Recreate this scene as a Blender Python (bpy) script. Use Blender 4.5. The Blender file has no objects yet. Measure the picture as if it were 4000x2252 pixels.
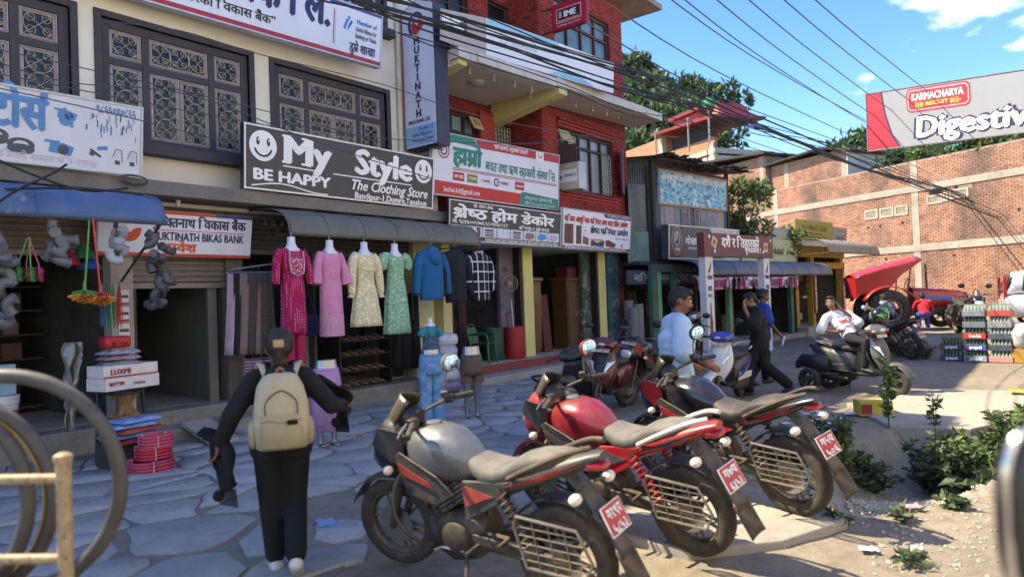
import bpy, bmesh, math, random
from mathutils import Vector, Matrix, noise
random.seed(7)
SC = bpy.context.scene
C = SC.collection
PI = math.pi
R = math.radians

# ------------------------------------------------------------------ camera, sky, sun, exposure
cam_data = bpy.data.cameras.new('camera')
cam_data.sensor_width = 36.0
cam_data.lens = 36.0 * 2700 / 4000
cam_data.clip_start = 0.05
cam_data.clip_end = 3000
cam_data.dof.use_dof = True
cam_data.dof.focus_distance = 10.5
cam_data.dof.aperture_fstop = 1.4
camera = bpy.data.objects.new('camera', cam_data)
C.objects.link(camera)
yaw, pitch, roll = R(38.5), R(.95), R(-2.1)
fw = Vector((math.cos(yaw) * math.cos(pitch), math.sin(yaw) * math.cos(pitch), math.sin(pitch)))
rt = Vector((math.sin(yaw), -math.cos(yaw), 0))
up = rt.cross(fw)
rt2 = math.cos(roll) * rt + math.sin(roll) * up
up2 = -math.sin(roll) * rt + math.cos(roll) * up
camera.matrix_world = Matrix.Translation((0, 0, 1.75)) @ Matrix((rt2, up2, -fw)).transposed().to_4x4()
SC.camera = camera

SUN_EL, SUN_AZ = R(51), R(26)          # azimuth measured from +Y towards -X
to_sun = Vector((-math.sin(SUN_AZ) * math.cos(SUN_EL), math.cos(SUN_AZ) * math.cos(SUN_EL), math.sin(SUN_EL)))
world = bpy.data.worlds.new('World')
SC.world = world
world.use_nodes = True
wn = world.node_tree
for n in list(wn.nodes):
    wn.nodes.remove(n)
def wnode(t, **kw):
    n = wn.nodes.new(t)
    for k, v in kw.items():
        setattr(n, k, v)
    return n
sky = wnode('ShaderNodeTexSky', sky_type='NISHITA', sun_disc=False)
sky.sun_elevation = SUN_EL
sky.sun_rotation = -SUN_AZ
sky.altitude = 400
sky.air_density = 1.0
sky.dust_density = .35
sky.ozone_density = 3.5
tc = wnode('ShaderNodeTexCoord')
mp = wnode('ShaderNodeMapping')
mp.inputs['Location'].default_value = (-3.4135, 7.9072, 4.3892)
mp.inputs['Scale'].default_value = (1.0, 1.0, 2.4)
nz = wnode('ShaderNodeTexNoise')
nz.inputs['Scale'].default_value = 3.1
nz.inputs['Detail'].default_value = 7
nz.inputs['Roughness'].default_value = .52
rmp = wnode('ShaderNodeValToRGB')
rmp.color_ramp.elements[0].position = .6
rmp.color_ramp.elements[1].position = .73
mx = wnode('ShaderNodeMix', data_type='RGBA')
mx.inputs[7].default_value = (9.5, 10, 10.6, 1)
bg = wnode('ShaderNodeBackground')
bg.inputs[1].default_value = .11
wo = wnode('ShaderNodeOutputWorld')
hs = wnode('ShaderNodeHueSaturation')
hs.inputs['Saturation'].default_value = 1.3
hs.inputs['Hue'].default_value = .516
L_ = wn.links.new
L_(tc.outputs['Generated'], mp.inputs[0]); L_(mp.outputs[0], nz.inputs['Vector']); L_(nz.outputs[0], rmp.inputs[0])
L_(rmp.outputs[0], mx.inputs[0]); L_(sky.outputs[0], hs.inputs['Color']); L_(hs.outputs[0], mx.inputs[6])
L_(mx.outputs[2], bg.inputs[0]); L_(bg.outputs[0], wo.inputs[0])

sun_d = bpy.data.lights.new('sun', 'SUN')
sun_d.energy = 3.0
sun_d.angle = R(.53)
sun_d.color = (1, .93, .82)
sun_o = bpy.data.objects.new('sun', sun_d)
C.objects.link(sun_o)
sun_o.rotation_euler = to_sun.to_track_quat('Z', 'Y').to_euler()
sun_o.location = to_sun * 40
SC.view_settings.view_transform = 'Standard'
SC.view_settings.look = 'None'
SC.view_settings.gamma = 1
SC.view_settings.exposure = 2.02
SC.view_settings.use_white_balance = True
SC.view_settings.white_balance_temperature = 7900
SC.view_settings.white_balance_tint = 6
SC.render.engine = 'CYCLES'
SC.cycles.use_denoising = True
SC.cycles.max_bounces = 8
SC.cycles.diffuse_bounces = 4
SC.cycles.caustics_reflective = False
SC.cycles.caustics_refractive = False
SC.cycles.sample_clamp_indirect = 6

# ------------------------------------------------------------------ helpers
def lin(h):
    if not isinstance(h, str):
        return tuple(h)
    h = h.lstrip('#')
    o = []
    for i in (0, 2, 4):
        c = int(h[i:i + 2], 16) / 255
        o.append(c / 12.92 if c <= .04045 else ((c + .055) / 1.055) ** 2.4)
    return tuple(o)

class NT:
    """small node-tree writer"""
    def __init__(self, name):
        self.m = bpy.data.materials.new(name)
        self.m.use_nodes = True
        self.t = self.m.node_tree
        self.b = self.t.nodes['Principled BSDF']
        self.co = None
    def n(self, typ, ins=None, **kw):
        x = self.t.nodes.new(typ)
        for k, v in kw.items():
            setattr(x, k, v)
        for k, v in (ins or {}).items():
            self.set(x.inputs[k], v)
        return x
    def set(self, s, v):
        if hasattr(v, 'is_linked') or isinstance(v, bpy.types.NodeSocket):
            self.t.links.new(v, s)
        else:
            if s.type == 'RGBA' and len(v) == 3:
                v = (*v, 1)
            s.default_value = v
    def coord(self, kind='Object'):
        if not self.co:
            self.co = self.n('ShaderNodeTexCoord')
        return self.co.outputs[kind]
    def noise(self, scale, detail=4, rough=.55, stretch=None, vec=None, out=0):
        v = vec or self.coord()
        if stretch:
            v = self.n('ShaderNodeMapping', {'Vector': v, 'Scale': stretch}).outputs[0]
        return self.n('ShaderNodeTexNoise', {'Vector': v, 'Scale': scale, 'Detail': detail, 'Roughness': rough}).outputs[out]
    def rng(self, v, a, b, c=0., d=1.):
        return self.n('ShaderNodeMapRange', {0: v, 1: a, 2: b, 3: c, 4: d}).outputs[0]
    def mix(self, f, a, b, mode='MIX'):
        x = self.n('ShaderNodeMix', data_type='RGBA', blend_type=mode)
        for i, v in ((0, f), (6, a), (7, b)):
            self.set(x.inputs[i], v)
        return x.outputs[2]
    def math(self, op, a, b=0.):
        x = self.n('ShaderNodeMath', operation=op)
        self.set(x.inputs[0], a); self.set(x.inputs[1], b)
        return x.outputs[0]
    def bump(self, h, st=.3, dist=.01):
        x = self.n('ShaderNodeBump', {'Height': h, 'Strength': st, 'Distance': dist})
        self.t.links.new(x.outputs[0], self.b.inputs['Normal'])
    def out(self, col=None, rough=None, metal=None, **kw):
        if col is not None: self.set(self.b.inputs['Base Color'], col)
        if rough is not None: self.set(self.b.inputs['Roughness'], rough)
        if metal is not None: self.set(self.b.inputs['Metallic'], metal)
        for k, v in kw.items():
            self.set(self.b.inputs[k], v)
        return self.m

_mats = {}
DUST = lin('#8f7f68')
def M(col, rough=.6, metal=0., var=.18, scale=5., bump=0., bscale=60., dust=0., dcol=None, spot=0., spotcol=None, stretch=None, coat=0., name=None, **kw):
    """painted / cloth / metal surface with tonal variation, settled dust and stains"""
    key = (str(col), rough, metal, var, scale, bump, bscale, dust, str(dcol), spot, str(spotcol), stretch, coat, str(kw))
    if key in _mats:
        return _mats[key]
    c = lin(col)
    k = NT(name or 'surface_%d' % len(_mats))
    a = tuple(x * (1 - var) for x in c)
    b = tuple(min(1, x * (1 + var * .45)) for x in c)
    o = k.mix(k.rng(k.noise(scale, 5, .6, stretch), .3, .7), a, b)
    if spot:
        sp = k.rng(k.noise(scale * 1.7 + 2, 6, .65, stretch), .62 - spot * .3, .72 - spot * .22)
        o = k.mix(sp, o, lin(spotcol) if spotcol else tuple(x * .45 for x in c))
    r = rough
    if dust:
        g = k.n('ShaderNodeNewGeometry')
        nz_ = k.n('ShaderNodeSeparateXYZ', {0: g.outputs['Normal']}).outputs[2]
        upf = k.rng(nz_, -.2, .9)
        f = k.math('MULTIPLY', k.math('ADD', k.math('MULTIPLY', upf, .75), .25), k.rng(k.noise(scale * 1.3 + 3, 6, .6), .3, .66))
        f = k.math('MULTIPLY', f, dust)
        o = k.mix(f, o, lin(dcol) if dcol else DUST)
        r = k.math('ADD', k.math('MULTIPLY', f, .5), rough)
    if bump:
        k.bump(k.noise(bscale, 4, .6, stretch), bump, .004)
    k.out(o, r, metal, **kw)
    if coat:
        k.b.inputs['Coat Weight'].default_value = coat
        k.b.inputs['Coat Roughness'].default_value = .08
    _mats[key] = k.m
    return k.m

def glassy(col='#1a2226', rough=.06):
    return M(col, rough, 0, .3, 1.5, coat=.6)

class MB:
    """collects shapes, builds ONE mesh object"""
    def __init__(s):
        s.v = []; s.f = []; s.M = None
    def _add(s, vs, fs):
        o = len(s.v)
        if s.M is not None:
            vs = [s.M @ Vector(p) for p in vs]
        s.v.extend([tuple(p) for p in vs])
        s.f.extend([tuple(i + o for i in f) for f in fs])
        return s
    def box(s, x0, x1, y0, y1, z0, z1):
        return s._add([(x0, y0, z0), (x1, y0, z0), (x1, y1, z0), (x0, y1, z0), (x0, y0, z1), (x1, y0, z1), (x1, y1, z1), (x0, y1, z1)],
                      [(3, 2, 1, 0), (4, 5, 6, 7), (0, 1, 5, 4), (1, 2, 6, 5), (2, 3, 7, 6), (3, 0, 4, 7)])
    def cbox(s, c, d, rot=(0, 0, 0)):
        from mathutils import Euler
        m = Matrix.Translation(c) @ Euler(rot).to_matrix().to_4x4()
        h = [x / 2 for x in d]
        vs = [m @ Vector((a * h[0], b * h[1], e * h[2])) for e in (-1, 1) for a, b in ((-1, -1), (1, -1), (1, 1), (-1, 1))]
        return s._add(vs, [(3, 2, 1, 0), (4, 5, 6, 7), (0, 1, 5, 4), (1, 2, 6, 5), (2, 3, 7, 6), (3, 0, 4, 7)])
    def quad(s, a, b, c, d):
        return s._add([a, b, c, d], [(0, 1, 2, 3)])
    def poly(s, pts):
        return s._add(pts, [tuple(range(len(pts)))])
    def prism(s, pts, vec):
        n = len(pts); v = Vector(vec)
        vs = [Vector(p) for p in pts] + [Vector(p) + v for p in pts]
        return s._add(vs, [tuple(range(n))[::-1], tuple(range(n, 2 * n))] + [(i, (i + 1) % n, n + (i + 1) % n, n + i) for i in range(n)])
    def rings(s, rings, cap=True, closed=False):
        n = len(rings[0]); vs = [p for r in rings for p in r]; fs = []
        m = len(rings)
        for i in range(m if closed else m - 1):
            j = (i + 1) % m
            for k in range(n):
                l = (k + 1) % n
                fs.append((i * n + k, i * n + l, j * n + l, j * n + k))
        if cap and not closed:
            fs.append(tuple(range(n))[::-1]); fs.append(tuple((m - 1) * n + k for k in range(n)))
        return s._add(vs, fs)
    def tube(s, pts, r, n=8, cap=True, closed=False, flat=1.):
        pts = [Vector(p) for p in pts]; m = len(pts)
        rs = r if isinstance(r, (list, tuple)) else [r] * m
        T = []
        for i in range(m):
            a = pts[(i - 1) % m] if (closed or i > 0) else pts[i]
            b = pts[(i + 1) % m] if (closed or i < m - 1) else pts[i]
            d = (b - a)
            T.append(d.normalized() if d.length > 1e-9 else Vector((0, 0, 1)))
        u = T[0].orthogonal().normalized() if abs(T[0].z) > .95 else T[0].cross(Vector((0, 0, 1))).normalized()
        rg = []
        for i in range(m):
            u = (u - T[i] * u.dot(T[i]))
            u = u.normalized() if u.length > 1e-6 else T[i].orthogonal().normalized()
            w = T[i].cross(u)
            rg.append([pts[i] + (u * math.cos(2 * PI * k / n) + w * (math.sin(2 * PI * k / n) * flat)) * rs[i] for k in range(n)])
        return s.rings(rg, cap, closed)
    def cyl(s, a, b, r0, r1=None, n=12, cap=True):
        return s.tube([a, b], [r0, r0 if r1 is None else r1], n, cap)
    def ell(s, c, r, n=12, m=8, rot=None, pw=1.):
        c = Vector(c); r = (r, r, r) if not isinstance(r, (tuple, list)) else r
        q = rot.to_matrix() if rot is not None else Matrix.Identity(3)
        sg = lambda x: math.copysign(abs(x) ** pw, x)
        vs = [c + q @ Vector((0, 0, -r[2]))]
        for i in range(1, m):
            t = -PI / 2 + PI * i / m
            for k in range(n):
                p = 2 * PI * k / n
                vs.append(c + q @ Vector((r[0] * sg(math.cos(t)) * sg(math.cos(p)), r[1] * sg(math.cos(t)) * sg(math.sin(p)), r[2] * sg(math.sin(t)))))
        vs.append(c + q @ Vector((0, 0, r[2])))
        fs = [(0, 1 + (k + 1) % n, 1 + k) for k in range(n)]
        for i in range(m - 2):
            for k in range(n):
                fs.append((1 + i * n + k, 1 + i * n + (k + 1) % n, 1 + (i + 1) * n + (k + 1) % n, 1 + (i + 1) * n + k))
        e = len(vs) - 1; o = 1 + (m - 2) * n
        fs += [(o + k, o + (k + 1) % n, e) for k in range(n)]
        return s._add(vs, fs)
    def lathe(s, prof, c=(0, 0, 0), axis='Z', n=20, cap=True):
        """prof: list of (radius, height)"""
        rg = []
        for r, h in prof:
            ring = []
            for k in range(n):
                a = 2 * PI * k / n
                x, y = r * math.cos(a), r * math.sin(a)
                p = (x, y, h) if axis == 'Z' else (x, h, -y) if axis == 'Y' else (h, x, y)
                ring.append((p[0] + c[0], p[1] + c[1], p[2] + c[2]))
            rg.append(ring)
        return s.rings(rg, cap)
    def loft(s, secs, n=20, cap=True):
        """secs: (x, yc, ztop, zbot, halfwidth, power): rounded sections along x"""
        rg = []
        for x, yc, zt, zb, hw, pw in secs:
            zc, hh = (zt + zb) / 2, (zt - zb) / 2
            ring = []
            for k in range(n):
                a = 2 * PI * k / n
                ca, sa = math.cos(a), math.sin(a)
                ring.append((x, yc + hw * math.copysign(abs(ca) ** pw, ca), zc + hh * math.copysign(abs(sa) ** pw, sa)))
            rg.append(ring)
        return s.rings(rg, cap)
    def build(s, name, mat, parent=None, smooth=35, bevel=0, loc=None, rot=None, sub=0, solid=0, tag=None):
        me = bpy.data.meshes.new(name)
        me.from_pydata(s.v, [], s.f)
        me.update()
        if smooth:
            for p in me.polygons:
                p.use_smooth = True
            me.set_sharp_from_angle(angle=R(smooth))
        me.materials.append(mat)
        o = bpy.data.objects.new(name, me)
        C.objects.link(o)
        if parent is not None:
            o.parent = parent
        if loc: o.location = loc
        if rot: o.rotation_euler = rot
        if solid:
            m = o.modifiers.new('solid', 'SOLIDIFY'); m.thickness = solid
        if bevel:
            m = o.modifiers.new('bevel', 'BEVEL'); m.width = bevel; m.segments = 2; m.limit_method = 'ANGLE'; m.angle_limit = R(40)
        if sub:
            m = o.modifiers.new('sub', 'SUBSURF'); m.levels = m.render_levels = sub
        if tag:
            for k, v in tag.items(): o[k] = v
        return o

def tag(o, label, cat, group=None, kind=None):
    o['label'] = label; o['category'] = cat
    if group: o['group'] = group
    if kind: o['kind'] = kind
    return o
def thing(name, label, cat, loc=(0, 0, 0), rz=0., group=None):
    o = bpy.data.objects.new(name, None)
    o.empty_display_size = .1
    C.objects.link(o)
    o.location = loc; o.rotation_euler = (0, 0, rz)
    return tag(o, label, cat, group)
def structure(o):
    o['kind'] = 'structure'
    return o
def shared(src, parent, loc=None, rot=None, name=None):
    o = src.copy()
    C.objects.link(o)
    if name: o.name = name
    o.parent = parent
    if loc is not None: o.location = loc
    if rot is not None: o.rotation_euler = rot
    return o
def dup(root, loc, rz=None, label=None, group=None):
    """copy of a thing with copies of its parts and sub-parts"""
    r = root.copy(); C.objects.link(r); r.location = loc
    if rz is not None: r.rotation_euler = (root.rotation_euler[0], root.rotation_euler[1], rz)
    if label: r['label'] = label
    if group: r['group'] = group
    for ch in list(root.children):
        c = ch.copy(); C.objects.link(c); c.parent = r
        for g in list(ch.children):
            d = g.copy(); C.objects.link(d); d.parent = c
    return r
def arc(c, r, a0, a1, n, plane='XZ'):
    o = []
    for i in range(n + 1):
        a = R(a0 + (a1 - a0) * i / n)
        x, y = r * math.cos(a), r * math.sin(a)
        o.append((c[0] + x, c[1], c[2] + y) if plane == 'XZ' else (c[0] + x, c[1] + y, c[2]) if plane == 'XY' else (c[0], c[1] + x, c[2] + y))
    return o
def smooth_path(pts, k=4):
    P = [Vector(p) for p in pts]; o = []
    for i in range(len(P) - 1):
        a, b, c, d = P[max(i - 1, 0)], P[i], P[i + 1], P[min(i + 2, len(P) - 1)]
        for j in range(k):
            t = j / k
            o.append(.5 * ((2 * b) + (-a + c) * t + (2 * a - 5 * b + 4 * c - d) * t * t + (-a + 3 * b - 3 * c + d) * t ** 3))
    o.append(P[-1])
    return o

# ------------------------------------------------------------------ lettering: built-in font, glyphs cached once
GL = {}
def _cache_glyphs():
    chars = [chr(i) for i in range(33, 127)] + [chr(i) for i in range(0x901, 0x971)] + ['“', '”']
    tmp = []
    def t(body, off):
        cu = bpy.data.curves.new('g', 'FONT'); cu.body = body; cu.resolution_u = 2; cu.offset = off
        o = bpy.data.objects.new('g', cu); C.objects.link(o); tmp.append(o)
        return o
    bar = t('||', 0)
    W = {c: (t(c, 0), None, t('|' + c + '|', 0)) for c in chars}
    dg = bpy.context.evaluated_depsgraph_get()
    def mesh(o):
        e = o.evaluated_get(dg); m = e.to_mesh()
        r = ([tuple(v.co[:2]) for v in m.vertices], [tuple(p.vertices) for p in m.polygons])
        e.to_mesh_clear()
        return r
    def wid(m):
        xs = [p[0] for p in m[0]]
        return max(xs) - min(xs)
    w0 = wid(mesh(bar))
    for c, (a, b, d) in W.items():
        GL[c] = (mesh(a), 0., 0. if c in '\u0901\u0902\u0941\u0942\u0943\u0944\u0945\u0946\u0947\u0948\u094d' else wid(mesh(d)) - w0)
    GL[' '] = (([], []), 0., .27)
    for o in tmp:
        cu = o.data; bpy.data.objects.remove(o); bpy.data.curves.remove(cu)
_cache_glyphs()
CONS = set(chr(i) for i in list(range(0x915, 0x93A)) + list(range(0x958, 0x960)))
MAT = set(chr(i) for i in range(0x93E, 0x94D))
def _half(m, keep):
    """left part of a letter, without its upright"""
    bm = bmesh.new()
    vs = [bm.verts.new((x, y, 0)) for x, y in m[0]]
    for f in m[1]:
        try: bm.faces.new([vs[i] for i in f])
        except ValueError: pass
    bmesh.ops.bisect_plane(bm, geom=list(bm.verts) + list(bm.edges) + list(bm.faces), plane_co=(keep, 0, 0), plane_no=(1, 0, 0), clear_outer=True)
    bm.verts.index_update()
    r = ([tuple(v.co[:2]) for v in bm.verts], [tuple(v.index for v in f.verts) for f in bm.faces])
    bm.free()
    return r
def layout(text, bold):
    """-> list of (mesh, x), total width; reorders i-matra, makes half forms, ra strokes and reph"""
    out = []; x = 0.; i = 0; n = len(text); B = 0; K = 1 if bold else 0
    while i < n:
        ch = text[i]
        if ch not in CONS:
            g = GL.get(ch, GL['-'])
            out.append((g[B], x)); x += g[2]; i += 1
            continue
        seq = [ch]; i += 1
        while i + 1 < n and text[i] == '\u094d' and text[i + 1] in CONS:
            seq.append(text[i + 1]); i += 2
        marks = []
        while i < n and (text[i] in MAT or text[i] in '\u0901\u0902\u0903'):
            marks.append(text[i]); i += 1
        reph = len(seq) > 1 and seq[0] == 'र'
        if reph: seq = seq[1:]
        rakar = len(seq) > 1 and seq[-1] == 'र'
        if rakar: seq = seq[:-1]
        if '\u093f' in marks:
            g = GL['\u093f']; out.append((g[B], x)); x += g[2]; marks.remove('\u093f')
        for c in seq[:-1]:
            g = GL[c]; keep = g[2] * .68
            out.append((_half(g[B], keep), x)); x += keep - .02
        x0 = x
        g = GL[seq[-1]]; out.append((g[B], x)); x += g[2]
        if rakar:
            w = g[2]; t_ = .035 + .02 * K
            out.append((([(w * .12, .02), (w * .12 + t_, -.04), (w * .72, .2), (w * .72, .2 + 2 * t_)], [(0, 1, 2, 3)]), x0))
        for m in marks:
            g2 = GL[m]; out.append((g2[B], x)); x += g2[2]
        if reph:
            t_ = .03 + .02 * K; o_ = x - .16
            out.append((([(.0, .62), (.05, .78), (.13, .78), (.13, .78 - 2 * t_), (.07, .78 - 2 * t_), (.04, .62)], [tuple(range(6))]), o_))
    return out, x
def text_mb(mb, text, size, org, xd, ud, nd=None, bold=False, width=None, align='L', slant=0., off=.0):
    L, w = layout(text, bold)
    xd = Vector(xd).normalized(); ud = Vector(ud).normalized(); org = Vector(org)
    sx = size if width is None else width / max(w, 1e-6)
    sh = 0 if align == 'L' else -w * sx / 2 if align == 'C' else -w * sx
    nd = xd.cross(ud)
    bw = (.03 if bold is True else bold) if bold else 0
    strikes = [(0, 0)] if not bw else [(-bw, 0), (0, bw * .6), (bw, 0), (0, -bw * .6)]
    j = 0
    for m, x in L:
        for ox, oz in strikes:
            j += 1
            mb._add([org + xd * (sh + (x + p[0] + ox) * sx + p[1] * size * slant) + ud * ((p[1] + oz) * size) + nd * (.0007 * (j % 7)) for p in m[0]], m[1])
    return w * sx
def lettering(parent, text, size, org, xd, ud, mat, **kw):
    mb = MB()
    text_mb(mb, text, size, org, xd, ud, **kw)
    return mb.build('lettering', mat, parent, smooth=0)

# ------------------------------------------------------------------ surfaces of the setting
def m_dirt():
    k = NT('packed_dirt')
    n1 = k.noise(.55, 6, .6); n2 = k.noise(7, 6, .65); n3 = k.noise(55, 4, .7)
    c = k.mix(k.rng(n1, .35, .65), lin('#756b5d'), lin('#8f8471'))
    c = k.mix(k.rng(n2, .42, .7, 0, .75), c, lin('#655b4c'))
    c = k.mix(k.rng(n3, .58, .72, 0, .6), c, lin('#aba08a'))
    h = k.math('ADD', k.math('MULTIPLY', n2, .6), k.math('MULTIPLY', n3, .4))
    k.bump(h, .75, .03)
    return k.out(c, .95)
def m_concrete(a='#8f8c84', b='#b5b1a6', dark='#56534c', sc=1.2, name='old_concrete'):
    k = NT(name)
    n1 = k.noise(sc, 6, .6); n2 = k.noise(sc * 9, 6, .7); n3 = k.noise(90, 3, .7)
    c = k.mix(k.rng(n1, .3, .7), lin(a), lin(b))
    c = k.mix(k.rng(n2, .55, .75, 0, .8), c, lin(dark))
    k.bump(k.math('ADD', k.math('MULTIPLY', n2, .7), k.math('MULTIPLY', n3, .3)), .5, .012)
    return k.out(c, .92)
def m_stone():
    k = NT('flagstone')
    oi = k.n('ShaderNodeObjectInfo')
    n1 = k.noise(2.2, 6, .62); n2 = k.noise(16, 6, .7)
    c = k.mix(k.rng(n1, .3, .7), lin('#8d9092'), lin('#b2b2ac'))
    c = k.mix(k.rng(oi.outputs['Random'], 0, 1, 0, .5), c, lin('#7d7a70'))
    c = k.mix(k.rng(n2, .5, .72, 0, .6), c, lin('#6c675c'))
    k.bump(n2, .5, .012)
    return k.out(c, .88)
def m_brick(a, b, c3, dark, stain=.0, sc=3.):
    """fired brick: tone varies brick by brick, with soot and lime streaks"""
    k = NT('brick_clay')
    g = k.n('ShaderNodeNewGeometry')
    rp = g.outputs['Random Per Island']
    c = k.mix(k.rng(rp, 0, .6), lin(a), lin(b))
    c = k.mix(k.rng(rp, .75, 1.), c, lin(c3))
    c = k.mix(k.rng(k.noise(sc, 6, .65), .5, .72, 0, .7), c, lin(dark))
    if stain:
        gc = k.n('ShaderNodeNewGeometry').outputs['Position']
        st = k.noise(.45, 6, .7, (1, 1, .5), gc)
        c = k.mix(k.rng(st, .47, .66, 0, stain), c, lin('#5b4f47'))
    k.bump(k.noise(45, 4, .7), .5, .008)
    return k.out(c, .9)
def m_plaster(base, stain, amt=.5, name='plaster'):
    k = NT(name)
    n1 = k.noise(.9, 6, .6); n2 = k.noise(3.5, 7, .7, (1, 1, .22)); n3 = k.noise(40, 4, .6)
    c = k.mix(k.rng(n1, .3, .7), lin(base), tuple(x * .86 for x in lin(base)))
    c = k.mix(k.rng(n2, .55, .8, 0, amt), c, lin(stain))
    k.bump(n3, .25, .006)
    return k.out(c, .9)
DIRT = m_dirt(); CONC = m_concrete(); STONE = m_stone()
CREAM = m_plaster('#e9e4d3', '#a89e84', .4, 'cream_plaster')
DARKTRIM = M('#45434a', .8, 0, .2, 3, bump=.3, dust=.35, dcol='#77736c')
REDBRICK = m_brick('#8d3434', '#a3413d', '#7d2b2c', '#5a2224', 0, 2.2)
RAWBRICK = m_brick('#ab7a62', '#ba8d75', '#99684f', '#7d6254', .85, 2.)
MORTAR_RED = M('#6b3030', .95, 0, .25, 6, bump=.4)
MORTAR_RAW = M('#97887a', .95, 0, .3, 4, bump=.4)
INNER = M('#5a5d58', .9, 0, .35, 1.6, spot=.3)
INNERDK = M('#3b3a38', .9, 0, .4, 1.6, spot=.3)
WHITE = M('#e9e9ea', .5, 0, .06, 2, dust=.12)
BLACKM = M('#17171a', .5, 0, .3, 5, dust=.25)
RUSTY = M('#5a4a3c', .7, .3, .4, 9, bump=.3)
STEEL = M('#a9abad', .32, .9, .2, 8, dust=.35)
GALV = M('#8f969a', .45, .75, .3, 5, bump=.2, dust=.3)
GLASS = M('#22292c', .22, 0, .35, 1.2)
CURT = M('#7f93a0', .7, 0, .35, 3, stretch=(9, 9, .4))

# ------------------------------------------------------------------ ground: one sheet to the horizon, finer near the street, a shallow ditch
def axis(lo, hi, a, b, st):
    r = [a + i * st for i in range(int((b - a) / st) + 1)]
    o = [r[0]]; d = st
    while o[0] > lo: d *= 1.55; o.insert(0, o[0] - d)
    d = st; o2 = r[1:]
    while o2[-1] < hi: d *= 1.55; o2.append(o2[-1] + d)
    return o + o2
def ground_z(x, y):
    z = 0.
    d = ((x - 8.6) / 2.1) ** 2 + ((y - 1.05 + (x - 8.6) * .12) / .62) ** 2
    if d < 1.6: z -= .42 * max(0, 1 - d / 1.6) ** .6
    if x > 18.9 and y < 6.2:
        z += .40 * min(1, (x - 18.9) / .7) * min(1, max(0, 6.2 - y) / 1.2)
    if -3 < x < 30 and -4 < y < 12:
        z += .022 * noise.noise((x * .8, y * .8, 0)) + .012 * noise.noise((x * 3, y * 3, 4)) - .018
    return z
xs = axis(-700, 900, -1, 27, .14); ys = axis(-700, 900, -2.5, 11, .14)
gv = [(x, y, ground_z(x, y)) for y in ys for x in xs]
nx = len(xs)
g = MB(); g.v = gv
g.f = [(j * nx + i, j * nx + i + 1, (j + 1) * nx + i + 1, (j + 1) * nx + i) for j in range(len(ys) - 1) for i in range(nx - 1)]
structure(g.build('ground', DIRT, smooth=60))

# ------------------------------------------------------------------ pavement of broken flagstones: each stone its own piece
def voronoi_cells(pts, lim):
    out = []
    for i, (px, py) in enumerate(pts):
        poly = [(px - lim, py - lim), (px + lim, py - lim), (px + lim, py + lim), (px - lim, py + lim)]
        for j, (qx, qy) in enumerate(pts):
            if i == j or abs(qx - px) > 2 * lim or abs(qy - py) > 2 * lim: continue
            mx_, my_ = (px + qx) / 2, (py + qy) / 2
            nx_, ny_ = qx - px, qy - py
            new = []
            for k in range(len(poly)):
                a, b = poly[k], poly[(k + 1) % len(poly)]
                da = (a[0] - mx_) * nx_ + (a[1] - my_) * ny_
                db = (b[0] - mx_) * nx_ + (b[1] - my_) * ny_
                if da <= 0: new.append(a)
                if da * db < 0:
                    t = da / (da - db)
                    new.append((a[0] + (b[0] - a[0]) * t, a[1] + (b[1] - a[1]) * t))
            poly = new
            if len(poly) < 3: break
        out.append(poly)
    return out
def in_poly(p, q):
    c = False
    for i in range(len(q)):
        a, b = q[i], q[i - 1]
        if (a[1] > p[1]) != (b[1] > p[1]) and p[0] < (b[0] - a[0]) * (p[1] - a[1]) / (b[1] - a[1]) + a[0]:
            c = not c
    return c
pav_area = [(-.6, 9.6), (-.6, 4.6), (1.0, 3.7), (2.0, 3.35), (3.0, 3.9), (4.0, 4.5), (5.2, 5.1), (6.6, 5.0), (8.4, 5.6), (10.5, 6.6), (13.5, 7.4), (17.2, 7.6), (17.2, 9.6)]
pb = MB(); pb.prism([(x, y, -.06) for x, y in pav_area], (0, 0, .063))
pavement = structure(pb.build('pavement', M('#827a6c', .95, 0, .35, 3, bump=.6, bscale=25, spot=.25, spotcol='#5f5a50'), smooth=0))
rs = random.Random(11)
seeds = []
x = -1.2
row = 0
while x < 18:
    y = 2.9 + (row % 2) * .3
    while y < 10:
        seeds.append((x + rs.uniform(-.34, .34), y + rs.uniform(-.36, .36)))
        if rs.random() < .22: seeds.append((x + rs.uniform(-.3, .3), y + rs.uniform(-.3, .3)))
        y += rs.uniform(.5, .78)
    x += rs.uniform(.55, .8); row += 1
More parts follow.
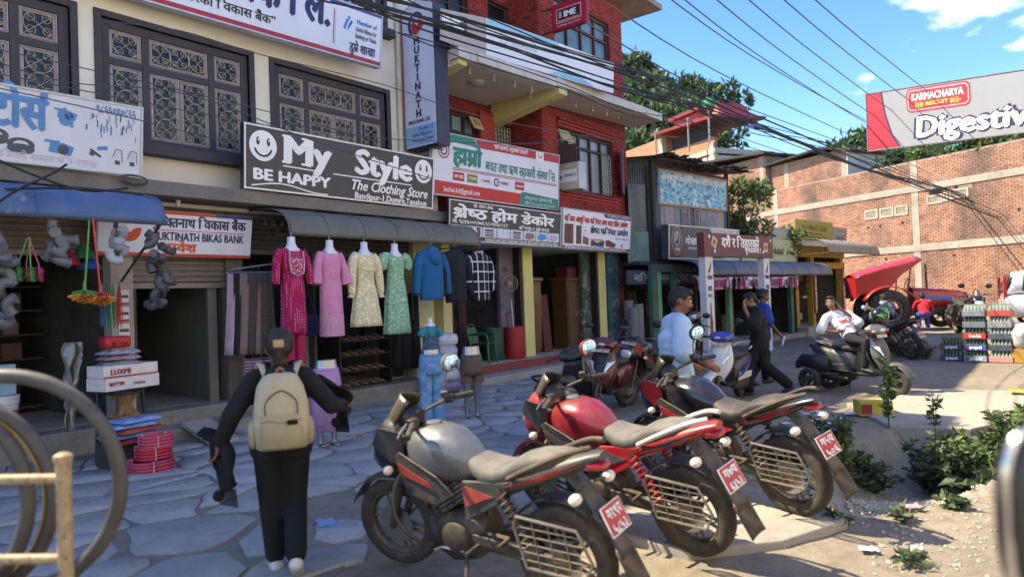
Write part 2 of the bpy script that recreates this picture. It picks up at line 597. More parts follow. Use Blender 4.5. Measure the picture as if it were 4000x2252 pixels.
for cell, sd in zip(voronoi_cells(seeds, 1.3), seeds):
    if len(cell) < 3 or not in_poly(sd, pav_area) or (sd[1] < 5.6 and rs.random() < .14): continue
    cx = sum(p[0] for p in cell) / len(cell); cy_ = sum(p[1] for p in cell) / len(cell)
    big = max(math.hypot(p[0] - cx, p[1] - cy_) for p in cell)
    edge = rs.choice((.012, .02, .035, .07)) if sd[1] < 6.4 else rs.uniform(.008, .025)
    q = [(cx + (p[0] - cx) * (1 - edge / big * 1.6), cy_ + (p[1] - cy_) * (1 - edge / big * 1.6)) for p in cell]
    for _ in range(1):                                       # worn corners
        q2 = []
        for i in range(len(q)):
            a, b = q[i], q[(i + 1) % len(q)]
            q2 += [(a[0] * .78 + b[0] * .22, a[1] * .78 + b[1] * .22), (a[0] * .22 + b[0] * .78, a[1] * .22 + b[1] * .78)]
        q = q2
    q = [(p[0] + .045 * noise.noise((p[0] * 6, p[1] * 6, 1)), p[1] + .045 * noise.noise((p[0] * 6, p[1] * 6, 7))) for p in q]
    q = [((q[i][0] + q[(i + 1) % len(q)][0]) / 2 if k else q[i][0], (q[i][1] + q[(i + 1) % len(q)][1]) / 2 if k else q[i][1]) for i in range(len(q)) for k in (0, 1)]
    q = [(p[0] + .05 * noise.noise((p[0] * 4, p[1] * 4, 3)), p[1] + .05 * noise.noise((p[0] * 4, p[1] * 4, 9))) for p in q]
    h = .012 + rs.uniform(0, .014); tx, ty = rs.uniform(-.012, .012), rs.uniform(-.012, .012)
    s_ = MB()
    lo = [(p[0] - cx, p[1] - cy_, -.03) for p in q]
    mi = [(p[0] - cx, p[1] - cy_, h - .008 + tx * (p[0] - cx) + ty * (p[1] - cy_)) for p in q]
    hi = [((p[0] - cx) * .965, (p[1] - cy_) * .965, h + tx * (p[0] - cx) + ty * (p[1] - cy_)) for p in q]
    s_.rings([lo, mi, hi])
    s_.build('paving_stone', STONE, pavement, smooth=50, loc=(cx, cy_, 0))
# concrete parking slab under the motorcycles
sl = MB()
sl.prism([(5.52, 1.30, -.1), (6.6, 3.2, -.1), (6.4, 4.3, -.1), (5.2, 4.4, -.1), (4.5, 3.6, -.1), (4.3, 2.0, -.1), (4.82, 1.55, -.1)], (0, 0, .15))
structure(sl.build('concrete_slab', m_concrete('#88827a', '#a09a8d', '#645e54', 1.6, 'slab_concrete'), smooth=0, bevel=.02))
sl = MB()
sl.prism([(11.2, 2.6, -.3), (13.2, 1.7, -.3), (13.6, .3, -.3), (11.5, .2, -.3), (9.8, .9, -.3), (9.6, 1.75, -.3)][::-1], (0, 0, .33))
structure(sl.build('drain_cover_slab', m_concrete('#8f877a', '#a39a8a', '#6d665a', 1.2, 'pale_concrete'), smooth=0, bevel=.02))

# ------------------------------------------------------------------ brickwork
_bricks = {}
def brick_mesh(w, h, d, mat):
    key = (round(w, 3), round(h, 3), d, mat.name)
    if key not in _bricks:
        b = MB(); e = .006
        b.rings([[(0, 0, 0), (w, 0, 0), (w, 0, h), (0, 0, h)], [(0, -d + e, 0), (w, -d + e, 0), (w, -d + e, h), (0, -d + e, h)],
                 [(e, -d, e), (w - e, -d, e), (w - e, -d, h - e), (e, -d, h - e)]])
        o = b.build('brick', mat, smooth=0)
        _bricks[key] = o.data
        bpy.data.objects.remove(o)
    return _bricks[key]
def brickwork(parent, org, ang, width, z0, z1, holes, mat, singles=0, bw=.225, bh=.068, mo=.013, proud=.018, top=None, rnd=None, jit=.003, seed=1):
    """bricks on a wall plane: org (x,y), direction ang; holes in wall coordinates (s0,s1,z0,z1); the nearest `singles` are objects of their own"""
    r = rnd or random.Random(seed)
    cx, sx = math.cos(ang), math.sin(ang)
    lst = []
    z = z0; row = 0
    while z + bh < z1:
        s = -(bw / 2 if row % 2 else 0)
        while s < width:
            a, b = max(0, s), min(width, s + bw - mo)
            s += bw
            if b - a < .04: continue
            zt = z + bh - mo
            if top and zt > top((a + b) / 2): continue
            cut = [(a, b)]
            for h in holes:
                if zt > h[2] and z < h[3]:
                    nc = []
                    for p, q in cut:
                        if q <= h[0] or p >= h[1]: nc.append((p, q))
                        else:
                            if p < h[0] - .03: nc.append((p, h[0]))
                            if q > h[1] + .03: nc.append((h[1], q))
                    cut = nc
            for p, q in cut: lst.append((p, q, z, zt))
        z += bh; row += 1
    mb = MB()
    m4 = Matrix(((cx, -sx, 0, org[0]), (sx, cx, 0, org[1]), (0, 0, 1, 0), (0, 0, 0, 1)))
    mb.M = m4
    full = [t for t in lst if abs((t[1] - t[0]) - (bw - mo)) < .004]
    pick = set()
    if singles:
        full.sort(key=lambda t: (m4 @ Vector((t[0], 0, t[2])) - Vector((0, 0, 1.75))).length)
        pick = set(full[:singles])
    for t in lst:
        w, h = t[1] - t[0], t[3] - t[2]
        d = proud + r.uniform(-jit, jit)
        if t in pick:
            o = bpy.data.objects.new('brick', brick_mesh(bw - mo, bh - mo, proud, mat))
            C.objects.link(o); o.parent = parent
            p = m4 @ Vector((t[0], -(d - proud), t[2])); o.location = p; o.rotation_euler = (0, 0, ang)
        else:
            a, b, zb, zt = t; e = .005
            o = len(mb.v)
            mb._add([(a, 0, zb), (b, 0, zb), (b, 0, zt), (a, 0, zt), (a + e, -d, zb + e), (b - e, -d, zb + e), (b - e, -d, zt - e), (a + e, -d, zt - e)],
                    [(4, 5, 6, 7), (0, 1, 5, 4), (1, 2, 6, 5), (2, 3, 7, 6), (3, 0, 4, 7)])
    o = mb.build('brickwork', mat, parent, smooth=0)
    o['kind'] = 'stuff'
    return o
def wall_with_holes(mb, x0, x1, y0, y1, z0, z1, holes):
    """solid wall in boxes, openings left out; all openings share rows"""
    zs = sorted({z0, z1} | {h[2] for h in holes} | {h[3] for h in holes})
    for a, b in zip(zs, zs[1:]):
        if b <= z0 or a >= z1: continue
        cs = sorted((h[0], h[1]) for h in holes if h[2] <= a and h[3] >= b)
        x = x0
        for p, q in cs:
            if p > x: mb.box(x, p, y0, y1, a, b)
            x = max(x, q)
        if x < x1: mb.box(x, x1, y0, y1, a, b)

# ------------------------------------------------------------------ boards with lettering
class Sign:
    """board between four corners; everything on it is placed in metres from its lower left corner"""
    def __init__(s, name, label, bl, br, tr, tl, face, thick=.06, frame=None, fw=.025, cat='sign', parent=None, group=None):
        s.p = [Vector(q) for q in (bl, br, tr, tl)]
        s.o = s.p[0].copy()
        s.q = [p - s.o for p in s.p]
        s.W = ((s.p[1] - s.p[0]).length + (s.p[2] - s.p[3]).length) / 2
        s.H = ((s.p[3] - s.p[0]).length + (s.p[2] - s.p[1]).length) / 2
        s.n = (s.q[1]).cross(s.q[3]).normalized()
        s.e = thing(name, label, cat, s.o, 0, group)
        b = MB(); back = -s.n * thick
        b.prism([q + back for q in s.q], s.n * thick)
        b.build('panel', face, s.e, smooth=0)
        if frame:
            f = MB()
            for i in range(4):
                a, c = s.q[i], s.q[(i + 1) % 4]
                d = (c - a).normalized(); w = s.n.cross(d)
                f.prism([a - d * .004, c + d * .004, c + d * .004 + w * fw, a - d * .004 + w * fw], s.n * (.014 + .0006 * i))
            f.build('frame', frame, s.e, smooth=0)
    def at(s, x, y, z=0.):
        u, v = x / s.W, y / s.H
        a = s.q[0].lerp(s.q[1], u); b = s.q[3].lerp(s.q[2], u)
        return a.lerp(b, v) + s.n * z
    def add(s, mb, mat, name='print', lift=.004):
        mb.v = [tuple(s.at(p[0], p[1], p[2] + lift)) for p in mb.v]
        return mb.build(name, mat, s.e, smooth=0)
    def text(s, t, x, y, h, mat, bold=False, width=None, align='L', slant=0., lift=.007):
        mb = MB(); text_mb(mb, t, h, (x, y, 0), (1, 0, 0), (0, 1, 0), bold=bold, width=width, align=align, slant=slant)
        return s.add(mb, mat, 'lettering', lift)
    def rect(s, x0, y0, x1, y1, mat, name='stripe', lift=.003):
        mb = MB(); n = max(1, int((x1 - x0) / .5))
        for i in range(n):
            a, b = x0 + (x1 - x0) * i / n, x0 + (x1 - x0) * (i + 1) / n
            mb.quad((a, y0, 0), (b, y0, 0), (b, y1, 0), (a, y1, 0))
        return s.add(mb, mat, name, lift)
    def poly(s, pts, mat, name='print', lift=.003):
        return s.add(MB().poly([(x, y, 0) for x, y in pts]), mat, name, lift)
    def disc(s, x, y, r, mat, name='emblem', lift=.004, ry=None, r0=0., a0=0, a1=360, n=28):
        mb = MB(); ry = ry or r; k = r0 / r
        P = [(math.cos(R(a0 + (a1 - a0) * i / n)), math.sin(R(a0 + (a1 - a0) * i / n))) for i in range(n + 1)]
        for (c, d), (e, f) in zip(P, P[1:]):
            if r0: mb.quad((x + c * r * k, y + d * ry * k, 0), (x + c * r, y + d * ry, 0), (x + e * r, y + f * ry, 0), (x + e * r * k, y + f * ry * k, 0))
            else: mb._add([(x, y, 0), (x + c * r, y + d * ry, 0), (x + e * r, y + f * ry, 0)], [(0, 1, 2)])
        return s.add(mb, mat, name, lift)
    def line(s, pts, w, mat, name='stroke', lift=.006):
        mb = MB()
        for (a, b), (c, d) in zip(pts, pts[1:]):
            l = math.hypot(c - a, d - b) or 1; nx_, ny_ = -(d - b) / l * w / 2, (c - a) / l * w / 2
            mb.quad((a - nx_, b - ny_, 0), (c - nx_, d - ny_, 0), (c + nx_, d + ny_, 0), (a + nx_, b + ny_, 0))
        return s.add(mb, mat, name, lift)

def ink(c, rough=.55): return M(c, rough, 0, .08, 3)
NAVY = ink('#2a2a5e'); INKB = ink('#1d1d22'); RED = ink('#c0262c'); SBLUE = ink('#2f8fcf'); WINK = ink('#f2f2f0'); GREEN = ink('#14786a')
PANELW = M('#dfe4ee', .45, 0, .07, 1.5, dust=.18, stretch=(1, 1, .3))

# ------------------------------------------------------------------ cream building
cream = thing('shop_building', 'cream plastered building with dark framed grille windows above the open shops', 'building', (0, 10.2, 0))
def cl(mb): # local to the building: y is depth from the front
    return mb
H_CR = 9.3
win_x = [(1.35, 3.57), (3.95, 6.16), (6.62, 9.08)]
wz = (4.16, 5.86)
holes = [(a, b, wz[0], wz[1]) for a, b in win_x] + [(a, b, 7.1, 8.7) for a, b in win_x]
b = MB(); wall_with_holes(b, -5, 10.42, 0, .24, 3.3, H_CR, holes)
b.box(10.18, 10.42, .24, 7, 0, H_CR); b.box(-5, -4.76, .24, 7, 0, H_CR); b.box(-5, 10.42, 6.8, 7, 0, H_CR)
b.build('wall', CREAM, cream, smooth=0)
b = MB(); b.box(-5.2, 10.5, -.55, 7.2, H_CR, H_CR + .18); b.build('roof_slab', CONC, cream, smooth=0)
b = MB(); b.box(2.0, 6.3, -.25, 4, H_CR + .18, 12.2); b.build('added_shadow_block', CREAM, cream, smooth=0)  # unseen roof block, added to throw a longer shadow onto the street
b = MB(); b.box(-5, 10.35, -.6, -.001, 3.36, 3.56); b.build('ledge', m_concrete('#6b6864', '#85817a', '#45423e', 2, 'ledge_concrete'), cream, smooth=0, bevel=.015)
b = MB(); b.box(-5, 10.16, -.02, 6.8, 3.2, 3.3); b.build('ceiling', INNER, cream, smooth=0)
# pilasters and the rain pipe
b = MB(); b.box(9.62, 10.16, -.05, .3, 0, 3.2); b.build('pillar', m_plaster('#d8d29c', '#9a9272', .5), cream, smooth=0, bevel=.01)
b = MB(); b.box(3.93, 4.22, -.16, .1, .3, 3.2); b.build('pillar', m_plaster('#a9a096', '#6d655c', .6), cream, smooth=0, bevel=.01)
b = MB(); b.box(5.62, 5.9, -.1, .2, .3, 3.2); b.build('pillar', M('#6d655d', .8, 0, .3, 3, bump=.3, stretch=(3, 3, .4)), cream, smooth=0, bevel=.01)
b = MB(); b.tube([(9.38, -.06, 3.6), (9.38, -.06, 9.2)], .045, 10); b.build('rain_pipe', M('#cfc7ae', .6, 0, .2, 2), cream)
LAV = M('#a79fa8', .7, 0, .25, 4, bump=.2, dust=.25, stretch=(2, 2, .5))
IRON = M('#b3a993', .6, .2, .25, 8)
FRAMED = M('#403e44', .75, 0, .2, 4, bump=.3, dust=.3, dcol='#6d6a66')
def scroll_cell(mb, x0, x1, z0, z1, y):
    """wrought iron: crossed bars, a ring of C-scrolls"""
    cx, cz = (x0 + x1) / 2, (z0 + z1) / 2; w, h = (x1 - x0) / 2, (z1 - z0) / 2
    t = .0055
    for sx, sz in ((1, 1), (1, -1)):
        mb.tube([(cx - sx * w, y, cz - sz * h), (cx + sx * w, y, cz + sz * h)], t, 4)
    for k in range(4):
        sx, sz = ((1, 1), (-1, 1), (-1, -1), (1, -1))[k]
        r = min(w, h) * .36
        c = (cx + sx * w * .47, y - .004, cz + sz * h * .47)
        a = 90 * k + 45
        mb.tube([(c[0] + r * (1 - .055 * i) * math.cos(R(a + 70 + i * 40)), c[1], c[2] + r * (1 - .055 * i) * math.sin(R(a + 70 + i * 40))) for i in range(11)], t, 4)
    mb.tube([(cx + min(w, h) * .98 * math.cos(2 * PI * i / 18), y - .006, cz + min(w, h) * .98 * math.sin(2 * PI * i / 18)) for i in range(18)], t, 4, closed=True)
def big_window(x0, x1, z0, z1, parent, grille=True):
    f = MB(); y0, y1 = .04, .2
    e = .12; ml = .1
    w = x1 - x0
    xa, xb = x0 + e, x1 - e
    c0 = xa + .2 * w; c1 = xb - .2 * w
    zt = z1 - e - .4; zb = z0 + .1
    f.box(x0, x0 + e, y0, y1, z0, z1); f.box(x1 - e, x1, y0, y1, z0, z1)
    f.box(x0 + e, x1 - e, y0, y1, z1 - e, z1); f.box(x0 + e, x1 - e, y0 - .01, y1, z0, zb)
    f.box(c0, c0 + ml, y0 + .003, y1, zb, z1 - e); f.box(c1 - ml, c1, y0 + .003, y1, zb, z1 - e)
    for a, b_ in ((xa, c0), (c0 + ml, c1 - ml), (c1, xb)): f.box(a, b_, y0 + .006, y1, zt - ml, zt)
    # outer moulding stands proud of the plaster
    for q in ((x0 - .09, x0, z0 - .09, z1 + .09), (x1, x1 + .09, z0 - .09, z1 + .09)): f.box(q[0], q[1], -.035, .05, q[2], q[3])
    f.box(x0, x1, -.035, .05, z1, z1 + .09)
    fr = f.build('window', FRAMED, parent, smooth=0, bevel=.006)
    sill = MB(); sill.box(x0 - .14, x1 + .14, -.2, .04, z0 - .16, z0 - .002); sill.build('sill', FRAMED, fr, smooth=0, bevel=.012)
    lites = [(xa, c0, zt, z1 - e), (c0 + ml, c1 - ml, zt, z1 - e), (c1, xb, zt, z1 - e), (xa, c0, zb, zt - ml), (c1, xb, zb, zt - ml)]
    m = (c0 + c1) / 2
    lites += [(c0 + ml, m - .004, zb, zt - ml), (m + .004, c1 - ml, zb, zt - ml)]
    for a, b_, p, q in lites:
        s_ = MB(); t = .055
        s_.box(a, a + t, .07, .12, p, q); s_.box(b_ - t, b_, .07, .12, p, q); s_.box(a + t, b_ - t, .07, .12, p, p + t); s_.box(a + t, b_ - t, .07, .12, q - t, q)
        s_.build('sash', LAV, fr, smooth=0, bevel=.004)
        g_ = MB(); g_.box(a + t - .004, b_ - t + .004, .095, .101, p + t - .004, q - t + .004); g_.build('pane', GLASS, fr, smooth=0)
        if grille:
            gm = MB()
            W_, H_ = b_ - a, q - p
            nx_, nz_ = max(1, round(W_ / .34)), max(1, round(H_ / .34))
            for i in range(nx_):
                for j in range(nz_):
                    scroll_cell(gm, a + .02 + (W_ - .04) * i / nx_, a + .02 + (W_ - .04) * (i + 1) / nx_, p + .02 + (H_ - .04) * j / nz_, p + .02 + (H_ - .04) * (j + 1) / nz_, .045)
            for i in range(nx_ + 1):
                xx = a + .02 + (W_ - .04) * i / nx_; gm.tube([(xx, .045, p + .01), (xx, .045, q - .01)], .006, 4)
            for zz in (p + .02, q - .02): gm.tube([(a + .01, .042, zz), (b_ - .01, .042, zz)], .006, 4)
            gm.build('grille', IRON, fr, smooth=60)
    cu = MB(); cu.box(x0 + e, x1 - e, .3, .32, z0, z1); cu.build('curtain', CURT, fr, smooth=0)
for a, b_ in win_x:
    big_window(a, b_, wz[0], wz[1], cream)
for a, b_ in win_x:
    big_window(a, b_, 7.1, 8.7, cream, False)
b = MB(); b.box(.5, 10.1, .6, .62, 3.6, 9.2); b.build('inner_wall', INNERDK, cream, smooth=0)
# shop interiors
def interior(x0, x1, y1, z0, z1, mat, floor, parent, y0=.25):
    b = MB()
    b.box(x0 - .08, x0, y0, y1, z0, z1); b.box(x1, x1 + .08, y0, y1, z0, z1); b.box(x0, x1, y1, y1 + .08, z0, z1)
    b.build('inner_wall', mat, parent, smooth=0)
    b = MB(); b.box(x0, x1, y0, y1, z0 - .05, z0 + .003); b.build('shop_floor', floor, parent, smooth=0)
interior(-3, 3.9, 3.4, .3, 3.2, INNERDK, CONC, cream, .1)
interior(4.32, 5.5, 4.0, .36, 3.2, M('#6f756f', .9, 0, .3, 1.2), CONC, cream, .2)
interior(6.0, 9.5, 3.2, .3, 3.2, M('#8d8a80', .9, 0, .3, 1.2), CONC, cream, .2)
# plinth and steps
b = MB(); b.box(-5, 4.2, -.35, .1, -.05, .30); b.box(4.2, 5.95, -.25, .2, -.05, .36); b.box(5.95, 10.42, -.5, .2, -.05, .28)
b.build('plinth', m_concrete('#77746c', '#96928a', '#4e4a44', 1.5, 'step_concrete'), cream, smooth=0, bevel=.02)
b = MB(); b.box(4.0, 5.9, -.75, -.252, -.05, .17); b.build('step', m_concrete('#807c73', '#9c978c', '#57534c', 1.5, 'step_concrete'), cream, smooth=0, bevel=.025)
b = MB(); b.prism([(4.55, -1.5, .0), (4.95, -1.5, .0), (4.95, -.752, .2), (4.55, -.752, .2)], (0, 0, .05)); b.build('ramp', CONC, cream, smooth=0)
# rolling shutter half up over the bank doorway: each slat a strip
SHUT = M('#8d857a', .55, .4, .25, 5, bump=.2, dust=.4, stretch=(.4, 1, 4))
def shutter(x0, x1, z0, z1, y, parent, mat=SHUT):
    b = MB(); b.box(x0, x1, y + .05, y + .08, z0, z1)
    sh = b.build('shutter', mat, parent, smooth=0)
    n = int((z1 - z0) / .085)
    s_ = MB(); s_.rings([[(x0, y + .05 - .03 * math.sin(PI * k / 6), .002 + .078 * k / 6) for k in range(7)] + [(x0, y + .051, .04)],
                         [(x1, y + .05 - .03 * math.sin(PI * k / 6), .002 + .078 * k / 6) for k in range(7)] + [(x1, y + .051, .04)]])
    first = s_.build('slat', mat, sh, smooth=60); first.location = (0, 0, z0)
    for i in range(1, n):
        shared(first, sh, (0, 0, z0 + i * .085))
    e = MB(); e.box(x0, x1, y - .01, y + .05, z0 - .08, z0); e.build('bottom_bar', mat, sh, smooth=0, bevel=.006)
    return sh
shutter(4.22, 5.62, 2.18, 2.75, -.05, cream)
b = MB(); b.box(4.22, 5.62, -.12, .2, 2.76, 3.2); b.build('shutter_box', M('#3c4f78', .6, 0, .25, 2, dust=.3), cream, smooth=0)
b = MB(); b.box(5.36, 5.5, .0, .06, .36, 2.2); b.build('door_leaf', M('#6f7069', .7, 0, .25, 2, stretch=(3, 3, .3)), cream, smooth=0)
b = MB(); b.box(4.24, 4.3, -.05, .05, .36, 2.2); b.build('door_jamb', RUSTY, cream, smooth=0)
shutter(5.98, 9.6, 2.72, 3.18, .02, cream, M('#5f5a54', .6, .3, .25, 5, stretch=(.4, 1, 4)))
shutter(-3, 3.9, 2.62, 3.18, .02, cream, M('#8b7d70', .6, .3, .25, 5, stretch=(.4, 1, 4)))
b = MB(); b.box(-1, 4, -.1, .0, 3.18, 3.3); b.build('shutter_box', M('#7f756b', .7, 0, .25, 2), cream, smooth=0)
# lamp holder and hanging wire loop under the ledge
b = MB(); b.lathe([(.03, 0), (.045, .03), (.03, .035), (.035, .09), (.05, .1)], (4.78, -.35, 3.25), n=12); b.build('lamp_holder', M('#c9bfa2', .5), cream)

# ------------------------------------------------------------------ red brick building
redb = thing('brick_building', 'red painted brick building with a projecting balcony and open furniture shops', 'building', (0, 0, 0))
ZB = 10.3
b = MB()
wall_with_holes(b, 10.44, 13.9, 10.82, 11.05, 3.1, ZB, [(11.2, 12.5, 4.5, 6.15), (13.05, 13.9 - .02, 4.3, 6.15), (13.05, 13.88, 7.0, 9.2), (11.2, 12.3, 7.4, 9.2)])
wall_with_holes(b, 13.9, 18.1, 9.92, 10.15, 3.1, ZB, [(14.56, 17.3, 4.55, 6.12), (14.6, 17.36, 7.6, 9.55)])
b.box(13.9, 14.13, 10.15, 10.82, 3.1, ZB); b.box(17.87, 18.1, 10.15, 16, 0, ZB); b.box(10.44, 18.1, 15.8, 16, 0, ZB)
b.build('wall', MORTAR_RED, redb, smooth=0)
brickwork(redb, (10.44, 10.82), 0, 3.45, 4.0, 6.5, [(.76, 2.06, 4.5, 6.15), (2.6, 3.46, 4.3, 6.15)], REDBRICK, 90, seed=2)
brickwork(redb, (10.44, 10.82), 0, 3.45, 6.75, ZB, [(.76, 1.86, 7.4, 9.2), (2.6, 3.46, 7.0, 9.2)], REDBRICK, 0, seed=3)
brickwork(redb, (13.9, 10.82), -PI / 2, .9, 4.0, 6.6, [], REDBRICK, 40, seed=4)
brickwork(redb, (13.9, 10.82), -PI / 2, .9, 6.75, ZB, [], REDBRICK, 0, seed=5)
brickwork(redb, (13.9, 9.92), 0, 4.2, 3.15, 6.6, [(.66, 3.4, 4.55, 6.12)], REDBRICK, 170, seed=6)
brickwork(redb, (13.9, 9.92), 0, 4.2, 6.75, ZB, [(.7, 3.46, 7.6, 9.55)], REDBRICK, 0, seed=7)
brickwork(redb, (18.1, 9.92), PI / 2, 1.6, 5.2, ZB, [], REDBRICK, 0, seed=8)
# corbel courses
b = MB()
b.M = None
for i in range(3): b.box(14.5, 17.35, 9.86 - .035 * i, 9.9, 6.14 + .075 * i, 6.2 + .075 * i)
b.build('corbel', REDBRICK, redb, smooth=0); b = MB()
for i in range(3): b.box(14.45, 17.4, 9.87 - .03 * i, 9.9, 4.30 + .075 * i, 4.36 + .075 * i)
b.box(13.88, 18.12, 9.84, 9.9, 3.62, 3.7)
b.build('corbel', REDBRICK, redb, smooth=0)
b = MB(); b.box(12.5, 13.02, 10.72, 10.8, 4.0, 6.3); b.build('brick_pier', REDBRICK, redb, smooth=0)
# slabs: floors and the projecting balcony
PALEC = m_plaster('#cfcac0', '#77726a', .8, 'weathered_slab')
b = MB(); b.box(10.44, 18.1, 9.96, 15.8, 3.0, 3.12); b.box(10.44, 18.1, 11.06, 15.8, 6.5, 6.62); b.build('floor_slab', PALEC, redb, smooth=0)
b = MB(); b.prism([(10.44, 10.815, 6.5), (10.43, 10.12, 6.5), (9.9, 10.12, 6.5), (9.9, 8.98, 6.5), (10.4, 8.96, 6.5), (10.4, 8.9, 6.5), (12.85, 8.72, 6.5), (12.85, 10.815, 6.5)][::-1], (0, 0, .2))
b.build('balcony_slab', PALEC, redb, smooth=0)
b = MB(); b.prism([(12.9, 10.8, 6.56), (12.9, 8.74, 6.56), (17.0, 8.8, 6.72), (18.5, 8.9, 6.78), (18.5, 9.9, 6.78), (13.9, 9.88, 6.56), (13.88, 10.8, 6.56)][::-1], (0, 0, .2))
b.build('balcony_slab', PALEC, redb, smooth=0)
b = MB(); b.prism([(13.0, 10.8, 6.05), (13.0, 10.8, 6.55), (13.0, 8.76, 6.55), (13.0, 8.76, 6.4)], (.32, 0, 0)); b.build('bracket', m_plaster('#d6cc8e', '#8d866a', .5), redb, smooth=0)
b = MB(); b.prism([(9.95, 10.1, 6.25), (9.95, 10.1, 6.49), (9.95, 9.05, 6.49), (9.95, 9.05, 6.4)], (.25, 0, 0)); b.build('bracket', m_plaster('#d6cc8e', '#8d866a', .5), redb, smooth=0)
b = MB(); b.box(10.0, 19.2, 9.1, 16.3, ZB, ZB + .16); b.build('roof_slab', m_concrete('#7a6f66', '#94877c', '#51483f', 1.4, 'eave_concrete'), redb, smooth=0)
# bulbs and the round lamp under the balcony
for x, y in ((9.9, 9.25), (10.5, 9.25), (11.2, 9.2), (11.85, 9.15), (12.4, 9.1), (12.75, 9.4), (13.6, 9.3), (14.5, 9.3), (15.3, 9.3), (16.0, 9.3), (16.6, 9.3)):
    z = 6.5 if x < 12.85 else 6.58 + max(0, x - 13) * .036
    b = MB(); b.lathe([(.035, 0), (.03, -.05), (.02, -.07), (.034, -.1), (.03, -.14), (.004, -.16)], (x, y, z), n=8); b.build('bulb', M('#b5a992', .4, 0, .3, 9), redb)
b = MB(); b.lathe([(.17, 0), (.16, -.05), (.1, -.085), (.01, -.09)], (11.3, 9.75, 6.5), n=18); b.build('ceiling_lamp', M('#b9b4aa', .3), redb)
WOODDK = M('#3d2f2c', .6, 0, .35, 5, bump=.3, stretch=(3, 3, .4)); CREAMW = M('#c9bd97', .6, 0, .2, 4)
def casement(x0, x1, y, z0, z1, cols, parent, zt=None, frame=WOODDK, pane=CURT, e=.07):
    f = MB(); f.box(x0, x0 + e, y, y + .12, z0, z1); f.box(x1 - e, x1, y, y + .12, z0, z1); f.box(x0 + e, x1 - e, y, y + .12, z1 - e, z1); f.box(x0 + e, x1 - e, y, y + .12, z0, z0 + e)
    for i in range(1, cols):
        xx = x0 + (x1 - x0) * i / cols; f.box(xx - e / 2, xx + e / 2, y + .003, y + .118, z0 + e, z1 - e)
    if zt: f.box(x0 + e, x1 - e, y + .006, y + .115, zt - e / 2, zt + e / 2)
    o = f.build('window', frame, parent, smooth=0, bevel=.005)
    for i in range(cols):
        a, c = x0 + (x1 - x0) * i / cols + e / 2, x0 + (x1 - x0) * (i + 1) / cols - e / 2
        for p, q in ([(z0 + e, zt), (zt, z1 - e)] if zt else [(z0 + e, z1 - e)]):
            g_ = MB(); g_.box(a, c, y + .07, y + .076, p, q); g_.build('pane', pane, o, smooth=0)
    return o
w1 = casement(11.2, 12.5, 10.86, 4.5, 6.15, 3, redb, 5.7)
b = MB(); b.cbox((12.3, 10.68, 5.95), (.34, .04, .34), (-.5, 0, 0)); b.build('transom_flap', CREAMW, w1, smooth=0, bevel=.006)
b = MB(); b.cbox((12.3, 10.64, 5.96), (.18, .02, .18), (-.5, 0, 0)); b.build('flap_panel', M('#a79b7a', .6), w1, smooth=0)
w2 = casement(13.05, 13.88, 10.9, 4.3, 6.15, 2, redb, 5.5, pane=INNERDK)
b = MB()
for i in range(7):
    xx = 13.12 + i * .115; b.tube([(xx, 10.86, 5.55), (xx, 10.86, 6.1)], .008, 5)
for j in range(5):
    for i in range(6): b.tube([(13.12 + i * .115 + .057 + .05 * math.cos(2 * PI * k / 10), 10.855, 5.6 + j * .115 + .05 * math.sin(2 * PI * k / 10)) for k in range(10)], .006, 4, closed=True)
b.build('grille', M('#c9c7bb', .5, .2), w2)
w3 = casement(14.56, 17.3, 9.97, 4.55, 6.12, 5, redb, 5.75, pane=M('#8f9aa0', .25, 0, .3, 1.5, stretch=(4, 4, .4)))
b = MB(); b.cbox((14.85, 9.86, 5.92), (.5, .04, .34), (-.45, 0, 0)); b.build('transom_flap', CREAMW, w3, smooth=0, bevel=.006)
b = MB(); b.cbox((14.68, 9.72, 5.1), (.05, .5, 1.1), (0, 0, .35)); b.build('shutter_leaf', WOODDK, w3, smooth=0, bevel=.006)
b = MB(); b.cbox((17.45, 9.68, 5.25), (.05, .62, 1.3), (0, 0, -1.05)); b.build('shutter_leaf', M('#6d6270', .5, 0, .2, 2), w3, smooth=0, bevel=.006)
b = MB()
for i in range(6):
    b.tube([(16.74 + i * .09, 9.93, 4.6), (16.74 + i * .09, 9.93, 5.75)], .008, 5)
for j in range(6):
    for i in range(3): b.tube([(16.8 + i * .18 + .07 * math.cos(2 * PI * k / 12), 9.925, 4.75 + j * .17 + .07 * math.sin(2 * PI * k / 12)) for k in range(12)], .007, 4, closed=True)
b.build('grille', M('#c9c7bb', .5, .2), w3)
casement(14.6, 17.36, 9.98, 7.6, 9.55, 4, redb, 9.0, frame=M('#4a2a2a', .6), pane=M('#6a8288', .15, 0, .35, 1.5))
casement(13.05, 13.88, 10.9, 7.0, 9.2, 1, redb, pane=M('#1d2126', .3))
casement(11.2, 12.3, 10.9, 7.4, 9.2, 2, redb, pane=M('#1d2126', .3))
b = MB(); b.box(10.5, 13.8, 11.6, 11.62, 3.2, 10); b.box(14, 18, 10.7, 10.72, 3.2, 10); b.build('inner_wall', INNERDK, redb, smooth=0)
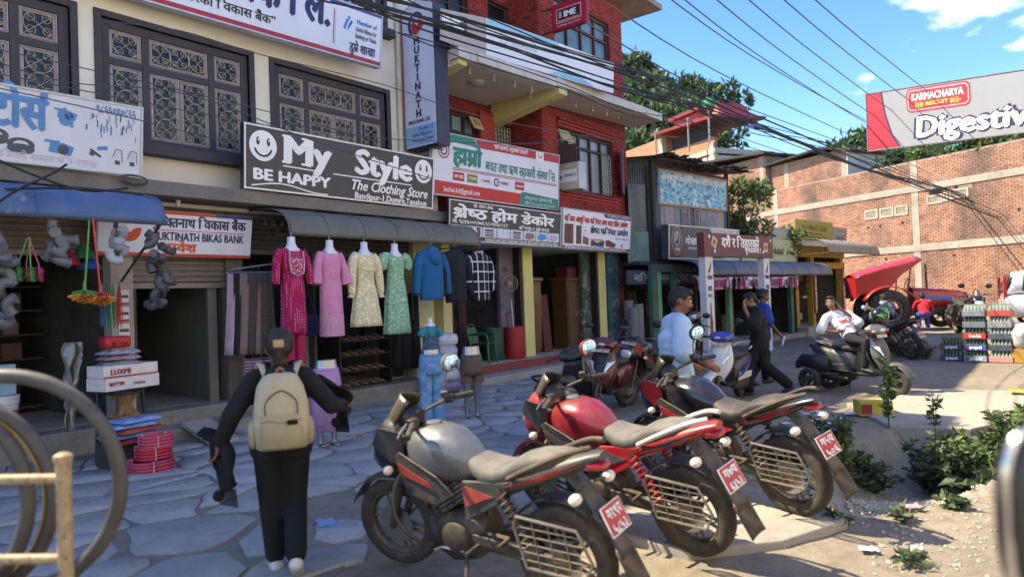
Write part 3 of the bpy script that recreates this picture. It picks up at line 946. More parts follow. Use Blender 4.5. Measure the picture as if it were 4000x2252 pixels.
# ground floor of the brick building: pillars, shops, steps
YEL = m_plaster('#d9d48c', '#9c9660', .35, 'yellow_paint')
for x0, x1, m_ in ((13.24, 13.62, YEL), (16.72, 17.08, YEL)):
    b = MB(); b.box(x0, x1, 10.16, 10.5, .36, 3.0); b.build('pillar', m_, redb, smooth=0, bevel=.012)
    b = MB(); b.box(x0 - .1, x0, 10.2, 10.5, .36, 3.0); b.build('shutter_rail', M('#2e2724', .6, .3), redb, smooth=0)
b = MB(); b.box(10.44, 10.7, 10.16, 10.6, .36, 3.0); b.build('pillar', m_plaster('#d8cf9a', '#9a9272', .4), redb, smooth=0)
TEAL = M('#2c5d6b', .6, 0, .3, 3, bump=.3, spot=.35, spotcol='#8d8a80')
b = MB(); b.box(17.2, 17.95, 10.18, 10.3, .36, 3.0); b.build('side_panel', TEAL, redb, smooth=0)
b = MB(); b.box(16.2, 16.7, 10.4, 10.5, .36, 3.0); b.build('door_jamb', M('#3b5348', .7, 0, .3, 2, spot=.4, spotcol='#8b8590'), redb, smooth=0)
PLUM = M('#6b6570', .85, 0, .3, 1.3, spot=.25)
b = MB(); b.box(12.62, 13.14, 10.4, 10.5, .36, 3.0); b.box(10.72, 10.8, 10.5, 14.2, .36, 3.0); b.box(10.8, 13.2, 14.0, 14.1, .36, 3.0); b.box(13.14, 13.24, 10.5, 14.2, .36, 3.); b.build('inner_wall', PLUM, redb, smooth=0)
b = MB(); b.box(13.62, 13.7, 10.5, 15, .36, 3.0); b.box(16.62, 16.7, 10.5, 15, .36, 3.0); b.box(13.7, 16.62, 14.9, 15, .36, 3.0); b.build('inner_wall', M('#3f4a43', .9, 0, .35, 1.3), redb, smooth=0)
REDSTEP = m_plaster('#8b4744', '#8d877c', .9, 'worn_red_paint')
b = MB(); b.box(10.44, 18.1, 9.9, 15.5, .0, .36); b.build('plinth', CONC, redb, smooth=0, bevel=.02)
b = MB(); b.box(10.44, 18.0, 9.87, 9.899, .16, .35); b.build('riser', REDSTEP, redb, smooth=0)
b = MB(); b.box(10.44, 18.1, 9.35, 9.866, -.05, .16); b.build('step', CONC, redb, smooth=0, bevel=.02)

# ------------------------------------------------------------------ shop signs on the two front buildings
# black clothing-store board
s = Sign('shop_sign', 'black shop board with white lettering My Style and two smiling faces', (5.63, 9.55, 3.575), (9.6, 9.55, 3.575), (9.64, 9.5, 4.56), (5.63, 9.5, 4.56), M('#20242b', .3, 0, .2, 1.2, dust=.3, dcol='#4d525a', stretch=(1, 1, .25)), .1, M('#c9ccd0', .4, .5))
def face(s, x, y, r):
    s.disc(x, y, r, WINK, 'smiling_face', .004)
    for dx in (-.38, .38):
        s.disc(x + dx * r, y + .28 * r, .12 * r, INKB, 'eye', .008, ry=.27 * r)
        s.disc(x + dx * r + .03 * r, y + .36 * r, .05 * r, WINK, 'eye_glint', .011, ry=.1 * r)
    s.line([(x + .62 * r * math.cos(R(a)), y - .05 * r + .62 * r * math.sin(R(a))) for a in range(195, 346, 10)], .03, INKB, 'mouth', .008)
face(s, .32, .68, .235); face(s, 3.72, .7, .225)
s.text('My', .66, .48, .6, WINK, bold=.055, width=.9)
s.text('Style', 2.08, .48, .6, WINK, bold=.055, width=1.34)
sb = MB()                       # slab serifs of the heavy letters
for x0, x1 in ((.645, .80), (1.0, 1.16)): sb.box(x0, x1, .466, .503, 0, .001); sb.box(x0, x1, .875, .91, 0, .001)
s.add(sb, WINK, 'serif', .009)['kind'] = 'stuff'
s.line([(.66, .42), (1.3, .41)], .02, WINK); s.line([(1.62, .405), (3.42, .405)], .02, WINK)
s.text('BE HAPPY', .14, .16, .24, WINK, bold=.05, width=1.42)
s.line([(.12 + i * .1, .085 + .045 * math.sin(i * .42 - .6)) for i in range(15)], .02, WINK)
s.text('The Clothing Store', 1.98, .19, .25, WINK, bold=.03, width=1.85, slant=.28)
s.text('Bandipur-1,Dumre,Tanahun', 2.08, .04, .16, WINK, bold=.035, width=1.74)
# white hardware-store board
s = Sign('shop_sign', 'white hardware shop board with printed tools and faded blue lettering', (-.2, 9.5, 3.56), (4.14, 9.5, 3.56), (4.16, 9.46, 4.48), (-.2, 9.46, 4.42), M('#d5dbe2', .5, 0, .1, 1.2, dust=.25, stretch=(1, 1, .3)), .06, M('#b9bec2', .5, .4))
SB2 = M('#4b86bf', .5, 0, .25, 4); SGR = M('#3f4a55', .5, 0, .3, 9)
s.text('स्टोर्स', 2.5, .42, .56, SB2, bold=.05, width=.74)
s.text('९८६६०४०८६६', 4.02, .74, .14, SB2, bold=.03, align='C', width=.48)
s.text('साथै कृषि मेशिनरी सामान पनि पाइन्छ', 2.3, .05, .12, M('#cdbfd0', .6), width=1.5)
def motor(x, y, k):
    s.poly([(x - .14 * k, y - .05 * k), (x + .1 * k, y - .08 * k), (x + .14 * k, y + .03 * k), (x + .02 * k, y + .07 * k), (x - .12 * k, y + .06 * k)], SB2, 'printed_motor')
    s.disc(x + .02 * k, y - .01, .06 * k, SGR, 'printed_motor', .006); s.rect(x - .18 * k, y + .06 * k, x - .02 * k, y + .09 * k, SB2, 'printed_motor', .005)
for x, y in ((2.72, .3), (2.98, .22)):
    s.disc(x, y, .14, SGR, 'printed_coil', .004, .08, .08); s.disc(x, y - .05, .14, SGR, 'printed_coil', .005, .06)
motor(3.4, .23, 1.); motor(3.46, .64, .8)
s.disc(3.44, .58, .07, SB2, 'printed_tool', .005); s.line([(3.42, .72), (3.5, .62), (3.51, .5)], .035, SB2, 'printed_tool')
s.line([(3.72, .27), (3.84, .19)], .03, SGR, 'printed_tool'); s.line([(3.8, .29), (3.92, .31)], .045, SB2, 'printed_tool'); s.disc(3.74, .22, .03, SGR, 'printed_tool')
rr = random.Random(3)
for i in range(26):
    x, y = 3.66 + rr.random() * .6, .4 + rr.random() * .28
    s.line([(x, y), (x + rr.uniform(-.015, .015), y + rr.uniform(.05, .11))], rr.uniform(.008, .018), rr.choice([SGR, SB2, M('#8d949b', .5)]), 'printed_tool', .004 + i * .0002)
for x in (4.04, 4.22):
    s.rect(x - .03, .12, x + .03, .17, SGR, 'printed_pump'); s.rect(x - .02, .17, x + .02, .3, M('#c7ccd1', .5), 'printed_pump', .004); s.line([(x - .06, .2), (x - .02, .31), (x + .05, .3), (x + .06, .15)], .008, SGR, 'printed_pump', .006)
# bank board above the windows
s = Sign('bank_sign', 'wide pale bank board with navy lettering and red lower edge above the windows', (1.4, 10.0, 6.1), (8.5, 9.66, 6.1), (8.54, 9.6, 7.08), (1.4, 9.94, 7.08), PANELW, .14, M('#b9bec6', .4, .4))
s.rect(0, .03, s.W, .1, M('#b02a3a', .5), 'stripe'); s.rect(6.0, .9, s.W, .95, M('#39499a', .5), 'stripe')
s.text('मुक्तिनाथ विकास बैंक लि.', 6.02, .47, .78, NAVY, bold=.05, align='R', width=5.6)
s.text('“राष्ट्रिय स्तरको विकास बैंक”', 5.0, .2, .2, INKB, bold=.02, align='R', width=2.2)
s.rect(6.08, .2, 6.1, .8, M('#a8465a', .5), 'stripe'); s.rect(6.12, .2, 6.125, .8, NAVY, 'stripe')
s.poly([(6.28, .52), (6.34, .7), (6.4, .7), (6.33, .5)], SBLUE, 'emblem'); s.poly([(6.37, .52), (6.4, .62), (6.45, .7), (6.48, .66), (6.36, .48)], ink('#1c64a8'), 'emblem', .005); s.disc(6.4, .73, .03, SBLUE)
s.text('Member of', 7.0, .66, .12, SBLUE, bold=.03, align='R', width=.44)
s.text('Global Alliance for', 7.0, .53, .12, NAVY, bold=.01, align='R', width=.46); s.text('Banking on Values', 7.0, .41, .12, NAVY, bold=.01, align='R', width=.46)
s.text('डुम्रे शाखा', 6.98, .16, .22, NAVY, bold=.03, align='R', width=.56)
# tall projecting bank lightbox: lettered face looks along the street
vs_ = thing('bank_lightbox', 'tall narrow bank lightbox reading MUKTINATH downwards, projecting from the wall', 'sign', (9.5, 9.7, 4.8))
b = MB(); b.box(.012, .36, -.45, .45, 0, 2.75); b.prism([(.012, -.45, 2.75), (.012, 0, 2.93), (.012, .45, 2.75)], (.348, 0, 0)); b.build('case', M('#262c45', .5, 0, .15, 2, dust=.2), vs_, smooth=0)
b = MB(); b.prism([(0, -.43, .02), (0, .43, .02), (0, .43, 2.73), (0, 0, 2.9), (0, -.43, 2.73)], (.01, 0, 0)); b.build('panel', M('#d3d8ec', .4, 0, .06, 1.5), vs_, smooth=0)
b = MB(); b.box(-.008, -.003, -.43, .43, .05, .42); b.build('blue_panel', M('#8fb8dc', .45), vs_, smooth=0)
b = MB(); b.box(-.01, -.003, .415, .43, .02, 2.73); b.build('red_edge', RED, vs_, smooth=0)
for i, ch in enumerate('MUKTINATH'):
    lettering(vs_, ch, .21, (-.012, .02, 2.02 - i * .178), (0, -1, 0), (0, 0, 1), NAVY, bold=.05, align='C')
lettering(vs_, 'BIKAS BANK LTD.', .1, (-.012, 0, .48), (0, -1, 0), (0, 0, 1), NAVY, bold=.03, align='C', width=.62)
lettering(vs_, 'Member of', .09, (-.014, -.36, .33), (0, -1, 0), (0, 0, 1), SBLUE, bold=.03, align='R', width=.4)
lettering(vs_, 'Global Alliance for', .085, (-.014, -.36, .22), (0, -1, 0), (0, 0, 1), NAVY, align='R', width=.58)
lettering(vs_, 'Banking on Values', .085, (-.014, -.36, .12), (0, -1, 0), (0, 0, 1), NAVY, align='R', width=.56)
b = MB()
for i in range(14):
    a0, a1 = R(20 + i * 15), R(20 + (i + 1) * 15)
    b.quad((-.013, .02 - .22 * math.cos(a0), 2.42 + .24 * math.sin(a0)), (-.013, .02 - .22 * math.cos(a1), 2.42 + .24 * math.sin(a1)), (-.013, .02 - .15 * math.cos(a1), 2.42 + .2 * math.sin(a1)), (-.013, .02 - .15 * math.cos(a0), 2.42 + .2 * math.sin(a0)))
b.build('emblem', NAVY, vs_, smooth=0)
b = MB(); b.poly([(-.016, .16, 2.28), (-.016, .02, 2.2), (-.016, -.2, 2.36), (-.016, -.1, 2.5), (-.016, -.02, 2.38), (-.016, .1, 2.52)]); b.build('emblem', ink('#c5332f'), vs_, smooth=0)
b = MB(); b.tube([(.1, .45, .3), (.1, .52, .3)], .02, 6); b.tube([(.1, .45, 2.4), (.1, .52, 2.4)], .02, 6); b.tube([(.05, -.3, -.06), (.3, -.3, -.06)], .015, 5); b.box(.08, .12, -.4, .4, -.03, 0); o_ = b.build('bracket', RUSTY, vs_, smooth=0); o_['kind'] = 'stuff'
# bank entrance board above the shutter
s = Sign('bank_sign', 'white bank entrance board with red and blue edge over the rolling shutter', (3.75, 9.96, 2.55), (5.94, 9.96, 2.55), (5.98, 9.92, 3.2), (3.75, 9.92, 3.2), PANELW, .08)
s.rect(0, 0, s.W, .045, ink('#c8422e')); s.rect(0, .6, 1.62, .65, ink('#c8422e')); s.rect(1.62, .6, s.W, .65, ink('#3b3a78'))
s.text('मुक्तिनाथ विकास बैंक', 2.1, .42, .2, NAVY, bold=.035, align='R', width=1.42); s.line([(.72, .375), (2.08, .375)], .01, RED)
s.text('MUKTINATH BIKAS BANK', 2.08, .23, .17, NAVY, bold=.03, align='R', width=1.4)
s.text('प्रवेश', 1.12, .07, .18, ink('#d85a2a'), bold=.04, align='C', width=.42)
s.disc(.36, .4, .17, NAVY, 'emblem', .004, r0=.11, a0=20, a1=200); s.disc(.38, .36, .17, ink('#d8502e'), 'emblem', .006, a0=-170, a1=10); s.poly([(.3, .34), (.42, .5), (.48, .4), (.4, .32)], WINK, 'emblem', .009)
# cooperative board
s = Sign('cooperative_sign', 'white cooperative board with teal and red bands and remittance logos', (9.72, 9.7, 3.9), (14.1, 9.66, 3.9), (14.14, 9.6, 5.28), (9.76, 9.64, 5.18), M('#dde2ee', .45, 0, .06, 1.5, dust=.12), .06, M('#aab0b8', .4, .4))
TEALI = ink('#1c8577')
W_ = s.W
s.poly([(.2, s.H - .16), (1.35, s.H - .2), (1.25, s.H), (.2, s.H)], TEALI); s.poly([(1.38, s.H - .2), (W_, s.H - .2), (W_, s.H), (1.28, s.H)], ink('#b83440'))
s.text('“हाम्रो सहकारी, समुदायको हितकारी”', 2.5, s.H - .14, .13, WINK, bold=.03, align='C', width=1.25)
s.rect(3.42, s.H - .24, 3.72, s.H - .005, WINK, 'emblem', .006); s.line([(3.5, s.H - .06), (3.53, s.H - .15), (3.62, s.H - .15), (3.65, s.H - .06)], .025, NAVY, 'emblem', .01)
s.text('हाम्रो', .62, .72, .52, TEALI, bold=.06, width=.86)
s.text('बचत तथा ऋण सहकारी संस्था लि.', 1.62, .68, .3, TEALI, bold=.02, width=2.62)
s.line([(.6, .62), (4.28, .62)], .018, TEALI); s.line([(.6, .585), (4.28, .585)], .018, RED)
for x, w_, c, t in ((.62, .34, '#b4302e', 'IME'), (1.05, .32, '#8d7f2c', 'WESTERN UNION'), (1.5, .3, '#d9dde6', 'remit'), (1.95, .5, '#d9dde6', 'CITY EXPRESS'), (2.65, .34, '#b8342f', 'remit')):
    s.rect(x, .36, x + w_, .54, ink(c), 'logo_tile', .004); s.text(t, x + w_ / 2, .42, .09, WINK if c[1] in '8b' else ink('#a83a4c'), bold=.03, align='C', width=w_ * .8)
s.disc(2.0, .45, .09, NAVY, 'logo', .006, r0=.06, a0=30, a1=330)
s.poly([(.1, .0), (3.0, .0), (3.05, .28), (.1, .31)], ink('#c5322f'), 'stripe', .005); s.text('bachat.ltd@gmail.com', .35, .1, .15, WINK, bold=.02, width=1.1, lift=.01)
s.poly([(2.78, 0), (W_, 0), (W_, .27), (2.9, .33)], TEALI, 'stripe', .009); s.text('बन्दिपुर गा.पा.-१ डुम्रे बजार, तनहुँ', 3.02, .17, .1, WINK, width=1.05, lift=.014); s.text('फोन नं. ०६५-५८०२००, ९८४६०८०२११', 3.02, .05, .1, WINK, width=1.2, lift=.014)
s.disc(.34, .95, .17, ink('#b83440'), 'emblem', .005, r0=.14); s.disc(.34, .95, .1, NAVY, 'emblem', .005, r0=.07)
# home decor board
s = Sign('shop_sign', 'black home decor board with product photos above the chair shop', (9.89, 9.42, 2.97), (13.75, 9.42, 2.97), (13.81, 9.38, 3.79), (9.9, 9.38, 3.79), M('#25262b', .4, 0, .15, 2, dust=.2), .05, M('#b9bcbf', .4, .4))
s.text('प्रो. रोमन श्रेष्ठ', .72, .71, .085, WINK, bold=.03, width=.62)
s.text('श्रेष्ठ होम डेकोर', .12, .475, .3, WINK, bold=.045, width=3.45)
s.text('मो. ९८४६००९२७१,९८०६५६८१८१', .1, .36, .11, WINK, bold=.03, width=1.75); s.text('बन्दिपुर-१,डुम्रे बजार', 2.25, .34, .11, WINK, bold=.03, width=1.15)
for i, (c, k) in enumerate((('#27405e', 0), ('#7c4a55', 1), ('#5a8fb0', 2), ('#b9c0c8', 3), ('#b98a96', 4), ('#8d7478', 5), ('#4b8fcb', 6), ('#b5bac2', 7))):
    x0 = .08 + i * .47; s.rect(x0, .11, x0 + .45, .32, M('#d3d9e4', .5), 'photo', .004)
    if k in (2, 4): [s.rect(x0 + .08, .13 + j * .055, x0 + .36, .175 + j * .055, M(('#8d5f6a', '#5a8fb0', '#6d4a44')[j], .6), 'photo_bedding', .007) for j in range(3)]
    elif k == 3: s.line([(x0 + .2, .13), (x0 + .2, .3)], .012, SGR, 'photo_stand', .007)
    elif k == 1: s.poly([(x0 + .04, .12), (x0 + .1, .12), (x0 + .16, .3), (x0 + .04, .31)], M(c, .6), 'photo_curtain', .007); s.poly([(x0 + .4, .12), (x0 + .34, .12), (x0 + .26, .3), (x0 + .4, .31)], M(c, .6), 'photo_curtain', .007)
    else: s.poly([(x0 + .04, .16), (x0 + .2, .12), (x0 + .42, .18), (x0 + .36, .28), (x0 + .1, .28)], M(c, .6), 'photo_bed', .007)
s.text('पर्दा,ह्याङ्गर,कार्पेट,डोरमेट,म्याट्रेस,कुसन जस्ता होम डेकोर सम्बन्धि सम्पूर्ण सामानहरु पाईन्छ।', 1.1, .03, .085, WINK, bold=.02, width=2.7)
# furniture board
s = Sign('shop_sign', 'white furniture board with red and navy lettering and furniture photos', (13.83, 9.42, 2.95), (17.2, 9.42, 2.95), (17.28, 9.38, 3.95), (13.86, 9.38, 3.95), PANELW, .05, M('#9aa0a8', .4, .4))
s.poly([(2.0, .88), (s.W, .88), (s.W, 1.0), (1.9, 1.0)], ink('#34317a')); s.text('मो. ९८४६०९८२८०, ९८४६०४८०२०', 2.1, .91, .09, WINK, bold=.02, width=1.2, lift=.009)
s.text('राजिव आधुनिक फर्निचर तथा सटर ग्रील उद्योग', .1, .68, .2, RED, bold=.05, width=3.1)
s.text('श्रेष्ठ फर्निचर उद्योग', 1.28, .44, .22, NAVY, bold=.045, width=1.95)
BRN = M('#6a3a2c', .5, 0, .3, 12)
s.rect(.1, .13, .5, .62, BRN, 'photo_wardrobe'); s.rect(.28, .15, .31, .6, M('#3b1f18', .5), 'photo_wardrobe', .006); s.rect(.62, .14, .86, .6, M('#4a3a38', .5), 'photo_cabinet')
s.rect(.92, .4, 1.1, .58, M('#b9b08c', .5), 'photo_frame'); s.rect(.94, .42, 1.08, .56, WINK, 'photo_frame', .006); s.disc(1.02, .49, .03, INKB, 'photo_frame', .009)
s.poly([(.92, .16), (1.2, .12), (1.22, .3), (.94, .36)], M('#8a5a3a', .5), 'photo_table'); s.poly([(1.3, .12), (1.95, .1), (2.0, .28), (1.6, .2), (1.34, .3)], M('#2c3350', .5), 'photo_sofa'); s.rect(1.42, .24, 1.9, .3, M('#b9a84a', .5), 'photo_cushion', .006)
s.poly([(2.05, .13), (2.5, .09), (2.62, .2), (2.2, .3), (2.05, .28)], BRN, 'photo_bed'); s.text('SC', 2.85, .13, .11, RED, bold=.05)
s.text('भानु न.पा. १ कल्याणटार', 2.55, .32, .08, INKB, width=.72)
s.rect(0, 0, s.W, .085, ink('#222228')); s.text('यहाँ फर्निचरका सम्पूर्ण सामानहरु पाईनुका साथै ग्रील ढोका र टीन सम्बन्धी सम्पूर्ण काम गरिन्छ', .1, .02, .07, WINK, bold=.02, width=3.05, lift=.009)
# red remittance box, projecting; its face looks along the street
def side_box(name, label, x, y0, y1, z0, z1, th, face_m, case_m):
    o = thing(name, label, 'sign', (x, (y0 + y1) / 2, z0))
    hw = (y1 - y0) / 2
    b = MB(); b.box(.008, th, -hw, hw, 0, z1 - z0); b.build('case', case_m, o, smooth=0, bevel=.01)
    b = MB(); b.box(0, .007, -hw + .02, hw - .02, .02, z1 - z0 - .02); b.build('panel', face_m, o, smooth=0)
    return o, hw
o, hw = side_box('remittance_sign', 'red remittance box sign reading IME projecting from the upper floor', 14.0, 8.58, 9.58, 8.28, 8.95, .12, M('#b0243c', .4, 0, .1, 2), M('#8b1c30', .5))
b = MB()
for p, q, u_, v_ in ((-.36, .36, .5, .51), (-.36, .36, .17, .18), (-.36, -.35, .18, .5), (.35, .36, .18, .5)): b.box(-.004, -.001, p, q, u_, v_)
o_ = b.build('border', WINK, o, smooth=0); o_['kind'] = 'stuff'
b = MB(); b.box(-.006, -.001, -.3, .3, .25, .46); b.build('logo_plate', INKB, o, smooth=0)
lettering(o, 'IME', .2, (-.01, -.04, .285), (0, -1, 0), (0, 0, 1), WINK, bold=.06, align='C', width=.36)
b = MB()
for i in range(4): b.box(-.01, -.008, .2, .28, .29 + i * .04, .31 + i * .04)
o_ = b.build('logo_bars', WINK, o, smooth=0); o_['kind'] = 'stuff'
lettering(o, 'International Money Express', .06, (-.006, 0, .195), (0, -1, 0), (0, 0, 1), WINK, align='C', width=.6)
lettering(o, 'Your Reliable Money Transfer', .06, (-.006, 0, .08), (0, -1, 0), (0, 0, 1), WINK, align='C', width=.7)
for z in (.05, .62): b = MB(); b.tube([(.06, hw, z), (.06, hw + .35, z)], .022, 6); b.build('bracket', RUSTY, o)
o, hw = side_box('lightbox_sign', 'dirty cream money transfer lightbox reading EXPRESS below the shuttered window', 14.5, 9.28, 9.95, 4.46, 5.14, .34, M('#c9c4b0', .4, 0, .15, 2, dust=.2), M('#b9c0c2', .35, .3, .2, 3, dust=.3))
b = MB(); b.box(-.004, -.001, -.28, .28, .2, .5); b.build('white_panel', WINK, o, smooth=0)
lettering(o, 'EXPRESS', .1, (-.008, -.08, .33), (0, -1, 0), (0, 0, 1), ink('#4a62a0'), bold=.03, align='C', width=.34)
lettering(o, 'e', .2, (-.008, .2, .28), (0, -1, 0), (0, 0, 1), ink('#5a6aa8'), bold=.03, align='C')
# banners along the balcony
s = Sign('balcony_banner', 'faded grey banner reading IME along the balcony rail', (9.42, 9.0, 6.7), (10.66, 8.96, 6.7), (10.68, 8.94, 7.48), (9.44, 8.98, 7.3), M('#b5a9a6', .7, 0, .15, 1.2, dust=.2), .02)
s.text('IME', .02, .34, .3, WINK, bold=.07, width=.6); s.rect(.5, .3, .72, .62, M('#4a4a50', .6), 'print', .003)
s = Sign('balcony_banner', 'white and sky blue faded banner along the balcony rail', (10.68, 8.95, 6.72), (15.0, 8.5, 6.76), (15.04, 8.48, 7.52), (10.7, 8.93, 7.5), M('#dfe5ea', .6, 0, .08, 1, dust=.15), .02)
LB = M('#8cc4da', .6, 0, .12, 1.5)
s.poly([(.02, .62), (2.3, .58), (2.6, .5), (2.2, .78), (.02, .78)], LB); s.poly([(1.9, 0), (2.5, .22), (3.3, .1), (3.6, 0)], LB)
s.text('हाम्रो', .75, .38, .22, M('#bcd6de', .6), bold=.05, width=.8); s.disc(.5, .46, .12, M('#a9b8bd', .6), 'emblem', .005, r0=.1)

# ------------------------------------------------------------------ sheet-metal awnings
def awning(name, label, x0, x1, yb, zb, yf, zf, mat, bracket=True, seams=6, org=(0, 0, 0), rz=0., bulge=.22):
    a = thing(name, label, 'awning', org, rz)
    n = 14
    prof = []
    for i in range(n + 1):
        t = i / n
        y = yb + (yf - yb) * (math.sin(t * PI / 2) ** .9); z = zb - (zb - zf) * (t ** 2.6) - (.03 * t)
        prof.append((y, z))
    b = MB()
    nxs = int((x1 - x0) / .12)
    vs = []
    for i in range(nxs + 1):
        xx = x0 + (x1 - x0) * i / nxs
        for y, z in prof: vs.append((xx, y, z + .006 * noise.noise((xx * 2.2, y * 3, zb))))
    m = len(prof)
    b._add(vs, [(i * m + j, i * m + j + 1, (i + 1) * m + j + 1, (i + 1) * m + j) for i in range(nxs) for j in range(m - 1)])
    b.build('sheet', mat, a, smooth=60, solid=.006)
    e = MB(); e.tube([(x0, yf, zf - .03), (x1, yf, zf - .03)], .014, 6); e.build('edge_bar', RUSTY, a)
    for k in range(1, seams):
        xx = x0 + (x1 - x0) * k / seams
        sm = MB(); sm.tube([(xx, y - .004, z + .01) for y, z in prof], .008, 4); sm.build('seam', mat, a)
    if bracket:
        for xx in (x0 + .03, x1 - .03):
            br = MB(); br.tube([(xx, y, z - .02) for y, z in prof], .012, 5); br.tube([(xx, yb, zf - .02), (xx, yf, zf - .02)], .012, 5)
            for k in range(4):
                cy_ = yb + (yf - yb) * (.14 + k * .22); cz = zf + .05 + (zb - zf) * (.42 - .08 * k); r = .085 - .012 * k
                br.tube([(xx, cy_ + r * (1 - .06 * i) * math.cos(i * .6), cz + r * (1 - .06 * i) * math.sin(i * .6)) for i in range(15)], .007, 4)
                if k < 3: br.tube([(xx, cy_ - r, cz), (xx, cy_ + (yf - yb) * .11, zf + .02), (xx, cy_ + (yf - yb) * .2, cz - .02)], .006, 4)
            o_ = br.build('scroll_bracket', RUSTY, a); o_['kind'] = 'stuff'
    return a
awning('awning', 'dusty grey sheet metal awning with scroll bracket over the hanging dresses', 6.02, 10.38, 10.12, 3.34, 9.0, 2.88, M('#6d7069', .6, .2, .22, 1.4, dust=.55, dcol='#7d7a6c', bump=.1, spot=.15))
awning('awning', 'faded blue sheet metal awning over the hardware shop', -1.5, 4.16, 9.7, 3.32, 8.9, 2.9, M('#3f6494', .55, .1, .25, 1.1, dust=.5, dcol='#7b8790', spot=.1, spotcol='#8d99a0'), bracket=False, seams=4)
b = MB(); b.tube([(4.05, 10.0, 2.2), (4.1, 8.95, 2.86)], .018, 6); tag(b.build('awning_strut', RUSTY), 'rusty iron strut propping the blue awning end', 'strut')

# ------------------------------------------------------------------ the row further on: it bends 9 degrees towards the street
RB = (18.7, 9.42, 0); RBA = R(-9)
def rowb(name, label, cat='building'): return thing(name, label, cat, RB, RBA)
# in this row: x along the fronts, y = depth (negative towards the street)
shack = rowb('timber_shack', 'ramshackle timber shack with corrugated iron side and painted plank front')
PLANK = M('#8f949b', .8, 0, .35, 3, bump=.4, spot=.35, spotcol='#5a6470', stretch=(4, 4, .5)); PLANK2 = M('#a89a9a', .8, 0, .3, 3, bump=.4, spot=.3, spotcol='#6d7f8f', stretch=(4, 4, .5)); PLANK3 = M('#4c5a68', .8, 0, .35, 3, bump=.4, stretch=(4, 4, .5))
CORR = M('#5d6a6e', .5, .5, .35, 2.2, bump=.1, dust=.35, spot=.25, spotcol='#6d5a48'); CORRG = M('#5f8484', .55, .2, .3, 2.2, dust=.3, spot=.25, spotcol='#6d6a5a')
rs = random.Random(5)
for i in range(17):
    x0 = .12 + i * .24
    b = MB(); b.box(x0, x0 + .228, -.02 + rs.uniform(0, .012), .02, 2.8, 5.6)
    b.build('plank', (PLANK, PLANK2, PLANK3, PLANK)[rs.randrange(4)], shack, smooth=0)
b = MB()
for x in (.0, 2.05, 4.2): b.box(x - .06, x + .06, -.06, .04, 0, 5.75)
b.box(-.05, 4.25, -.07, -.021, 5.5, 5.6); o_ = b.build('frame_timber', M('#3a342f', .8, 0, .3, 4, bump=.3), shack, smooth=0); o_['kind'] = 'stuff'
b = MB(); b.box(-.2, 4.5, .03, 4, 2.6, 2.7); b.box(-.15, 4.3, .06, .1, 2.7, 5.6); b.box(4.2, 4.3, .1, 5, 2.7, 5.6); b.build('inner_wall', INNERDK, shack, smooth=0)
def corrugated(b, p0, p1, z0, z1, pitch=.075, amp=.014):
    p0, p1 = Vector(p0), Vector(p1); d = p1 - p0; L = d.length; d.normalize(); nrm = Vector((d.y, -d.x, 0)); n = int(L / pitch * 4)
    vs = []
    for i in range(n + 1):
        t = L * i / n; q = p0 + d * t + nrm * (amp * math.sin(2 * PI * t / pitch))
        vs += [(q.x, q.y, z0), (q.x, q.y, z1)]
    return b._add(vs, [(2 * i, 2 * i + 2, 2 * i + 3, 2 * i + 1) for i in range(n)])
b = MB(); corrugated(b, (-.22, .95, 0), (-.02, -.05, 0), 2.75, 5.75); b.build('corrugated_sheet', CORR, shack, smooth=60)
b = MB(); corrugated(b, (-1.15, .1, 0), (-.3, -.02, 0), 2.7, 3.6); b.build('corrugated_sheet', CORRG, shack, smooth=60)
b = MB(); corrugated(b, (-.95, .16, 0), (-.25, .08, 0), 3.4, 5.0); b.build('corrugated_sheet', CORR, shack, smooth=60)
b = MB()
for i in range(40):
    t = i / 39; b.cbox((-.3 + 5.1 * t, -.25 + rs.uniform(-.12, .1), 5.78 + .05 * math.sin(t * 9) + rs.uniform(-.03, .04)), (.22, .7, .035), (rs.uniform(-.15, .15), rs.uniform(-.2, .2), rs.uniform(-.3, .3)))
o_ = b.build('roof_edge', M('#332e2b', .9, 0, .4, 5, bump=.5), shack, smooth=0); o_['kind'] = 'stuff'
b = MB(); b.prism([(-.4, -.35, 5.74), (4.7, -.35, 5.74), (4.7, 4.5, 6.3), (-.4, 4.5, 6.3)], (0, 0, .05)); b.build('roof', M('#4b4744', .8, .2, .3, 2), shack, smooth=0)
for x in (1.42, 1.98):
    w = MB(); w.box(x - .03, x, -.06, 0, 3.75, 4.4); w.box(x + .36, x + .39, -.06, 0, 3.75, 4.4); w.box(x, x + .36, -.06, 0, 4.37, 4.4)
    wo_ = w.build('louvre_window', M('#8b8685', .7), shack, smooth=0)
    for k in range(8):
        q = MB(); q.cbox((x + .18, -.05, 3.8 + k * .07), (.36, .08, .008), (.6, 0, 0)); q.build('slat', M('#a9acab', .4), wo_, smooth=0)
    q = MB(); q.box(x, x + .36, .0, .01, 3.75, 4.37); q.build('opening_shade', M('#101012', .8), wo_, smooth=0)  # near-black sheet standing in for the shade behind the slats
def bpt(x, y, z):
    return (RB[0] + x * math.cos(RBA) - y * math.sin(RBA), RB[1] + x * math.sin(RBA) + y * math.cos(RBA), z)
def bsign(name, label, x0, x1, z0, z1, y, face, tilt=.04, **kw):
    return Sign(name, label, bpt(x0, y, z0), bpt(x1, y, z0), bpt(x1, y - tilt, z1), bpt(x0, y - tilt, z1), face, **kw)
k = NT('faded_print'); vz = k.n('ShaderNodeTexVoronoi', {'Vector': k.n('ShaderNodeMapping', {'Vector': k.coord(), 'Scale': (1, 1, 1.6)}).outputs[0], 'Scale': 7.})
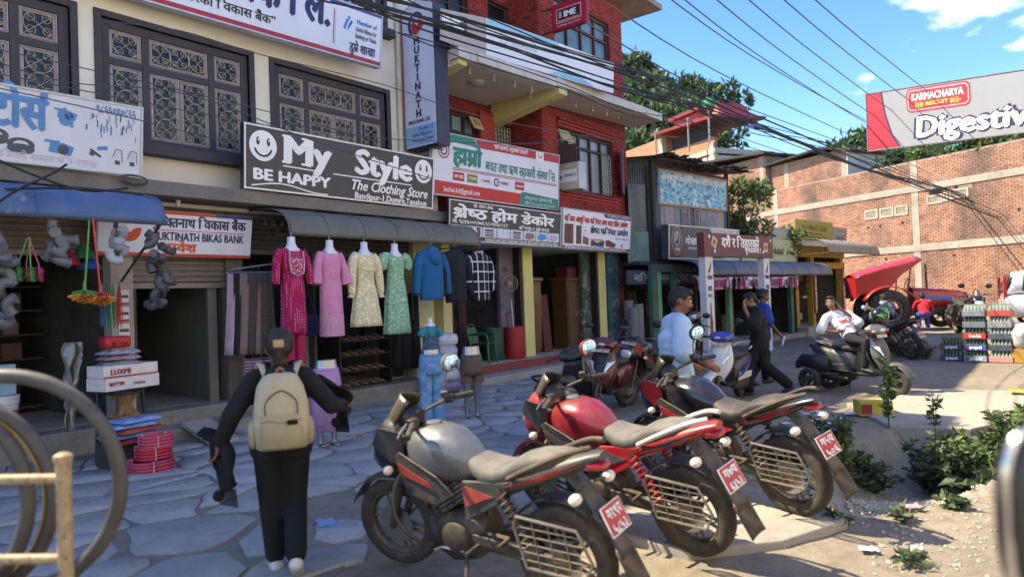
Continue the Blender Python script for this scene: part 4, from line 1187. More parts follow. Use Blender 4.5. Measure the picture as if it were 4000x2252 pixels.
c = k.mix(k.rng(vz.outputs['Distance'], .1, .6), lin('#2f8fb0'), lin('#8fc4d2')); c = k.mix(k.rng(k.noise(5, 5, .7), .52, .6), c, lin('#cfe0e2'))
c = k.mix(k.rng(vz.outputs['Color'], .6, .75, 0, .7), c, lin('#2d6488'))
FADED = k.out(c, .7)
s = bsign('restaurant_board', 'sun-faded blue momo restaurant board with a town picture on the plank wall', .2, 4.05, 4.44, 5.5, -.08, FADED, frame=M('#a98b6a', .7), fw=.06)
s.text('BANDIPURE MO:MO, RESTAURANT', .18, .78, .2, M('#e3ddd4', .6, 0, .15, 6), bold=.06, width=3.5)
# ground floor of the shack and the restaurant beside it
rest = rowb('restaurant', 'low dark restaurant front with green posts under the long awning')
GRN = M('#3d6a58', .65, 0, .3, 3, bump=.3, spot=.25, spotcol='#6d7f6a', stretch=(3, 3, .5)); GRN2 = M('#6d9a7d', .65, 0, .25, 3, bump=.3, spot=.2, spotcol='#a9a37f', stretch=(3, 3, .5))
for x, m_, w in ((-.55, GRN, .11), (-.3, GRN2, .09), (.5, GRN, .08), (3.6, GRN2, .1), (7.95, GRN, .11), (5.6, GRN, .08)):
    b = MB(); b.box(x - w, x + w, -.35, -.2, .02, 2.4); b.build('post', m_, rest, smooth=0, bevel=.01)
b = MB(); b.box(-.65, 8.6, -.34, -.22, 2.4, 2.62); b.build('beam', M('#4a5a50', .7, 0, .3, 3), rest, smooth=0)
b = MB(); b.box(-1.0, 8.6, 2.9, 3.0, 0, 3.4); b.box(-1.0, -.9, .9, 3, 0, 3.3); b.box(8.5, 8.6, -.2, 3, 0, 3.4); b.build('inner_wall', INNERDK, rest, smooth=0)
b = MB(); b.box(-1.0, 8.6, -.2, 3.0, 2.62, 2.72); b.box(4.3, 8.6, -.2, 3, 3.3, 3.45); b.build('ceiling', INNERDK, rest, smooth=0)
b = MB(); b.box(-1.0, 8.6, -.5, 3.0, -.05, .14); b.build('floor', CONC, rest, smooth=0)
b = MB(); b.box(4.35, 8.6, -.1, .0, 2.72, 3.3); b.build('fascia', PLANK3, rest, smooth=0)
for x in (1.3, 2.4, 4.6, 6.4):
    b = MB(); b.box(x, x + .7, .6, 1.2, .14, .95); b.box(x + .05, x + .65, 2.2, 2.6, 1.0, 1.9); o_ = b.build('counter', M('#4b433c', .7, 0, .4, 3), rest, smooth=0, bevel=.02); o_['kind'] = 'stuff'
s = bsign('restaurant_board', 'dark blue restaurant name board hanging under the eaves', -1.55, 2.3, 2.06, 2.46, -.16, M('#2b3a4e', .7, 0, .3, 2, dust=.2), tilt=.0)
s.text('बान्दिपुर मम रेष्टुरेण्ट एण्ड', .3, .1, .27, M('#8f9a9c', .7), bold=.04, width=3.4)
# beer-brand boards
s = bsign('beer_sign', 'charcoal beer board with a bird emblem above the awning', -.02, 3.95, 2.78, 3.78, -.5, M('#4b4a50', .45, 0, .12, 1.5, dust=.15), thick=.25, frame=WINK)
s.rect(.12, .05, .72, .97, M('#6a3a2e', .5, 0, .3, 2), 'stripe'); s.disc(.42, .54, .28, M('#c9a06a', .5), 'emblem', .006, ry=.42); s.disc(.42, .54, .255, M('#5a5d66', .5), 'emblem', .009, ry=.395); s.disc(.42, .6, .17, M('#9aa0a8', .5), 'emblem', .011, ry=.22)
s.poly([(.3, .44), (.42, .58), (.52, .8), (.5, .6), (.44, .46)], M('#3a2a28', .5), 'emblem', .014); s.disc(.42, .5, .1, M('#8f5a3a', .5), 'emblem', .013, ry=.06)
s.text('गोर्खा', .3, .24, .12, WINK, bold=.03, width=.25, lift=.016)
s.text('गोर्खा स्ट्रङ्ग', .86, .44, .3, WINK, bold=.03, width=1.3); s.text('GORKHA STRONG', 1.0, .3, .1, WINK, bold=.03, width=.8)
s.poly([(2.2, .98), (3.9, .98), (3.9, .05), (3.0, .05)], M('#b9bcc2', .5), 'print')
s = bsign('beer_sign', 'pale green festival beer board next to the charcoal one', 4.15, 8.05, 2.66, 3.56, -.5, M('#a9b88f', .5, 0, .12, 1.2, dust=.1), thick=.1)
s.rect(0, .62, 1.6, .9, M('#8fa6a0', .5)); s.text('शुभकामना भेनोको', 2.9, .34, .3, INKB, bold=.03, align='R', width=2.0); s.poly([(3.1, .3), (3.2, .5), (3.3, .62), (3.28, .42)], INKB); s.text('गोर्खा', 3.35, .34, .2, INKB, bold=.03, width=.42)
s = bsign('small_board', 'little print board with red and teal pictures above the pale green one', 5.7, 7.7, 3.6, 3.98, -.5, M('#8fa9a2', .5, 0, .15, 3))
s.rect(.0, .02, .62, .36, M('#b56a6e', .5)); s.text('PARTY', .05, .1, .2, WINK, bold=.05, width=.5); s.disc(1.2, .16, .1, M('#c9a48d', .5)); s.disc(1.45, .18, .1, M('#c9a48d', .5))
awning('awning', 'long grey sheet metal awning over the restaurant front', .3, 9.2, -.25, 2.76, -1.35, 2.28, M('#6d7780', .5, .3, .2, 1.2, dust=.3, dcol='#8a8d8c'), org=RB, rz=RBA, seams=9)
for x in (1.0, 4.4, 8.2):
    b = MB(); b.tube([bpt(x - .3, -.28, 1.6), bpt(x, -1.3, 2.28)], .016, 6); tag(b.build('awning_strut', RUSTY), 'thin strut propping the long grey awning', 'strut', 'struts under the long awning')
# festival arch: maroon panel on two white pillars
arch = rowb('festival_arch', 'maroon festival greeting panel on two white lettered pillars', 'banner')
MAR = M('#6d3438', .55, 0, .12, 1.5, dust=.1)
for x0, x1 in ((-1.08, -.72), (2.02, 2.36)):
    b = MB(); b.box(x0, x1, -2.36, -2.16, 0, 2.72); p_ = b.build('pillar', M('#d5d3d8', .5, 0, .1, 1.5, dust=.15), arch, smooth=0)
    cx = (x0 + x1) / 2
    b = MB(); b.poly([(cx + dx, -2.365, z) for dx, z in ((-.08, 2.28), (.0, 2.42), (.09, 2.6), (.07, 2.4), (.0, 2.26))]); b.build('emblem', M('#4a2a26', .5), p_, smooth=0)
    lettering(p_, 'गोर्खा', .15, (cx, -2.367, 2.1), (1, 0, 0), (0, 0, 1), INKB, bold=.03, align='C', width=.25)
    lettering(p_, '8%', .18, (cx, -2.367, 1.8), (1, 0, 0), (0, 0, 1), INKB, bold=.03, align='C', width=.2); lettering(p_, 'ALC.', .12, (cx, -2.367, 1.64), (1, 0, 0), (0, 0, 1), INKB, bold=.03, align='C', width=.24)
    b = MB(); b.poly([(cx + dx, -2.366, z) for dx, z in ((-.06, .5), (.06, .5), (.07, 1.0), (.03, 1.2), (.03, 1.45), (-.03, 1.45), (-.03, 1.2), (-.07, 1.0))]); b.build('printed_bottle', M('#8a4a2a', .4), p_, smooth=0)
    b = MB(); b.box(cx - .04, cx + .04, -2.368, -2.364, 1.42, 1.48); b.build('printed_cap', M('#b59a3a', .4), p_, smooth=0)
b = MB(); b.box(-1.2, 2.5, -2.42, -2.2, 2.7, 3.32); b.build('panel', MAR, arch, smooth=0)
b = MB(); b.box(-1.2, 2.5, -2.424, -2.42, 2.7, 2.8); b.build('lower_strip', M('#5a4a4a', .6), arch, smooth=0)
lettering(arch, 'दशैं र तिहारको', .36, (-.35, -2.43, 2.97), (1, 0, 0), (0, 0, 1), WINK, bold=.045, width=2.0)
lettering(arch, 'शुभकामना !', .2, (.85, -2.43, 2.83), (1, 0, 0), (0, 0, 1), WINK, bold=.045, width=.9)
for x, z, w in ((-.72, 3.08, .17), (2.05, 3.0, .16)):
    b = MB(); q = .3 if x < 0 else .78
    b.poly([(x + w * math.cos(q + a), -2.428, z + w * 1.15 * math.sin(q + a)) for a in (0, PI / 2, PI, 1.5 * PI)]); b.build('kite_print', M('#d5bd8a', .5), arch, smooth=0)
    b = MB(); b.poly([(x + .55 * w * math.cos(q + a), -2.432, z + .6 * w * math.sin(q + a)) for a in (0, PI / 2, PI, 1.5 * PI)]); b.build('kite_print', M('#7a5a4a', .5), arch, smooth=0)
for x, z in ((-1.0, 3.22), (-.75, 2.84), (1.85, 2.86), (2.3, 3.2)):
    b = MB(); b.poly([(x, -2.43, z), (x + .05, -2.43, z - .06), (x + .09, -2.43, z + .02), (x + .04, -2.43, z + .06)]); b.build('kite_print', WINK, arch, smooth=0)
# bunting
bun = rowb('bunting', 'string of pink and white printed paper flags under the long awning', 'bunting')
b = MB(); b.tube([(-.1, -1.38, 2.22), (1.5, -1.4, 2.17), (3, -1.4, 2.2), (4.5, -1.4, 2.16), (6.3, -1.38, 2.2)], .006, 4); b.build('string', WINK, bun)
for i in range(22):
    x = .0 + i * .285 + rs.uniform(-.03, .03); w, h = .21, .36; y = -1.4 + rs.uniform(-.04, .04); a = rs.uniform(-.12, .12)
    b = MB(); pts = []
    for z in (2.19, 2.07, 1.95, 2.19 - h):
        cz = 2.19 - z; pts.append([(x + a * cz, y - .05 * math.sin(cz * 6 + i), z), (x + w + a * cz, y + .03 * math.sin(cz * 5 + i), z)])
    for p, q in zip(pts, pts[1:]): b.quad(q[0], q[1], p[1], p[0])
    fl = b.build('flag', M(('#c98aa6', '#e3dfe2', '#b8507a')[(i * 2 + i // 4) % 3], .7, 0, .15, 6), bun, solid=.002)
    b = MB(); b.quad((x + .05, y - .055, 1.9), (x + .16, y - .05, 1.9), (x + .16, y - .05, 2.1), (x + .05, y - .055, 2.1)); b.build('flag_print', M(('#7a3a58', '#3a2a3a', '#d8b8c6')[(i * 2 + i // 4) % 3], .7), fl, smooth=0)
# yellow shop at the end of the row
ysh = rowb('yellow_shop', 'small shop with yellow painted timber front at the end of the row')
YP = M('#b5913a', .65, 0, .25, 3, bump=.3, spot=.3, spotcol='#7a6230', stretch=(3, 3, .5))
for x0, x1 in ((8.75, 9.0), (10.15, 10.4), (12.9, 13.2)):
    b = MB(); b.box(x0, x1, -.12, .1, 0, 3.3); b.build('post', YP, ysh, smooth=0, bevel=.01)
for z0, z1 in ((2.55, 2.8), (3.0, 3.4)):
    b = MB(); b.box(8.75, 13.25, -.16, -.125, z0, z1); b.build('beam', YP, ysh, smooth=0)
b = MB(); b.box(8.7, 13.3, 2.6, 2.7, 0, 4.2); b.box(8.65, 8.72, 0, 2.7, 0, 4); b.box(13.15, 13.25, .1, 2.7, 0, 4.2); b.build('wall', M('#6d665c', .85, 0, .3, 2), ysh, smooth=0)
b = MB(); b.box(8.7, 13.2, -.1, 2.6, 3.3, 3.45); b.build('ceiling', INNERDK, ysh, smooth=0)
b = MB(); b.box(8.6, 13.4, -.6, 2.6, -.05, .3); b.build('floor', CONC, ysh, smooth=0)
for i in range(26):
    x = rs.uniform(9.2, 12.7); z = rs.uniform(.6, 2.6); y = rs.uniform(.5, 2.2)
    b = MB(); b.cbox((x, y, z), (rs.uniform(.15, .4), .2, rs.uniform(.1, .4)), (0, 0, rs.uniform(-.4, .4))); b.build('stock_item', M(rs.choice(['#8f8a80', '#3b4a5a', '#6d4a3a', '#a9a9a0', '#2c3a34', '#6a2f2c']), .6), ysh, smooth=0, bevel=.01)
for x in (10.3, 13.0):
    b = MB(); b.box(x - .09, x + .09, -.2, -.17, .8, 2.6); p_ = b.build('paint_banner', M('#9a6a52', .6), ysh, smooth=0)
    lettering(p_, 'Rupali Paints', .15, (x + .05, -.205, .95), (0, 0, 1), (-1, 0, 0), WINK, bold=.03, width=1.4)
awning('awning', 'curved sheet awning with faded end over the yellow shop', 8.9, 13.9, -.2, 3.66, -1.35, 3.1, M('#8f8a7f', .5, .3, .2, 1.2, dust=.4, dcol='#a39a86'), org=RB, rz=RBA, seams=5)
s = bsign('shop_sign', 'faded yellow shop board above the curved awning', 8.9, 12.3, 3.72, 4.46, -.1, M('#a59a4a', .6, 0, .2, 1.5, dust=.2))
s.text('न्यू न्यौपाने ट्रेडर्स', .5, .34, .28, M('#6a6a3a', .6), bold=.03, width=2.3); s.text('हार्डवेयर तथा पेन्ट', .9, .18, .12, M('#55552f', .6), bold=.02, width=1.5); s.text('रंग रोगन तथा निर्माण सामाग्री पाइन्छ', .4, .05, .1, M('#4a4a2f', .6), width=2.5)
s = bsign('shop_sign', 'torn greyish white board beside the yellow one', 12.32, 13.7, 3.68, 4.3, -.1, M('#a8a29c', .7, 0, .3, 3, spot=.35, spotcol='#6d6560'))
s.text('ट्रेडर्स', .3, .12, .18, M('#5a5560', .6), bold=.03, width=.8)

# ------------------------------------------------------------------ raw brick buildings beyond
FA = (33.58, 1.18); FANG = R(63.685)
def fpt(s_, n, z=0):   # along the wall, n metres towards the street
    return (FA[0] + math.cos(FANG) * s_ - math.sin(FANG) * n, FA[1] + math.sin(FANG) * s_ + math.cos(FANG) * n, z)
BANDC = m_concrete('#8f857a', '#b3a898', '#5a5048', .8, 'frame_concrete')
def raw_building(name, label, s0, s1, ztop, bands, cols, singles, seed, holes=(), n=0., top=None, depth=6):
    o = thing(name, label, 'building', fpt(s0, n), FANG)
    L = s1 - s0
    b = MB()
    wall_with_holes(b, 0, L, 0, .25, 0, ztop, [(h[0] - s0, h[1] - s0, h[2], h[3]) for h in holes])
    b.box(0, .25, -depth, -.001, 0, ztop - .02); b.box(L - .25, L, -depth, -.001, 0, ztop - .02)
    return o, L, b
def raw(name, label, s0, s1, ztop, bands, cols, singles, seed, holes=(), n=0., depth=6.):
    o = thing(name, label, 'building', fpt(s0, n), FANG); L = s1 - s0
    # local frame: x along the wall, +y towards the street side
    b = MB(); hh = [(h[0] - s0, h[1] - s0, h[2], h[3]) for h in holes]
    wall_with_holes(b, 0, L, -.25, 0, 0, ztop, hh)
    b.box(0, .25, -depth, -.26, 0, ztop); b.box(L - .25, L, -depth, -.26, 0, ztop); b.box(.26, L - .26, -depth, -depth + .2, 0, ztop)
    b.build('wall', MORTAR_RAW, o, smooth=0)
    hb = hh + [(c - .16, c + .16, 0, ztop + 1) for c in [q - s0 for q in cols]] + [(-1, L + 1, z - .15, z + .15) for z in bands]
    # bricks are laid mirrored: run from the far end back so the faces look at the street
    bw = brickwork(o, (L, 0), PI, L, .2, ztop, [(L - h[1], L - h[0], h[2], h[3]) for h in hb], RAWBRICK, singles, bw=.24, bh=.085, mo=.016, proud=.02, jit=.006, seed=seed)
    for c in cols:
        q = MB(); q.box(c - s0 - .16, c - s0 + .16, .001, .035, 0, ztop); q.build('column', BANDC, o, smooth=0)
    for z in bands:
        q = MB(); q.box(0, L, .002, .06, z - .15, z + .15); q.build('band', BANDC, o, smooth=0, bevel=.01)
    return o, L
far1, _ = raw('raw_brick_building', 'long unplastered brick wall with concrete bands behind the tractor', -3.5, 13.2, 7.3, (3.4, 6.05), (-1.5, 4.25, 12.3), 280, 21, holes=[(5.35, 5.95, 5.0, 5.35), (6.15, 6.75, 5.0, 5.35), (1.75, 2.5, 5.72, 6.1 - .2), (3.0, 3.6, 5.6, 5.88)])
b = MB()
for s0, s1, z0, z1 in ((5.3, 6.0, 4.95, 5.4), (6.1, 6.8, 4.95, 5.4), (4.6, 5.25, 4.95, 5.4), (1.9, 2.7, 5.35, 5.75), (3.0, 3.7, 5.25, 5.65), (2.75, 2.98, 5.3, 5.7)):
    x0, x1 = s0 + 3.5, s1 + 3.5
    b = MB(); b.box(x0, x1, .02, .05, z0, z0 + .08); b.box(x0, x1, .02, .05, z1 - .08, z1); b.box(x0, x0 + .08, .021, .05, z0 + .08, z1 - .08); b.box(x1 - .08, x1, .021, .05, z0 + .08, z1 - .08)
    v_ = b.build('vent_block', M('#b5a793', .9, 0, .2, 4), far1, smooth=0)
    b = MB(); b.box(x0 + .08, x1 - .08, .012, .03, z0 + .08, z1 - .08); b.build('vent_infill', M('#8d8376', .9, 0, .3, 4), v_, smooth=0)
for i in range(12):
    b = MB(); s_ = rs.uniform(0, 13); z = rs.choice([2.9, 3.0, 1.2, 4.6]) + rs.uniform(-.05, .05)
    b.lathe([(.07, 0), (.065, .03), (.02, .028)], (s_, .0, 0), axis='Y', n=8); b.build('hole_shade_disc', M('#332822', .95), far1, loc=(0, .0, z))  # dark discs on the wall stand in for shaded holes
far2, _ = raw('raw_brick_building', 'taller unplastered brick house under a dark tin roof edge', 13.22, 22.0, 9.4, (6.0, 3.2), (13.5, 19.2), 60, 22, n=-.3)
b = MB(); b.prism([(-.4, .5, 9.4), (9.2, .5, 10.2), (9.2, -6, 10.2), (-.4, -6, 9.4)][::-1], (0, 0, .12)); b.build('roof', M('#3a3532', .7, .3, .3, 2), far2, smooth=0)
far3, _ = raw('raw_brick_building', 'unplastered brick building with a gabled dark roof line and white end wall', 8.0, 13.1, 8.75, (6.0,), (8.3, 12.0), 0, 23, n=-.6)
b = MB(); b.prism([(-.4, .45, 8.5), (1.4, .45, 8.95), (5.3, .45, 8.75), (5.3, -5.5, 8.75), (1.4, -5.5, 8.95), (-.4, -5.5, 8.5)][::-1], (0, 0, .1)); b.build('roof', M('#3a3532', .7, .3, .3, 2), far3, smooth=0)
b = MB(); b.box(-.04, .0, -5.5, .2, 6.5, 8.5); b.build('end_wall', M('#c9c6bd', .8), far3, smooth=0)
# house on the slope with a red roof terrace and a water tank
fh = thing('hill_house', 'brick and concrete house with a red roofed terrace on the slope behind', 'building', (46, 21.5, 0), R(62))
def loc_wall(x0, x1, z0, z1, nm='wall', m_=None):
    b = MB(); b.box(x0, x1, -5, 0, z0, z1); return b.build(nm, m_ or RAWBRICK, fh, smooth=0)
FHB = M('#b07a5c', .9, 0, .25, 2.5, bump=.5, bscale=14, spot=.2)
loc_wall(-4.5, 12, 0, 10.6, 'wall', FHB)
for z in (8.0, 10.4, 10.9):
    b = MB(); b.box(-4.6, 12.1, -5.1, .06, z, z + .35); b.build('band', M('#b5ab9c', .9, 0, .2, 2), fh, smooth=0)
loc_wall(1.2, 12, 11.25, 13.2, 'upper_wall', FHB)
for x in (1.0, -4.5, 6.0):
    b = MB(); b.box(x, x + .4, -.3, .08, 8, 13.2 if x > 0 else 11.6); b.build('column', M('#b5ab9c', .9, 0, .2, 2), fh, smooth=0)
b = MB(); b.box(-4.5, 1.0, -.3, -.05, 11.25, 12.0); b.build('parapet', FHB, fh, smooth=0)
REDT = M('#7d2428', .5, .1, .2, 2)
b = MB(); b.prism([(-5.6, .8, 12.95), (1.4, .8, 13.3), (1.4, -3.5, 13.4), (-5.6, -3.5, 13.1)][::-1], (0, 0, .2)); b.build('terrace_roof', REDT, fh, smooth=0)
b = MB(); b.box(-1.6, 1.2, -4, -1.2, 13.4, 14.5); b.build('roof_box', M('#a33a34', .6), fh, smooth=0)
b = MB(); b.box(-1.9, 1.5, -4.3, -.9, 14.5, 14.75); b.build('roof_box_cap', REDT, fh, smooth=0)
b = MB(); b.prism([(-4.6, -1.2, 13.2), (-2.4, -1.2, 13.2), (-3.5, -1.2, 14.5)], (0, -2, 0)); b.build('gable', M('#c98f80', .6), fh, smooth=0)
b = MB(); b.prism([(-4.8, -1.0, 13.1), (-3.5, -1.0, 14.65), (-3.5, -1.0, 14.45), (-4.6, -1.0, 13.0)], (0, -2.5, 0)); b.build('gable_roof', REDT, fh, smooth=0)
for x in (-5.3, -3.2, .5):
    b = MB(); b.tube([(x, 1.0, 11.2), (x, 1.0, 13.5)], .06, 6); b.build('terrace_post', M('#8d8d88', .5), fh)
b = MB(); b.box(-3.5, .6, -.6, -.5, 11.6, 13.0); b.build('terrace_shade_panel', M('#2a2a2c', .8), fh, smooth=0)  # dark panel painted for the shade inside the terrace
tk = thing('water_tank', 'green plastic water tank on a stand on the roof', 'tank', (53.1, 21.35, 15.6))
b = MB(); b.lathe([(.74, 0), (.78, .2), (.74, .35), (.78, .5), (.74, .65), (.78, .8), (.74, .95), (.7, 1.3), (.45, 1.5), (.25, 1.55), (.25, 1.7), (.0, 1.72)], n=20); b.build('barrel', M('#1d7a4c', .4, 0, .15, 2), tk, smooth=25)
b = MB()
for x, y in ((-.5, -.5), (.5, -.5), (.5, .5), (-.5, .5)): b.tube([(x, y, -1.4), (x, y, 0)], .05, 5)
b.box(-.8, .8, -.8, .8, -.1, 0); o_ = b.build('stand', RUSTY, tk, smooth=0); o_['kind'] = 'stuff'
tb = thing('far_house', 'low distant house with turquoise bands beyond the brick wall', 'building', (80, 8, 0), R(70))
b = MB(); b.box(-6, 7, -5, 0, 0, 15.0); b.build('wall', M('#c9c7bd', .8, 0, .2, 1), tb, smooth=0)
for z in (12.2, 14.6):
    b = MB(); b.box(-6.2, 7.2, -5, .1, z, z + .7); b.build('band', M('#3fa79a', .6), tb, smooth=0)
for i in range(6):
    b = MB(); b.box(-5 + i * 2, -3.8 + i * 2, .01, .08, 13.1, 14.4); b.build('window', M('#3f5a5a', .3), tb, smooth=0)

# ------------------------------------------------------------------ advertising billboard
BBL, BBR = Vector((20.99, 4.03, 5.46)), Vector((17.6, -1.2, 4.73))
s = Sign('billboard', 'huge white and red biscuit billboard with navy edged lettering Digestive', BBL, BBR, BBR + Vector((0, 0, 1.28)), BBL + Vector((0, 0, 1.6)), M('#8f939a', .5, 0, .06, 1), .12, M('#9aa0a4', .4, .5))
BR_ = ink('#b5283c')
Wd, Hd = s.W, s.H
s.poly([(0, 0), (1.05, 0), (.8, .22 * Hd), (.6, .6 * Hd), (.5, Hd), (0, Hd)], BR_); s.line([(1.07, 0), (.82, .22 * Hd), (.62, .6 * Hd), (.52, Hd)], .05, NAVY)
def rrect(x0, y0, x1, y1, r, n=5):
    o = []
    for cx, cy_, a in ((x1 - r, y0 + r, -90), (x1 - r, y1 - r, 0), (x0 + r, y1 - r, 90), (x0 + r, y0 + r, 180)):
        o += [(cx + r * math.cos(R(a + 90 * i / n)), cy_ + r * math.sin(R(a + 90 * i / n))) for i in range(n + 1)]
    return o
s.poly(rrect(1.3, .8, 3.05, 1.38, .14), BR_, 'badge', .004); s.poly(rrect(1.34, .84, 3.01, 1.34, .12), ink('#d9a9b0'), 'badge', .007); s.poly(rrect(1.37, .87, 2.98, 1.31, .1), BR_, 'badge', .010)
s.text('KARMACHARYA', 2.17, 1.08, .24, WINK, bold=.05, align='C', width=1.42, lift=.016); s.text('-}}}} BISCUIT {{{{-', 2.17, .93, .13, ink('#e0c05a'), bold=.05, align='C', width=1.3, lift=.016)
mb = MB(); text_mb(mb, 'Digestive', .72, (1.5, .18, 0), (1, .01, 0), (0, 1, 0), bold=.12, width=3.3, slant=.12); s.add(mb, NAVY, 'lettering', .005)
s.text('Digestive', 1.52, .2, .68, WINK, bold=.05, width=3.22, slant=.12, lift=.018)
for t in (1.18,):
    p = BBL.lerp(BBR, t); b = MB(); b.tube([(p.x + .3, p.y - .12, 0), (p.x + .3, p.y - .12, p.z + 1.3)], .12, 8); b.build('post', RUSTY, s.e, loc=tuple(-s.o))
for h_ in (.25, 1.05):
    a_ = BBL.lerp(BBR, .02); c_ = BBL.lerp(BBR, 1.19); b = MB(); b.tube([(a_.x + .2, a_.y - .1, a_.z + h_), (c_.x + .2, c_.y - .1, c_.z + h_)], .05, 6); b.build('rail', RUSTY, s.e, loc=tuple(-s.o))

# ------------------------------------------------------------------ cables
CABLE = M('#2c2c2f', .6, 0, .2, 3); CABLEG = M('#4a4c50', .6, 0, .2, 3)
rs = random.Random(9)
def cable(pts, r, label, group, m_=None, k=5, jit=0.):
    q = [Vector(p) + Vector((0, rs.uniform(-jit, jit), rs.uniform(-jit, jit))) for p in pts]
    b = MB(); b.tube(smooth_path(q, k), r, 5)
    return tag(b.build('power_cable', m_ or CABLE), label, 'cable', group)
MAINC = [(5.83, 7.82, 6.1), (7.05, 7.89, 6.14), (9.54, 7.97, 6.4), (13.78, 7.45, 6.45), (17.45, 6.86, 6.42), (21.8, 6.21, 6.22), (26.57, 5.05, 5.83), (32.92, 3.49, 5.46), (41.45, 0.83, 4.51)]
MAIN2 = [(5.94, 7.68, 6.17), (7.89, 7.63, 6.44), (10.82, 7.16, 6.43), (14.32, 6.78, 6.45), (18.28, 5.83, 6.04), (23.01, 4.72, 5.49), (29.39, 3.13, 4.88), (37.68, 0.77, 3.92)]
PB = [(5.84, 7.02, 5.82), (8.39, 7.01, 6.04), (12.45, 6.72, 6.18), (16.87, 5.99, 5.89), (21.68, 4.77, 5.62), (31.17, 2.51, 4.68)]
PC = [(6.85, 7.35, 5.66), (8.77, 7.34, 5.77), (10.81, 7.19, 5.66), (12.89, 6.99, 5.58), (15.61, 6.78, 5.69), (20.76, 5.93, 5.53)]
for i in range(5): cable(MAINC, .016 + .006 * (i == 0), 'thick sagging power cable in the bundle crossing the brick facade', 'bundled street cables', jit=.12)
for i in range(4): cable(MAIN2, .013 + .008 * (i == 0), 'thick sagging power cable in the bundle crossing the brick facade', 'bundled street cables', jit=.12)
for i in range(3): cable(PB, .012, 'thick sagging power cable in the bundle crossing the brick facade', 'bundled street cables', jit=.15)
for i in range(2): cable(PC, .01, 'thick sagging power cable in the bundle crossing the brick facade', 'bundled street cables', jit=.1)
for p in [[(7.2, 3.7, 5.46), (13.04, 4.37, 6.14), (22.15, 4.16, 6.48), (30.29, 3.57, 6.66)], [(7.31, 3.56, 5.45), (13.18, 4.21, 6.09), (22.24, 4.05, 6.33), (30.4, 3.42, 6.46)], [(7.55, 3.26, 5.44), (13.48, 3.82, 6.09), (22.52, 3.7, 6.39), (30.77, 2.97, 6.54)], [(7.79, 2.96, 5.42), (13.81, 3.41, 6.1), (22.89, 3.23, 6.44), (31.25, 2.36, 6.6)], [(8.05, 2.64, 5.41), (14.16, 2.97, 6.14), (23.26, 2.76, 6.64), (31.73, 1.75, 6.86)], [(8.27, 2.36, 5.4), (14.47, 2.57, 6.18), (23.63, 2.29, 6.84), (32.21, 1.13, 7.12)], [(6.81, 4.2, 5.33), (12.65, 4.87, 5.86), (22.1, 4.24, 5.89), (30.22, 3.67, 5.89)], [(6.83, 4.19, 4.92), (12.68, 4.85, 5.39), (22.14, 4.19, 5.59), (30.28, 3.61, 5.51)]]: cable(p, .010, 'overhead line stretched across the open blue sky', 'overhead lines in the sky', CABLEG)
for p in [[(2.52, 9.4, 4.82), (3.38, 8.71, 4.59), (4.82, 7.84, 4.27), (6.31, 7.16, 3.95)], [(2.52, 9.4, 4.68), (3.06, 8.87, 4.44), (4.14, 8.17, 4.37), (5.42, 7.36, 3.84), (6.89, 6.83, 3.48)], [(2.44, 9.12, 4.3), (2.94, 8.62, 4.13), (3.62, 8.3, 3.99), (4.44, 7.8, 3.77)], [(3.32, 8.65, 5.17), (4.07, 8.23, 5.15), (4.83, 7.81, 4.96), (6.19, 7.03, 4.7), (7.75, 6.53, 4.44), (10.56, 5.75, 4.37)], [(5.44, 8.24, 4.28), (6.7, 7.59, 4.15), (9.27, 6.72, 4.33), (10.59, 6.37, 4.66)], [(2.39, 8.78, 4.36), (3.51, 8.04, 4.13), (4.97, 7.52, 3.99)]]: cable(p, .007, 'thin service wire strung in front of the cream wall', 'thin wires on the cream wall', CABLEG)
for p in [[(2.41, 9.07, 3.5), (2.73, 8.8, 3.3), (3.12, 8.6, 3.16), (3.5, 8.39, 3.2)], [(2.3, 8.69, 2.94), (2.49, 8.71, 3.11), (2.79, 8.6, 3.31), (2.93, 8.55, 3.43)], [(2.41, 9.08, 3.16), (2.82, 8.7, 3.17), (3.28, 8.39, 3.15), (3.64, 8.34, 3.13)]]: cable(p, .014, 'slack black wire sagging over the blue awning', 'slack wires over the blue awning')
b = MB()
for i in range(5): b.tube([(4.02 + (.15 + .01 * i) * math.cos(2 * PI * k_ / 20), 9.44 + .01 * i, 3.5 + (.05 + .006 * i) * math.sin(2 * PI * k_ / 20)) for k_ in range(20)], .006, 4, closed=True)
o_ = tag(b.build('wire_coil', CABLEG), 'loose coil of wire hooked on the ledge by the hardware board', 'wire'); o_['kind'] = 'stuff'

# ------------------------------------------------------------------ greenery
def leaf_mat(a, b_, c_):
    k = NT('leaves'); g = k.n('ShaderNodeNewGeometry'); rp = g.outputs['Random Per Island']
    c = k.mix(k.rng(rp, 0, .7), lin(a), lin(b_)); c = k.mix(k.rng(rp, .85, 1.), c, lin(c_))
    k.out(c, .55); k.b.inputs['Subsurface Weight'].default_value = 0
    tr = k.n('ShaderNodeBsdfTranslucent', {'Color': c}); ms = k.n('ShaderNodeMixShader', {0: .28})
    k.t.links.new(k.b.outputs[0], ms.inputs[1]); k.t.links.new(tr.outputs[0], ms.inputs[2]); k.t.links.new(ms.outputs[0], k.t.nodes['Material Output'].inputs[0])
    return k.m
LEAF = leaf_mat('#4a5c30', '#5f7440', '#7d8a52'); LEAFD = leaf_mat('#39492f', '#4c5c3e', '#66704f'); LEAFH = leaf_mat('#3b5238', '#4a6341', '#65794a')
WOOD = M('#5a4a3a', .9, 0, .3, 6, bump=.5)
